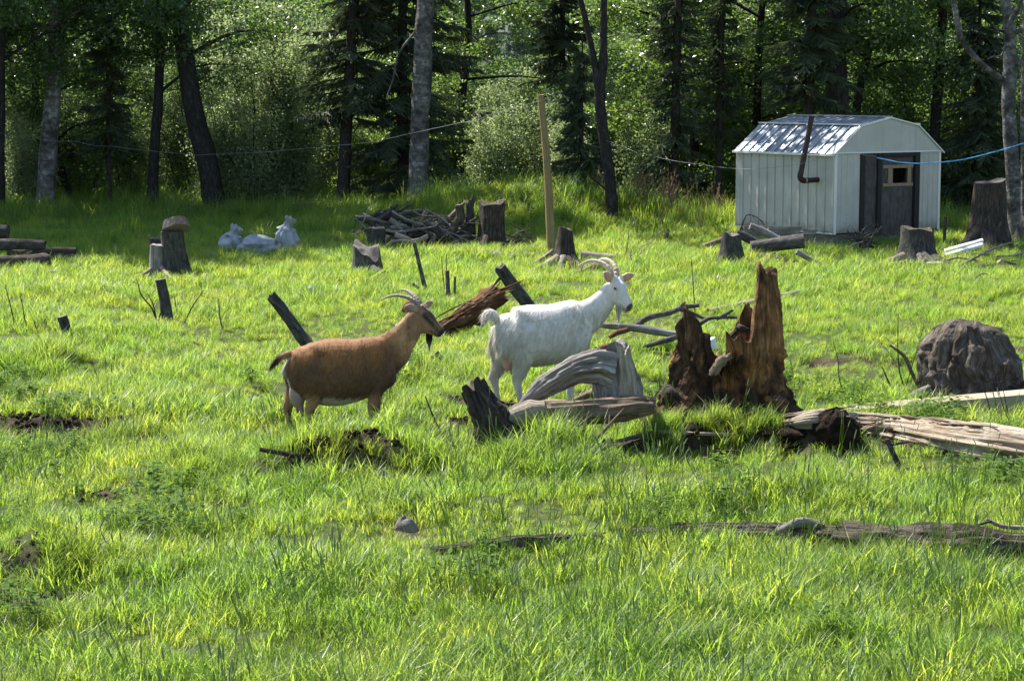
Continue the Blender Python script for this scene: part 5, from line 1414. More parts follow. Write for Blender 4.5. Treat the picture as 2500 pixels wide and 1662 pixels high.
for path, r in (([(2070, 984), (2050, 930), (2046, 880), (2034, 834)], 1.6), ([(2210, 955), (2195, 900), (2192, 830), (2193, 764)], 2.0), ([(2208, 952), (2228, 890), (2256, 794)], 1.5), ([(2196, 905), (2176, 870), (2160, 846)], 1.5), ([(2180, 955), (2166, 925), (2153, 895)], 3),
                ([(2420, 1040), (2412, 980), (2380, 900)], 1.8), ([(2440, 1035), (2425, 960), (2400, 880)], 1.5), ([(2470, 1050), (2455, 980), (2440, 900)], 1.5), ([(2478, 1058), (2440, 960), (2432, 820)], 1.2), ([(2396, 950), (2366, 935), (2356, 905)], 2.2)):
    limb('bare_sapling', 'wiry bare sapling stem by the beam and black stump', 'sapling', path, [r, r * 0.8, r * 0.4], 'bark_brown', None, SP, 5, 0.08, 0, twigs=2)
limb('dead_branch', 'bent brown bark strip standing in grass left of the black stump', 'branch', [(2240, 942), (2224, 905), (2206, 868), (2172, 842)], [4, 5, 5, 3], 'tan', None, None, 7, 0.15, 0.01)
limb('bare_sapling', 'single thin dark stem standing above the forked branch', 'sapling', [(1696, 760), (1692, 690), (1688, 634)], [1.4, 1.2, .9], 'bark', 23.5, None, 5, 0.05, 0)
# foreground log in tall grass
for path, rad, lab in (([(1090, 1352), (1260, 1342), (1440, 1330)], [0.03, 0.05, 0.04], 'grey rotten log piece left of the others in tall foreground grass'),
                       ([(1560, 1318), (1740, 1322), (2020, 1328)], [0.04, 0.065, 0.06], 'long mossy rotten log lying in the tall foreground grass'),
                       ([(2090, 1345), (2220, 1356), (2400, 1372), (2580, 1390)], [0.085, 0.10, 0.105, 0.10], 'thick dark rotten log at the right end of the foreground row')):
    log_on_ground('rotten_log', lab, 'log', path, rad, 'bark_brown', None, 48, 0.26, sink=0.35, flute=0.28, n=80, jag=0.12, crack=24)
limb('wood_chip', 'whitish splintered wood standing on the foreground log', 'wood chip', [(1905, 1296), (1950, 1276), (1996, 1282)], [9, 14, 9], 'grey', G(1950, 1320)[1], None, 9, 0.35, 0.04)
limb('wood_chip', 'grey broken knot on the foreground log', 'wood chip', [(2094, 1300), (2118, 1296), (2144, 1304)], [9, 15, 10], 'grey', G(2110, 1330)[1], None, 9, 0.3, 0.04)
limb('dead_branch', 'pale branch resting on the right end of the foreground log', 'branch', [(2410, 1268), (2450, 1284), (2540, 1290)], [4, 6, 6], 'pale', G(2450, 1340)[1], None, 7, 0.12, 0.01)
limb('dead_branch', 'dark curved branch over the right end of the foreground log', 'branch', [(2340, 1300), (2390, 1280), (2420, 1272)], [4, 4, 3], 'bark', G(2350, 1345)[1], None, 7, 0.12, 0.01)

# shredded red rotten log
def shredded():
    g = G(1150, 812)
    t = thing('shredded_log', 'shredded reddish rotten log heap between the two goats', 'log', g)
    D = g[1]
    P, _ = pts3([(1082, 800), (1130, 778), (1180, 752), (1220, 726)], D)
    mb = MB(); tube(mb, P, [0.07, 0.12, 0.11, 0.06], 16, 24, rough=0.45, fr=5, seed=31, jag=0.08, flute=0.35); mb.build('core', MAT['shred'], t)
    P2, _ = pts3([(1175, 742), (1195, 724), (1208, 708)], D + 0.1)
    mb = MB(); tube(mb, P2, [0.10, 0.10, 0.05], 14, 16, rough=0.4, fr=5, seed=32, jag=0.05, flute=0.3); mb.build('crumbled_end', MAT['shred'], t)
    rr = np.random.default_rng(3)
    for i in range(34):
        s = rr.uniform(0, 1)
        c = P[0] + (P[-1] - P[0]) * s + rr.normal(0, 0.045, 3) + [0, -0.05, 0.05]
        dd = (P[-1] - P[0]) / np.linalg.norm(P[-1] - P[0]) + rr.normal(0, 0.16, 3)
        ln = rr.uniform(0.12, 0.34)
        mb = MB(); tube(mb, [c - dd * ln, c + rr.normal(0, .01, 3), c + dd * ln], [0.004, 0.013, 0.004], 5, 6, rough=0.3, seed=i)
        mb.build('wood_strip', MAT['tan' if rr.uniform() < 0.3 else 'shred'], t)
    EXC.append((P[0][0], P[0][1], P[-1][0], P[-1][1], 0.14))
shredded()
limb('rotten_chunk', 'small brown rotten clump just behind the brown goat horns', 'log', [(990, 762), (1000, 750), (1020, 748)], [10, 16, 12], 'shred', G(1000, 780)[1], None, 10, 0.4, 0.04)
limb('post_stub', 'short grey stub below the brown goat beard', 'post', [(1082, 900), (1074, 884), (1064, 866)], [11, 11, 11], 'bark_silver', G(1082, 902)[1], None, 10, 0.12, 0.02)
c = W(967, 804, 21.5)
mb = MB(); tube(mb, [c + [0, 0, -0.07], c, c + [0.012, 0, 0.05]], [0.03, 0.022, 0.012], 10, 10, rough=0.3, seed=4, jag=0.01)
tag(mb.build('plastic_scrap', MAT['plastic'], origin=c + [0, 0, -0.07]), 'white plastic scrap in grass behind the brown goat shoulder', 'scrap')
for (x, y) in ((486, 842), (276, 680)):
    pass
limb('pale_twig', 'short white stick lying in grass right of the upright stub', 'twig', [(472, 834), (486, 842), (502, 850)], [3, 4, 2.5], 'pale', None, None, 6, 0.15, 0)

# --- wires
def wire(name, label, pts, r, mat, wob=0.0, seed=0):
    P = np.array([W(x, y, D) for x, y, D in pts])
    C = catmull(P, 140)
    rg_ = np.random.default_rng(seed)
    s = np.arange(140)
    C[:, 2] += wob * vnoise(s * 0.23, seed + 0.5, 0.1)
    mb = MB(); tube(mb, C, [r, r], 5, 140, cap=False)
    tag(mb.build(name, MAT[mat], origin=C[0]), label, name.split('_')[-1])
wire('line_wire', 'slack grey wire strung from the tall post to the left trees', [(1322, 246, 33.6), (1190, 283, 34.6), (1060, 314, 35.6), (920, 342, 36.8), (790, 357, 38.0), (690, 368, 39.0), (500, 378, 40.8), (400, 373, 41.6), (250, 356, 42.8), (110, 341, 43.9), (-6, 325, 43.8)], 0.0036, 'wire', 0.035, 1)
wire('line_wire', 'thin grey wire running from the forked poplar past the shed corner', [(1478, 342, 39.4), (1560, 372, 38), (1680, 398, 36.6), (1800, 411, 35.4), (1900, 408, 34.9), (1990, 392, 34.7), (2044, 377, 34.8), (2110, 378, 34.8), (2150, 388, 34.9)], 0.003, 'wire', 0.02, 2)
wire('blue_rope', 'bright blue rope slung from the shed front to the birches', [(2142, 386, 34.9), (2200, 397, 35.1), (2260, 399, 35.4), (2350, 390, 35.8), (2440, 368, 36.0), (2500, 350, 36.25)], 0.0105, 'rope', 0.0, 3)
# ------------------------------------------------------------------ the two goats
def coat_mat(name, hair=False, rough=0.75, tr_w=0.28):
    m, nt, out = newmat(name)
    b = N(nt, 'BsdfPrincipled')
    at = N(nt, 'Attribute'); at.attribute_name = 'coat'
    t = N(nt, 'TexCoord').outputs['Object']
    n = noise(nt, mapping(nt, t, (40, 40, 14)), 1.0, 4, 0.6)
    r = ramp(nt, [(0.25, 0.72), (0.75, 1.12)], n.outputs[0])
    col = mixc(nt, 1.0, at.outputs['Color'], r.outputs[0], 'MULTIPLY')
    if hair:
        rr = ramp(nt, [(0, 0.78), (1, 1.15)], N(nt, 'NewGeometry').outputs['Random Per Island'])
        col = mixc(nt, 1.0, at.outputs['Color'], rr.outputs[0], 'MULTIPLY')
    nt.links.new(col, b.inputs['Base Color'])
    b.inputs['Roughness'].default_value = rough
    b.inputs['Specular IOR Level'].default_value = 0.25
    b.inputs['Sheen Weight'].default_value = 0.15
    if hair:
        tr = N(nt, 'BsdfTranslucent'); nt.links.new(col, tr.inputs['Color'])
        mx = N(nt, 'MixShader'); mx.inputs[0].default_value = tr_w
        nt.links.new(b.outputs[0], mx.inputs[1]); nt.links.new(tr.outputs[0], mx.inputs[2])
        nt.links.new(mx.outputs[0], out.inputs[0])
    else:
        bp = N(nt, 'Bump'); bp.inputs['Strength'].default_value = 0.35; bp.inputs['Distance'].default_value = 0.01
        nt.links.new(n.outputs[0], bp.inputs['Height']); nt.links.new(bp.outputs[0], b.inputs['Normal'])
        nt.links.new(b.outputs[0], out.inputs[0])
    return m
MAT['coat'] = coat_mat('goat_coat')
MAT['hair'] = coat_mat('goat_hair', True)
MAT['beard'] = coat_mat('goat_beard', True, 0.75, 0.5)
MAT['horn'] = wood('goat_horn', (0.14, 0.11, 0.085), (0.26, 0.21, 0.165), (0.42, 0.36, 0.30), None, 6, 60, 0.5, 0.5, 3, 0.5, 0.4)
MAT['horn_pale'] = wood('pale_goat_horn', (0.26, 0.20, 0.15), (0.46, 0.38, 0.29), (0.62, 0.54, 0.44), None, 6, 60, 0.5, 0.5, 3, 0.5, 0.4)
MAT['eye'] = plain('goat_eye', (0.02, 0.014, 0.008), 0.12, 0, 0.1)
MAT['udder_grey'] = plain('grey_udder_skin', (0.30, 0.215, 0.18), 0.6, 0, 0.15, 12)
MAT['udder_pink'] = plain('pink_udder_skin', (0.55, 0.32, 0.24), 0.6, 0, 0.12, 12)
MAT['hoof'] = plain('goat_hoof', (0.05, 0.04, 0.032), 0.5, 0, 0.2, 12)

def loft(mb, st, seg=24, M=None, side=(0, 1, 0), sq=2.0, n=None):
    """st: list of (x, y, z, half height, half width) along the axis; closed ends; M transforms the points"""
    st = np.asarray(st, float)
    n = n or max(24, len(st) * 5)
    C = catmull(st[:, :3], n)
    A = np.maximum(catmull(np.stack([st[:, 3], st[:, 4], st[:, 4]], -1), n), 0.002)
    T = np.gradient(C, axis=0); T /= np.linalg.norm(T, axis=1)[:, None]
    S = np.asarray(side, float)[None] - T * (T @ np.asarray(side, float))[:, None]
    S /= np.linalg.norm(S, axis=1)[:, None]
    U = np.cross(T, S)
    a = np.linspace(0, 2 * np.pi, seg, endpoint=False)
    ca, sa = np.cos(a), np.sin(a)
    pc, ps = np.sign(ca) * np.abs(ca) ** (2 / sq), np.sign(sa) * np.abs(sa) ** (2 / sq)
    V = C[:, None] + S[:, None] * (A[:, 1, None] * pc[None])[..., None] + U[:, None] * (A[:, 0, None] * ps[None])[..., None]
    V = np.concatenate([C[:1], V.reshape(-1, 3), C[-1:]])
    i = np.arange(n - 1)[:, None] * seg + 1; j = np.arange(seg)[None]; k = (j + 1) % seg
    Q = np.stack([i + j, i + k, i + seg + k, i + seg + j], -1).reshape(-1, 4)
    jj = np.arange(seg); kk = (jj + 1) % seg
    e = 1 + (n - 1) * seg
    Tt = np.concatenate([np.stack([kk + 1, jj + 1, 0 * jj], -1), np.stack([e + jj, e + kk, 0 * jj + len(V) - 1], -1)])
    if M is not None:
        V = V @ M[0].T + M[1]
    mb.add(V, Q, Tt)

def rotm(yaw, pitch):
    cy, sy, cp, sp = math.cos(yaw), math.sin(yaw), math.cos(pitch), math.sin(pitch)
    Rz = np.array([[cy, -sy, 0], [sy, cy, 0], [0, 0, 1]])
    Ry = np.array([[cp, 0, sp], [0, 1, 0], [-sp, 0, cp]])       # positive pitch turns the nose down
    return Rz @ Ry

def remeshed(mb, name, voxel, smooth_it):
    o = mb.build(name, [])
    m = o.modifiers.new('r', 'REMESH'); m.mode = 'VOXEL'; m.voxel_size = voxel; m.use_smooth_shade = True
    s = o.modifiers.new('s', 'SMOOTH'); s.factor = 0.5; s.iterations = smooth_it
    dg = bpy.context.evaluated_depsgraph_get()
    me = bpy.data.meshes.new_from_object(o.evaluated_get(dg))
    bpy.data.objects.remove(o)
    return me

def goat(label, foot, yaw, sc, body, neck, head, legs, tail, horns, hornm, ear_d, paint, beard, hair, udder, seed, extra=()):
    t = thing('goat', label, 'goat', foot, None, (0, 0, yaw))
    t.scale = (sc, sc, sc)
    mb = MB()
    bs = [(x, 0, (zt + zb) / 2, (zt - zb) / 2, hw) for x, zt, zb, hw in body]
    loft(mb, bs, 32, sq=2.25, n=60)
    loft(mb, neck, 24)
    HC, hy, hp = np.array(head[0]), math.radians(head[1]), math.radians(head[2])
    HSC = head[3] if len(head) > 3 else 1.0
    HM = (rotm(hy, hp) * HSC, HC)
    ears = []
    HS = [(-.052, 0, -.012, .045, .04), (-.03, 0, -.02, .078, .056), (.005, 0, -.028, .096, .066), (.045, 0, -.034, .098, .063), (.085, 0, -.035, .088, .052), (.125, 0, -.034, .068, .041),
          (.165, 0, -.034, .054, .036), (.198, 0, -.037, .047, .035), (.218, 0, -.04, .035, .029), (.228, 0, -.042, .018, .016)]
    loft(mb, HS, 26, HM, sq=2.2, n=60)
    for s in (-1, 1):
        loft(mb, [(.0, s * .045, .03, .012, .012), (.028, s * .054, .034, .017, .016), (.058, s * .048, .026, .012, .012)], 12, HM)     # brow
        loft(mb, [(-.02, s * .03, .045, .03, .026), (-.012, s * .03, .075, .026, .022)], 12, HM, n=10)                                  # horn boss
        # ear: a flattened cupped leaf
        dx, dy, dz, L = ear_d[0 if s < 0 else 1]
        d = np.array([dx, s * dy, dz]); d = d / np.linalg.norm(d) * L
        b0 = np.array([-.028, s * .05, .028])
        fw = np.array([0.75, 0, 0.45]); fw = fw - d * fw.dot(d) / d.dot(d)
        P = [b0 + d * f for f in (0, .2, .5, .8, 1.0)]
        ears.append((b0, d, fw / np.linalg.norm(fw)))
        loft(mb, [(*p, th, w) for p, th, w in zip(P, (.014, .016, .014, .012, .009), (.02, .033, .038, .027, .008))], 14, HM, side=tuple(np.cross(d, fw)), n=22)
    for lg in legs:
        loft(mb, lg, 18, side=(0, 1, 0), n=40)
    for ex in extra:
        loft(mb, ex, 14, n=20)
    if tail:
        loft(mb, tail, 12, n=24)
    me = remeshed(mb, 'body', 0.0085, 5)
    nv = len(me.vertices)
    V = np.zeros(nv * 3, np.float32); me.vertices.foreach_get('co', V); V = V.reshape(-1, 3).astype(float)
    N0 = np.zeros(nv * 3, np.float32); me.vertices.foreach_get('normal', N0); N0 = N0.reshape(-1, 3)
    dz = body[5][1] - 0.772                      # hips, hollow flank, thigh, shoulder blade and ribs
    d_ = np.zeros(nv)
    for bx, bz, sx, sz_, amp in ((.055, .635, .055, .06, -.026), (-.02, .735, .04, .03, .016), (-.165, .66, .03, .03, .010), (.095, .45, .035, .12, -.016), (-.02, .47, .07, .10, .012),
                                 (.545, .66, .05, .10, .014), (.435, .52, .035, .14, -.015), (.62, .50, .04, .07, .012), (.70, .56, .03, .08, -.010)):
        d_ += amp * np.exp(-((V[:, 0] - bx) / sx) ** 2 - ((V[:, 2] - bz - dz) / sz_) ** 2) * sstep(0.03, 0.08, np.abs(V[:, 1]))
    d_ += 0.0025 * np.sin(V[:, 0] * 95) * np.exp(-((V[:, 0] - .28) / .12) ** 2 - ((V[:, 2] - .55 - dz) / .13) ** 2)
    V = V + N0 * d_[:, None]
    me.vertices.foreach_set('co', V.astype(np.float32).ravel()); me.update()
    NV = np.zeros(nv * 3, np.float32); me.vertices.foreach_get('normal', NV); NV = NV.reshape(-1, 3).astype(float)
    hl = (V - HC) @ HM[0] / HSC ** 2
    nh = NV @ HM[0] / HSC
    em, ei = np.zeros(nv), np.zeros(nv)
    for b0, d, fw in ears:
        u = (hl - b0) @ d / d.dot(d)
        dist = np.linalg.norm(hl - b0 - np.clip(u, 0, 1)[:, None] * d, axis=1)
        near = (u > 0.15) & (u < 1.15) & (dist < 0.045)
        em = np.maximum(em, near * 1.0); ei = np.maximum(ei, near * sstep(0.15, 0.45, nh @ fw))
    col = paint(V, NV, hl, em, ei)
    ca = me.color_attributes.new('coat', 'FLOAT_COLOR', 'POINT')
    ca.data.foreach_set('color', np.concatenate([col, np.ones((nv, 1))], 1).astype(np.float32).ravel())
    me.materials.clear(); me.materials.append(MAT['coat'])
    link(bpy.data.objects.new('body', me), t)
    # hair
    rg = np.random.default_rng(seed)
    pick = rg.choice(nv, hair['n'], replace=True)
    p, nn = V[pick], NV[pick]
    ln = hair['len'](p, (p - HC) @ HM[0] / HSC ** 2) * rg.uniform(0.5, 1.25, len(p))
    ok = ln > 0.002
    p, nn, ln, pk = p[ok], nn[ok], ln[ok], pick[ok]
    d = np.array([-0.55, 0, -1.0])[None] + rg.normal(0, 0.15, p.shape) + hair.get('clump', 0.3) * np.stack([fbm(p[:, 0] * 16, p[:, 2] * 11, p[:, 1] * 9 + q, 3) for q in (0.0, 7.0, 15.0)], -1)
    d = d - nn * (d * nn).sum(1)[:, None]
    d /= np.linalg.norm(d, axis=1)[:, None] + 1e-9
    d = d + nn * hair['lift'] * rg.uniform(0.2, 1.3, len(p))[:, None]
    d /= np.linalg.norm(d, axis=1)[:, None]
    e = np.cross(d, nn) + rg.normal(0, 0.25, p.shape); e /= np.linalg.norm(e, axis=1)[:, None] + 1e-9
    w = hair['w'] * rg.uniform(0.6, 1.3, len(p))
    p0 = p - nn * 0.003
    dr = np.array([0, 0, -0.22])[None] * ln[:, None]
    HV = np.stack([p0 - e * w[:, None], p0 + e * w[:, None], p0 + d * (ln * 0.6)[:, None] + dr * .3 + e * (w * .7)[:, None], p0 + d * (ln * 0.6)[:, None] + dr * .3 - e * (w * .7)[:, None],
                   p0 + d * ln[:, None] + dr], 1).reshape(-1, 3)
    base = (np.arange(len(p)) * 5)[:, None]
    hb = MB().add(HV, base + np.array([0, 1, 2, 3]), base + np.array([3, 2, 4]), col=np.repeat(col[pk], 5, 0))
    o = bpy.data.objects.new('hair', hb.data('hair', MAT['hair'], True, color=True)); link(o, t)
    # horns follow the head's heading, not its pitch
    HR = (rotm(hy, 0) * HSC, HC)
    for s, pts in zip((-1, 1), horns):
        P = np.array([(x, s * y, z) for x, y, z in pts]) @ HR[0].T + HC
        C = catmull(P, 70)
        u = np.linspace(0, 1, 70)
        R = 0.031 * (1 - u) ** 0.75 + 0.004
        R = R * (1 + 0.16 * np.maximum(0, np.sin(u * 75)) * (1 - u))
        hbm = MB(); tube(hbm, C, R, 14, 70, ex=0.72)
        link(bpy.data.objects.new('horn', hbm.data('horn', MAT[hornm])), t)
    for s in (-1, 1):
        c = np.array([.045, s * .0605, .016]) @ HM[0].T + HC
        eb = MB(); loft(eb, [(*(c + np.array([dx, 0, 0]) @ HM[0].T), r, r * 0.7) for dx, r in ((-.014, .003), (-.006, .0095), (.004, .0105), (.013, .004))], 12, n=12)
        link(bpy.data.objects.new('eye', eb.data('eye', MAT['eye'])), t)
    # beard
    bc, bl, cols = beard
    c0 = np.array(bc) @ HM[0].T + HC
    n = 200
    a = rg.uniform(0, 6.28, n); rr = np.sqrt(rg.uniform(0, 1, n))
    root = c0 + np.stack([0.026 * rr * np.cos(a), 0.017 * rr * np.sin(a), rg.uniform(0, .012, n)], -1)
    L = bl * (1.05 - 0.45 * rr) * rg.uniform(0.75, 1.1, n)
    tip = root * [1, 1, 1]; tip[:, :2] = c0[:2] + (root[:, :2] - c0[:2]) * 0.35 + rg.normal(0, .003, (n, 2)); tip[:, 2] -= L
    md = (root + tip) / 2; md[:, :2] = c0[:2] + (root[:, :2] - c0[:2]) * 1.05
    e = np.stack([np.cos(a * 3), np.sin(a * 3), 0 * a], -1) * 0.003
    BV = np.stack([root - e, root + e, md + e, md - e, tip + e * .4, tip - e * .4], 1).reshape(-1, 3)
    b0 = (np.arange(n) * 6)[:, None]
    cc = np.stack([np.tile(cols[0], (n, 1))] * 2 + [np.tile(cols[1], (n, 1))] * 2 + [np.tile(cols[2], (n, 1))] * 2, 1).reshape(-1, 3)
    bb = MB().add(BV, np.concatenate([b0 + np.array([0, 1, 2, 3]), b0 + np.array([3, 2, 4, 5])]), col=cc)
    link(bpy.data.objects.new('beard', bb.data('beard', MAT['beard'], True, color=True)), t)
    # udder with teats
    ub = MB()
    for st in udder[0]:
        loft(ub, st, 18, n=26)
    um = remeshed(ub, 'udder', 0.008, 4)
    um.materials.clear(); um.materials.append(MAT[udder[1]])
    link(bpy.data.objects.new('udder', um), t)
    # hooves
    for lg in legs:
        x, y, z = lg[-1][:3]
        for s in (-1, 1):
            hm = MB(); loft(hm, [(x - .006, y + s * .013, z + .035, .018, .013), (x + .006, y + s * .014, z + .012, .024, .015), (x + .012, y + s * .014, z - .006, .026, .015)], 12, side=(0, 1, 0), n=10)
            link(bpy.data.objects.new('hoof', hm.data('hoof', MAT['hoof'])), t)
    return t

def mixv(a, b, f):
    return a * (1 - f)[:, None] + np.asarray(b)[None] * f[:, None]

# ---- brown doe
def paint_brown(V, Nn, h, em, ei):
    x, y, z = V.T
    nz = fbm(x * 9, y * 9, z * 9, 3)
    c = np.tile(np.array([0.25, 0.112, 0.036]), (len(V), 1))
    c = mixv(c, (0.135, 0.078, 0.037), sstep(0.66, 0.50, z + nz * 0.05) * 0.85)  # browner lower side; part of the sunlit-back contrast is put into this colour
    nk = sstep(0.62, 0.78, x) * sstep(0.5, 0.62, z)
    c = mixv(c, (0.43, 0.255, 0.118), nk)
    c = mixv(c, (0.06, 0.035, 0.02), sstep(0.045, 0.012, np.abs(y)) * sstep(0.70, 0.75, z) * (x < 0.72) * 0.75)       # dorsal stripe
    c = mixv(c, (0.10, 0.058, 0.032), sstep(0.5, 0.62, x) * sstep(0.78, 0.6, z) * sstep(0.85, 0.66, x) * 0.6)           # darker shoulder
    c = mixv(c, (0.62, 0.55, 0.44), sstep(0.30, 0.265, z + 0.03 * nz - 0.10 * np.clip(x - 0.25, 0, 1)) * sstep(0.03, 0.10, x) * sstep(0.44, 0.34, x) * (np.abs(y) < 0.2))  # pale belly
    c = mixv(c, (0.60, 0.56, 0.50), sstep(-0.125, -0.165, x + 0.03 * nz + 0.10 * (0.55 - z)) * sstep(0.66, 0.60, z) * sstep(0.3, 0.42, z) * sstep(-0.06, -0.02, -np.abs(y)))  # white buttocks
    leg = sstep(0.34, 0.28, z) * (np.abs(y) > 0.03)
    c = mixv(c, (0.34, 0.195, 0.095), leg * ((x < 0.05) | (x > 0.4)))
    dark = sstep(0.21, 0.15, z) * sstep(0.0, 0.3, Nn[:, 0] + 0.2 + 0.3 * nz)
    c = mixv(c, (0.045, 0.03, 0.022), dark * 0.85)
    c = mixv(c, (0.06, 0.035, 0.02), sstep(-0.215, -0.27, x))                                                          # tail
    # head
    hd = (np.linalg.norm(h, axis=1) < 0.30) & (h[:, 0] > -0.07) & (z > 0.74) & (x > 0.80)
    hx, hy_, hz = h.T
    c = np.where(hd[:, None], mixv(c, (0.30, 0.17, 0.085), np.ones(len(V))), c)
    blaze = hd * sstep(0.0, 0.03, hz - 0.02 + 0.15 * np.clip(hx - 0.02, 0, 1)) * sstep(-0.03, 0.01, hx)
    c = mixv(c, (0.05, 0.033, 0.024), blaze * 0.85)
    stripe = hd * np.exp(-((hz - 0.015 + 0.28 * (hx - 0.045)) / 0.020) ** 2) * sstep(-0.005, 0.03, hx) * (np.abs(hy_) > 0.025)
    c = mixv(c, (0.02, 0.014, 0.011), stripe)
    spot = hd * np.exp(-((hx + 0.0) ** 2 + (hz - 0.035) ** 2) / 0.022 ** 2) * (np.abs(hy_) > 0.035)
    c = mixv(c, (0.36, 0.25, 0.19), spot * 0.8)
    c = mixv(c, (0.16, 0.095, 0.06), hd * sstep(0.12, 0.16, hx) * sstep(-0.05, 0.0, hz) * 0.8)
    c = mixv(c, (0.022, 0.017, 0.015), hd * sstep(0.196, 0.21, hx))
    mouth = hd * np.exp(-((hz + 0.055 + 0.10 * (0.2 - hx)) / 0.006) ** 2) * sstep(0.12, 0.14, hx)
    c = mixv(c, (0.02, 0.015, 0.012), mouth)
    c = mixv(c, (0.34, 0.21, 0.12), em)
    c = mixv(c, (0.40, 0.27, 0.18), ei * 0.8)
    return np.clip(c * (1 + 0.16 * nz + 0.14 * fbm(x * 3, y * 3, z * 3 + 5, 3))[:, None], 0, 1)

fb = G(762, 1050)
BODY_B = [(-.205, .655, .52, .035), (-.185, .685, .47, .075), (-.135, .722, .40, .125), (-.045, .760, .29, .172), (.065, .770, .222, .212), (.205, .772, .202, .228), (.355, .770, .235, .212), (.465, .775, .292, .178),
          (.565, .786, .322, .145), (.645, .785, .365, .118), (.70, .75, .42, .085), (.735, .67, .48, .035)]
NECK_B = [(.60, 0, .585, .18, .115), (.70, 0, .675, .158, .092), (.785, 0, .765, .122, .074), (.845, 0, .845, .104, .064), (.895, 0, .915, .09, .058), (.925, 0, .945, .075, .052)]
LEGS_B = [[(-.055, -.06, .60, .10, .05), (-.01, -.112, .47, .115, .062), (.015, -.12, .37, .088, .058), (.0, -.11, .275, .060, .042), (-.03, -.105, .185, .043, .030), (-.022, -.105, .11, .027, .022), (-.012, -.105, .05, .026, .024), (.0, -.105, .0, .024, .022)],
          [(-.10, .10, .585, .10, .06), (-.11, .12, .47, .11, .065), (-.12, .12, .37, .085, .058), (-.155, .11, .275, .058, .042), (-.19, .105, .185, .042, .030), (-.185, .105, .11, .027, .022), (-.178, .105, .05, .026, .024), (-.168, .105, .0, .024, .022)],
          [(.60, -.06, .60, .11, .05), (.585, -.092, .46, .10, .055), (.545, -.10, .36, .072, .048), (.515, -.095, .28, .050, .038), (.495, -.092, .20, .040, .033), (.49, -.092, .12, .027, .023), (.488, -.092, .05, .027, .025), (.498, -.092, .0, .024, .022)],
          [(.60, .085, .58, .11, .055), (.60, .095, .46, .10, .055), (.585, .095, .36, .07, .046), (.57, .09, .28, .048, .036), (.565, .088, .20, .038, .032), (.565, .088, .12, .026, .022), (.562, .088, .05, .026, .024), (.572, .088, .0, .024, .022)]]
TAIL_B = [(-.16, 0, .655, .03, .04), (-.21, 0, .645, .026, .034), (-.27, 0, .615, .022, .026), (-.318, 0, .565, .014, .015), (-.33, 0, .545, .006, .006)]
HORN_B = ([(-.015, .030, .055), (-.045, .038, .105), (-.11, .055, .138), (-.20, .085, .15), (-.31, .12, .11)], [(-.015, .030, .055), (-.04, .038, .105), (-.09, .062, .150), (-.16, .11, .175), (-.24, .17, .16)])
UD_B = ([[(-.11, 0, .42, .05, .06), (-.125, -.01, .33, .066, .075), (-.115, -.01, .25, .06, .07), (-.10, -.01, .205, .035, .045)], [(-.105, -.035, .23, .03, .026), (-.09, -.04, .175, .02, .017), (-.083, -.042, .125, .009, .008)],
         [(-.115, .035, .23, .03, .026), (-.115, .04, .18, .019, .016), (-.115, .042, .14, .008, .008)]], 'udder_grey')
goat('brown bearded goat with dark swept-back horns standing in grass', fb, math.radians(13), fb[1] / 16.95, BODY_B, NECK_B, ((.935, 0, .955), -26, 33, 1.08), LEGS_B, TAIL_B, HORN_B, 'horn',
     ((-.65, .75, -.10, .135), (.15, 1.0, .45, .15)), paint_brown, ((.135, 0, -.092), .165, ((.02, .015, .012), (.025, .018, .014), (.40, .36, .30))),
     dict(n=36000, len=lambda p, h: np.where((np.linalg.norm(h, axis=1) < 0.27) & (p[:, 0] > 0.84), 0.0, 0.030) * np.where(p[:, 2] < 0.28, 0.5, 1.0) + 0.03 * (p[:, 0] < -0.23), lift=0.30, w=0.0021, clump=0.6), UD_B, 3)

# ---- white doe
def paint_white(V, Nn, h, em, ei):
    x, y, z = V.T
    nz = fbm(x * 8, y * 8, z * 8, 3)
    c = np.tile(np.array([0.74, 0.71, 0.64]), (len(V), 1))
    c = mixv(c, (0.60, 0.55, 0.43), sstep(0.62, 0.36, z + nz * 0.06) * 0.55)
    c = mixv(c, (0.62, 0.50, 0.36), sstep(-0.13, -0.2, x) * sstep(0.75, 0.6, z) * 0.5)
    hx, hy_, hz = h.T
    hd = (np.linalg.norm(h, axis=1) < 0.30) & (hx > -0.09) & (z > 0.84) & (x > 0.7)
    c = mixv(c, (0.70, 0.62, 0.54), hd * sstep(0.14, 0.18, hx) * 0.8)
    nose = hd * sstep(0.207, 0.215, hx) * sstep(-0.055, -0.04, hz)
    c = mixv(c, (0.10, 0.075, 0.065), nose)
    mouth = hd * np.exp(-((hz + 0.058 + 0.10 * (0.2 - hx)) / 0.005) ** 2) * sstep(0.13, 0.15, hx)
    c = mixv(c, (0.12, 0.09, 0.08), mouth * 0.9)
    nos = hd * np.exp(-((hx - 0.212) ** 2 + (np.abs(hy_) - 0.018) ** 2 + (hz + 0.028) ** 2) / 0.009 ** 2)
    c = mixv(c, (0.05, 0.035, 0.03), nos)
    lid = hd * np.exp(-((hx - 0.045) ** 2 + (hz - 0.012) ** 2) / 0.016 ** 2) * (np.abs(hy_) > 0.035)
    c = mixv(c, (0.36, 0.28, 0.22), lid * 0.8)
    c = mixv(c, (0.58, 0.33, 0.22), ei)
    return np.clip(c * (1 + 0.05 * nz)[:, None], 0, 1)
k = 0.00097
fw_ = G(1264, 990)
BODY_W = [(-.205, .755, .60, .035), (-.185, .79, .56, .075), (-.14, .838, .50, .122), (-.068, .872, .42, .165), (.03, .897, .375, .192), (.165, .903, .355, .205), (.31, .905, .372, .20), (.417, .922, .415, .172),
          (.505, .938, .442, .148), (.575, .938, .47, .125), (.635, .90, .53, .095), (.675, .81, .61, .04)]
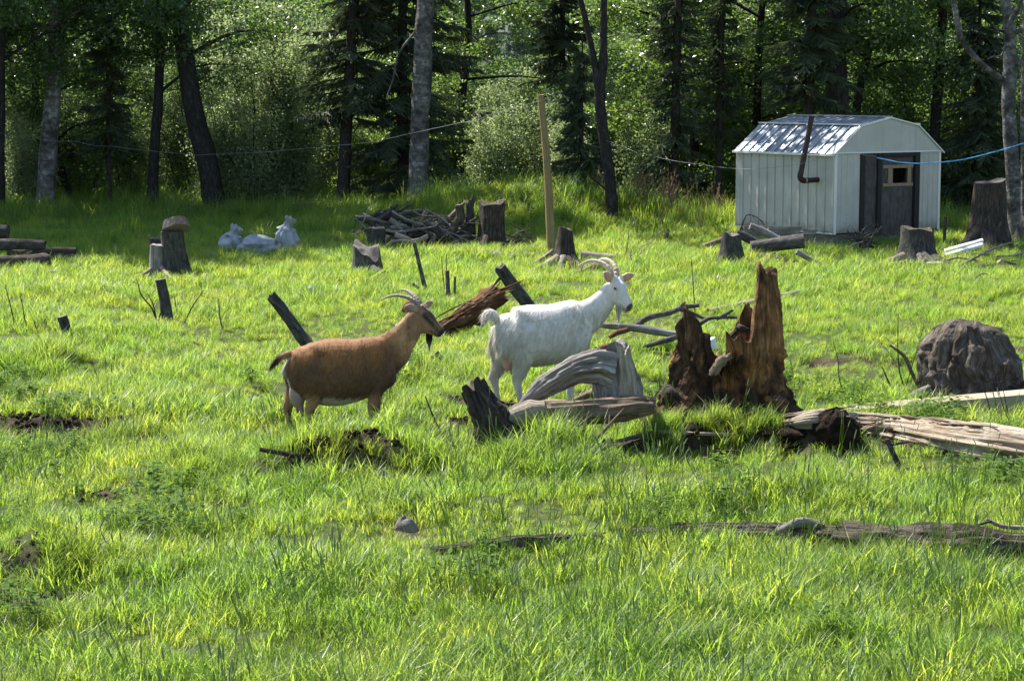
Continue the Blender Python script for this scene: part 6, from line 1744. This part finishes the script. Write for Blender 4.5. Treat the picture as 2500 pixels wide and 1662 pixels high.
NECK_W = [(.54, 0, .735, .17, .115), (.65, 0, .795, .152, .095), (.745, 0, .875, .118, .075), (.815, 0, .955, .098, .064), (.86, 0, 1.02, .085, .058), (.88, 0, 1.05, .07, .052)]
LEGS_W = [[(-.05, -.06, .72, .10, .05), (.01, -.112, .57, .12, .062), (.03, -.12, .46, .098, .058), (.01, -.11, .345, .068, .044), (-.025, -.105, .245, .047, .033), (-.012, -.105, .15, .030, .025), (.0, -.105, .06, .027, .025), (.014, -.105, .0, .024, .022)],
          [(-.10, .10, .70, .10, .06), (-.11, .12, .57, .115, .065), (-.12, .12, .46, .09, .058), (-.15, .11, .345, .062, .044), (-.19, .105, .245, .045, .033), (-.178, .105, .15, .030, .025), (-.165, .105, .06, .027, .025), (-.155, .105, .0, .024, .022)],
          [(.56, -.06, .76, .12, .05), (.535, -.098, .60, .105, .058), (.50, -.10, .48, .075, .05), (.475, -.095, .37, .052, .04), (.465, -.092, .27, .042, .035), (.465, -.092, .16, .029, .025), (.465, -.092, .06, .028, .026), (.478, -.092, .0, .024, .022)],
          [(.56, .09, .74, .12, .055), (.545, .10, .60, .10, .058), (.52, .098, .48, .073, .048), (.50, .09, .37, .05, .038), (.495, .088, .27, .041, .034), (.495, .088, .16, .028, .024), (.495, .088, .06, .027, .025), (.508, .088, .0, .024, .022)]]
TAIL_W = [(-.16, 0, .74, .035, .035), (-.195, 0, .80, .032, .03), (-.235, 0, .842, .03, .028), (-.28, 0, .835, .026, .022), (-.305, 0, .795, .012, .012)]
HORN_W = ([(-.012, .032, .06), (-.03, .04, .125), (-.09, .055, .175), (-.19, .075, .19), (-.285, .09, .155), (-.33, .10, .115)],) * 2
UD_W = ([[(-.09, 0, .52, .05, .06), (-.095, -.01, .43, .06, .07), (-.085, -.01, .36, .05, .06), (-.08, -.01, .33, .03, .04)], [(-.08, -.03, .36, .025, .022), (-.07, -.035, .31, .014, .013), (-.066, -.036, .28, .006, .006)],
         [(-.09, .03, .36, .025, .022), (-.09, .035, .32, .014, .013), (-.09, .036, .29, .006, .006)]], 'udder_pink')
def len_w(p, h):
    head = (np.linalg.norm(h, axis=1) < 0.27) & (p[:, 2] > 0.88)
    l = np.where(head, 0.006, 0.045)
    l = l + 0.035 * ((p[:, 0] < 0.02) & (p[:, 2] > 0.33) & (p[:, 2] < 0.75)) + 0.035 * (p[:, 0] < -0.21)
    return np.where(p[:, 2] < 0.26, 0.010, l)
goat('white bearded goat with pale curved horns looking toward the camera', fw_, math.radians(12), fw_[1] / 18.1, BODY_W, NECK_W, ((.892, -.02, 1.062), -54, 40, 1.12), LEGS_W, TAIL_W, HORN_W, 'horn_pale',
     ((-.25, .75, .45, .14), (.0, 1.0, .30, .16)), paint_white, ((.12, 0, -.092), .20, ((.86, .83, .76), (.86, .84, .78), (.86, .84, .78))),
     dict(n=42000, len=len_w, lift=0.22, w=0.0019, clump=0.32), UD_W, 4, extra=[[(.47, -.07, .89, .04, .03), (.50, -.095, .80, .075, .045), (.52, -.09, .68, .06, .04)]])
# ------------------------------------------------------------------ dandelion and far hillside wood
c = G(759, 742)
t = thing('dandelion_clock', 'white dandelion seed head above the grass behind the brown goat', 'flower', c)
mb = MB(); tube(mb, [c, c + [0.01, 0, 0.1], c + [0, 0, 0.2]], [0.004, 0.003], 5, 6); mb.build('stem', MAT['grass_green'], t)
rg = np.random.default_rng(1)
dv = rand_dir(rg, 160)
pc = c + [0, 0, 0.215]
e = np.cross(dv, rand_dir(rg, 160)) * 0.004
V = np.stack([pc + dv * 0.005 - e * .2, pc + dv * 0.005 + e * .2, pc + dv * 0.03 + e, pc + dv * 0.03 - e], 1).reshape(-1, 3)
MB().add(V, np.arange(640).reshape(-1, 4)).build('seed_ball', MAT['plastic'], t, smooth=False)
# ------------------------------------------------------------------ grass and weeds
def blades(rng, n, h, spread, lean, w, levels=4, tip=0.0):
    """n curved blades as strips; returns V, Q"""
    ang = rng.uniform(0, 2 * np.pi, n)
    r0 = spread * np.sqrt(rng.uniform(0, 1, n))
    a0 = rng.uniform(0, 2 * np.pi, n)
    H = h * rng.uniform(0.55, 1.15, n)
    le = lean * rng.uniform(0.25, 1.5, n) * H
    t = np.linspace(0, 1, levels)
    side = np.stack([-np.sin(ang + rng.normal(0, .6, n)), np.cos(ang), np.zeros(n)], -1)
    out = np.stack([np.cos(ang), np.sin(ang), np.zeros(n)], -1)
    base = np.stack([np.cos(a0) * r0, np.sin(a0) * r0, np.full(n, -0.02)], -1)
    droop = rng.uniform(0.0, 0.45, n)
    C = base[:, None] + out[:, None] * (le[:, None] * t ** 1.8)[..., None]
    C[..., 2] += H[:, None] * (t - droop[:, None] * t ** 3)
    ww = w * rng.uniform(0.6, 1.3, n)[:, None] * (1 - t ** 2 * (1 - tip))[None] * 0.5
    L, R = C - side[:, None] * ww[..., None], C + side[:, None] * ww[..., None]
    V = np.stack([L, R], 2).reshape(n, levels * 2, 3)
    k = np.arange(levels - 1) * 2
    q = np.stack([k, k + 1, k + 3, k + 2], -1)
    Q = (q[None] + (np.arange(n) * levels * 2)[:, None, None]).reshape(-1, 4)
    return V.reshape(-1, 3), Q

def tuft(rng, n, h, spread, lean, w, mat, name, smooth=False, extra=None):
    mb = MB()
    V, Q = blades(rng, n, h, spread, lean, w)
    mb.add(V, Q)
    mats = [mat]
    if extra:
        extra(mb, rng); mats.append(extra.mat)
    return bpy.data.objects.new(name, mb.data(name, mats, smooth))

def seed_heads(mat, n, h, hl, hr, sway, spread=0.06):
    def f(mb, rng):
        for i in range(n):
            a, b = rng.uniform(0, 6.28, 2)
            r = rng.uniform(0, spread)
            H = h * rng.uniform(0.7, 1.15)
            s = sway * rng.uniform(0.2, 1.4)
            p0 = np.array([r * math.cos(a), r * math.sin(a), 0.0])
            p1 = p0 + [s * 0.4 * math.cos(b), s * 0.4 * math.sin(b), H * 0.55]
            p2 = p0 + [s * math.cos(b), s * math.sin(b), H]
            d = (p2 - p1) / np.linalg.norm(p2 - p1)
            tube(mb, [p0, p1, p2], [0.0019, 0.0015], 3, 4, cap=False, mi=0)
            tube(mb, [p2 - d * 0.005, p2 + d * hl * 0.5, p2 + d * hl], [hr * 0.6, hr, hr * 0.3], 5, 4, mi=1)
    f.mat = mat
    return f

def plume(mat, n, h, sway):
    def f(mb, rng):
        for i in range(n):
            b = rng.uniform(0, 6.28)
            H = h * rng.uniform(0.7, 1.15)
            s = sway * rng.uniform(0.3, 1.3)
            p0 = np.array([*rng.uniform(-.08, .08, 2), 0.0])
            p2 = p0 + [s * math.cos(b), s * math.sin(b), H]
            tube(mb, [p0, (p0 + p2) / 2 + [0, 0, 0.04], p2], [0.0025, 0.0015], 3, 4, cap=False, mi=1)
            V, Q = blades(rng, 14, 0.10, 0.01, 0.6, 0.012)
            z = rng.uniform(0.72, 1.0, 14).repeat(8)
            V[:, 2] *= 0.8
            mb.add(V + (p0 + (p2 - p0) * z[:, None]), Q, mi=1)
    f.mat = mat
    return f

def clover(rng, n, mat, name):
    mb = MB()
    for i in range(n):
        a, r, h = rng.uniform(0, 6.28), rng.uniform(0, 0.13), rng.uniform(0.05, 0.17)
        c = np.array([r * math.cos(a), r * math.sin(a), h])
        ax = rng.uniform(0, 6.28)
        tilt = rng.uniform(-0.5, 0.5, 2)
        for k in range(3):
            th = ax + k * 2.09
            d = np.array([math.cos(th), math.sin(th), tilt[0] * math.cos(th) + tilt[1] * math.sin(th)])
            e = np.array([-math.sin(th), math.cos(th), 0])
            L = rng.uniform(0.022, 0.04)
            mb.add([c, c + d * L * .6 - e * L * .38, c + d * L, c + d * L * .6 + e * L * .38], [[0, 1, 2, 3]])
        mb.add([c - [0, 0, h], c + [0.002, 0, 0], c + [-0.002, 0, 0]], T=[[0, 1, 2]])
    return bpy.data.objects.new(name, mb.data(name, mat, False))

def scatter(name, label, cat, kinds, P, idx, scale, seed, mirror=None):
    coll = bpy.data.collections.new(name + '_kinds')
    for k in kinds:
        coll.objects.link(k)
    rng = np.random.default_rng(seed)
    n = len(P)
    me = bpy.data.meshes.new(name)
    me.vertices.add(n)
    me.vertices.foreach_set('co', P.astype(np.float32).ravel())
    rot = np.stack([rng.normal(0, .10, n), rng.normal(0, .10, n), rng.uniform(0, 6.283, n)], -1)
    for nm, typ, arr, key in (('rot', 'FLOAT_VECTOR', rot, 'vector'), ('sca', 'FLOAT', scale, 'value'), ('pick', 'INT', idx, 'value')):
        at = me.attributes.new(nm, typ, 'POINT')
        at.data.foreach_set(key, np.asarray(arr, np.int32 if typ == 'INT' else np.float32).ravel())
    me.update()
    o = link(bpy.data.objects.new(name, me))
    tag(o, label, cat, None, 'stuff')
    ng = bpy.data.node_groups.new(name, 'GeometryNodeTree')
    ng.interface.new_socket('Geometry', in_out='INPUT', socket_type='NodeSocketGeometry')
    ng.interface.new_socket('Geometry', in_out='OUTPUT', socket_type='NodeSocketGeometry')
    gi, go = ng.nodes.new('NodeGroupInput'), ng.nodes.new('NodeGroupOutput')
    ip = ng.nodes.new('GeometryNodeInstanceOnPoints')
    ci = ng.nodes.new('GeometryNodeCollectionInfo')
    ci.inputs['Collection'].default_value = coll
    ci.inputs['Separate Children'].default_value = True
    ci.inputs['Reset Children'].default_value = True
    ip.inputs['Pick Instance'].default_value = True
    ng.links.new(gi.outputs[0], ip.inputs['Points'])
    ng.links.new(ci.outputs[0], ip.inputs['Instance'])
    for nm, dt, sock in (('rot', 'FLOAT_VECTOR', 'Rotation'), ('sca', 'FLOAT', 'Scale'), ('pick', 'INT', 'Instance Index')):
        a = ng.nodes.new('GeometryNodeInputNamedAttribute')
        a.data_type = dt
        a.inputs['Name'].default_value = nm
        ng.links.new(a.outputs['Attribute'], ip.inputs[sock])
    ng.links.new(ip.outputs[0], go.inputs[0])
    md = o.modifiers.new('scatter', 'NODES')
    md.node_group = ng
    return o

def field(rng, y0, y1, dens, half=0.285, pad=0.8):
    A = half * (y1 ** 2 - y0 ** 2) + 2 * pad * (y1 - y0)
    n = int(A * dens)
    y = np.sqrt(rng.uniform(y0 ** 2, y1 ** 2, n))
    x = rng.uniform(-1, 1, n) * (half * y + pad)
    return x, y

def keep(x, y, rng, bare=0.93):
    k = rng.uniform(0, 1, len(x)) > dirt(x, y) * bare
    for x0, y0, x1, y1, r in EXC:
        dx, dy = x1 - x0, y1 - y0
        t = np.clip(((x - x0) * dx + (y - y0) * dy) / (dx * dx + dy * dy + 1e-9), 0, 1)
        k &= ((x - x0 - t * dx) ** 2 + (y - y0 - t * dy) ** 2) > r * r
    return k

def build_grass():
    rng = np.random.default_rng(11)
    short = [tuft(rng, 34, 0.165, 0.085, 0.65, 0.0058, MAT['grass'], 'grass_tuft_%d' % i) for i in range(5)]
    short += [tuft(rng, 42, 0.20, 0.06, 0.8, 0.0056, MAT['grass'], 'grass_tuft_%d' % (5 + i)) for i in range(2)]
    short += [tuft(rng, 34, 0.165, 0.085, 0.6, 0.0062, MAT['grass_green'], 'grass_tuft_%d' % (7 + i)) for i in range(2)]
    xs, ys = [], []
    for y0, y1, d in ((7.5, 13, 150), (13, 20, 125), (20, 28, 80), (28, 40, 48), (40, 58, 26)):
        x, y = field(rng, y0, y1, d)
        k = keep(x, y, rng)
        xs.append(x[k]); ys.append(y[k])
    x, y = np.concatenate(xs), np.concatenate(ys)
    clump = fbm(x * 0.9, y * 0.9, 7.7, 4)
    lush = fbm(x * 0.30, y * 0.30, 1.7, 3)
    front = 1 - sstep(10.5, 14.5, y)
    sc = 0.82 + 0.62 * clump + 0.2 * lush + 0.22 * front
    sc = sc + 1.2 * sstep(37, 46, y) + 0.35 * sstep(24, 34, y)
    sc = np.clip(sc * rng.uniform(0.7, 1.25, len(x)), 0.35, 2.6) * (1 - 0.55 * sstep(0.2, 0.7, dirt(x, y)))
    for gx, gy in ((fb[0] + 0.2, fb[1] + 0.05), (fw_[0] + 0.2, fw_[1] + 0.05)):       # nibbled round the goats
        sc = sc * (1 - 0.42 * np.exp(-(((x - gx) / 0.8) ** 2 + ((y - gy + 0.25) / 0.7) ** 2) ** 2))
    pg = np.clip(0.10 + 0.32 * front + 0.4 * (clump > 0.3) + 0.5 * sstep(40, 46, y), 0, 1)
    idx = np.where(rng.uniform(0, 1, len(x)) < pg, rng.integers(7, 9, len(x)), rng.integers(0, 7, len(x)))
    P = np.stack([x, y, gz(x, y)], -1)
    scatter('meadow_grass', 'bright yellow-green meadow grass growing over the whole field', 'grass', short, P, idx, sc, 1)

    # thick dark tussocks
    big = [tuft(rng, 110, 0.30, 0.13, 0.7, 0.0065, MAT['grass_green'], 'tussock_%d' % i) for i in range(2)]
    big += [tuft(rng, 110, 0.30, 0.13, 0.7, 0.0062, MAT['grass'], 'tussock_%d' % (2 + i)) for i in range(2)]
    spots = []
    for px, py, n, s, rad in ((1340, 1130, 34, 1.0, 0.34), (100, 905, 26, 1.0, 0.42), (770, 1215, 7, 0.55, 0.2), (870, 1130, 6, 0.6, 0.2), (1030, 1115, 12, 0.8, 0.25), (1640, 1052, 8, 0.65, 0.18), (1755, 1058, 8, 0.65, 0.16), (1868, 1062, 8, 0.65, 0.18), (480, 1162, 14, 0.8, 0.35), (230, 1080, 12, 0.75, 0.3), (120, 1400, 16, 0.7, 0.3), (420, 1012, 10, 0.75, 0.3),
                              (1640, 1035, 6, 0.55, 0.16), (1740, 1040, 7, 0.55, 0.16), (1860, 1045, 7, 0.6, 0.14), (1560, 880, 5, 0.6, 0.2), (2120, 820, 8, 0.9, 0.3),
                              (2470, 730, 12, 1.0, 0.3), (470, 1130, 14, 0.8, 0.4), (40, 1120, 12, 0.8, 0.4), (1990, 1210, 16, 0.85, 0.35), (700, 1110, 10, 0.8, 0.3),
                              (1600, 920, 6, 0.6, 0.2), (2280, 620, 10, 1.1, 0.4), (2130, 615, 12, 1.1, 0.5), (300, 980, 8, 0.7, 0.4), (1080, 930, 8, 0.9, 0.3)):
        c = G(px, py)
        for i in range(n):
            a, r = rng.uniform(0, 6.28), rad * math.sqrt(rng.uniform())
            spots.append((c[0] + r * math.cos(a), c[1] + r * math.sin(a), s * rng.uniform(0.6, 1.15)))
    x, y = field(rng, 8, 44, 2.2)
    k = keep(x, y, rng)
    spots += [(a, b, rng.uniform(0.35, 0.8)) for a, b in zip(x[k], y[k])]
    S = np.array(spots)
    scatter('grass_tussocks', 'dense long-bladed grass tussocks standing out of the meadow', 'grass', big,
            np.stack([S[:, 0], S[:, 1], gz(S[:, 0], S[:, 1])], -1), rng.integers(0, 4, len(S)), S[:, 2], 2)

    # timothy grass with green seed heads, mostly in the foreground
    tim = [tuft(rng, 7, 0.22, 0.05, 0.5, 0.0075, MAT['grass'], 'timothy_%d' % i, extra=seed_heads(MAT['seed'], 4, 0.36, 0.06, 0.0052, 0.07)) for i in range(4)]
    x, y = field(rng, 7.6, 13.6, 13)
    k = keep(x, y, rng) & (rng.uniform(0, 1, len(x)) < np.clip(0.5 + 0.8 * fbm(x * 0.7, y * 0.7, 3.1, 3) + 0.25 * sstep(-1, 2, x), 0.04, 1))
    x2, y2 = field(rng, 13.5, 17, 1.6)
    x, y = np.concatenate([x[k], x2]), np.concatenate([y[k], y2])
    scatter('timothy_grass', 'tall foreground grass stems with slim grey-green seed heads', 'grass', tim,
            np.stack([x, y, gz(x, y)], -1), rng.integers(0, 4, len(x)), rng.uniform(0.7, 1.15, len(x)), 3)

    # low broad-leaved weeds
    cl = [clover(rng, 34, MAT['weed'], 'weed_%d' % i) for i in range(3)]
    x, y = field(rng, 7.6, 20, 9)
    k = keep(x, y, rng) & (fbm(x * 0.8, y * 0.8, 9.3, 3) > 0.35)
    x, y = x[k], y[k]
    scatter('clover_leaves', 'low clover and broad leaved weeds among the grass', 'weeds', cl,
            np.stack([x, y, gz(x, y)], -1), rng.integers(0, 3, len(x)), rng.uniform(0.8, 1.5, len(x)), 4)

    # dry straw and litter
    st = [tuft(rng, 9, 0.22, 0.12, 1.6, 0.005, MAT['straw'], 'straw_%d' % i) for i in range(3)]
    x, y = field(rng, 7.6, 40, 5)
    k = keep(x, y, rng, 0.0) & (rng.uniform(0, 1, len(x)) < 0.25 + 0.75 * dirt(x, y))
    x, y = x[k], y[k]
    scatter('dry_straw', 'scattered dry straw stems and dead blades in the meadow', 'straw', st,
            np.stack([x, y, gz(x, y)], -1), rng.integers(0, 3, len(x)), rng.uniform(0.5, 1.1, len(x)), 5)

    # loose crumbs of soil on the bare banks
    cr = []
    for i in range(4):
        mb = MB()
        for j in range(5):
            c = np.array([*rng.uniform(-.08, .08, 2), rng.uniform(-.005, .015)]); r = rng.uniform(.008, .026)
            tube(mb, [c - [r, 0, 0], c, c + [r, 0, 0]], [r * .3, r, r * .3], 6, 5, rough=0.5, seed=i * 9 + j)
        cr.append(bpy.data.objects.new('crumb_%d' % i, mb.data('crumb', MAT['dirt'], False)))
    x, y = field(rng, 8, 19, 90)
    k = rng.uniform(0, 1, len(x)) < dirt(x, y) * 0.8
    x, y = x[k], y[k]
    scatter('soil_crumbs', 'loose dark soil crumbs lying on the bare banks', 'soil', cr, np.stack([x, y, gz(x, y)], -1), rng.integers(0, 4, len(x)), rng.uniform(0.6, 1.5, len(x)), 8)

    # tall verge grass with brown plumes by the trees
    vg = [tuft(rng, 40, 0.62, 0.12, 0.45, 0.012, MAT['grass_green'], 'verge_%d' % i) for i in range(2)]
    vg += [tuft(rng, 30, 0.55, 0.12, 0.4, 0.011, MAT['grass'], 'verge_2')]
    vg += [tuft(rng, 20, 0.5, 0.12, 0.4, 0.010, MAT['straw'], 'verge_3', extra=plume(MAT['seed_brown'], 7, 0.8, 0.12))]
    x, y = field(rng, 38, 60, 6)
    d = fbm(x * 0.3, y * 0.3, 5.5, 3)
    k = keep(x, y, rng) & (d + 0.8 * sstep(39, 46, y) > 0.45)
    pk = rng.integers(0, 3, len(x))
    c = G(1720, 560)
    nn = 150
    bx = np.concatenate([x[k], c[0] + rng.normal(0, 0.7, nn), G(1590, 560)[0] + rng.normal(0, 0.5, 40)])
    by = np.concatenate([y[k], c[1] + 0.8 + rng.normal(0, 0.6, nn), G(1590, 560)[1] + 2 + rng.normal(0, 0.6, 40)])
    pk = np.concatenate([pk[k], np.where(rng.uniform(0, 1, nn) < 0.12, 3, 2), np.where(rng.uniform(0, 1, 40) < 0.4, 3, 0)])
    k = keep(bx, by, rng, 0.0)
    bx, by, pk = bx[k], by[k], pk[k]
    scatter('verge_grass', 'tall rank grass with brown plumes along the forest edge', 'grass', vg,
            np.stack([bx, by, gz(bx, by)], -1), pk, rng.uniform(0.6, 1.25, len(bx)), 6)
build_grass()
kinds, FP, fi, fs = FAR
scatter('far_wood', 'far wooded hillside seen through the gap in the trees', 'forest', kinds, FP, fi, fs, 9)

# worn soil under the logs and stumps: no turf grows there
def wear_ground():
    me = bpy.data.objects['ground'].data
    n = len(me.vertices)
    V = np.zeros(n * 3, np.float32); me.vertices.foreach_get('co', V); V = V.reshape(-1, 3)
    c = np.zeros(n * 4, np.float32); at = me.color_attributes['coat']; at.data.foreach_get('color', c); c = c.reshape(-1, 4)
    w = np.zeros(n)
    x, y = V[:, 0], V[:, 1]
    for x0, y0, x1, y1, r in EXC:
        dx, dy = x1 - x0, y1 - y0
        t = np.clip(((x - x0) * dx + (y - y0) * dy) / (dx * dx + dy * dy + 1e-9), 0, 1)
        d = np.sqrt((x - x0 - t * dx) ** 2 + (y - y0 - t * dy) ** 2)
        w = np.maximum(w, 1 - sstep(r * 0.85, r * 1.25 + 0.02, d))
    c[:, :3] = np.maximum(c[:, :3], w[:, None])
    at.data.foreach_set('color', c.ravel())
wear_ground()
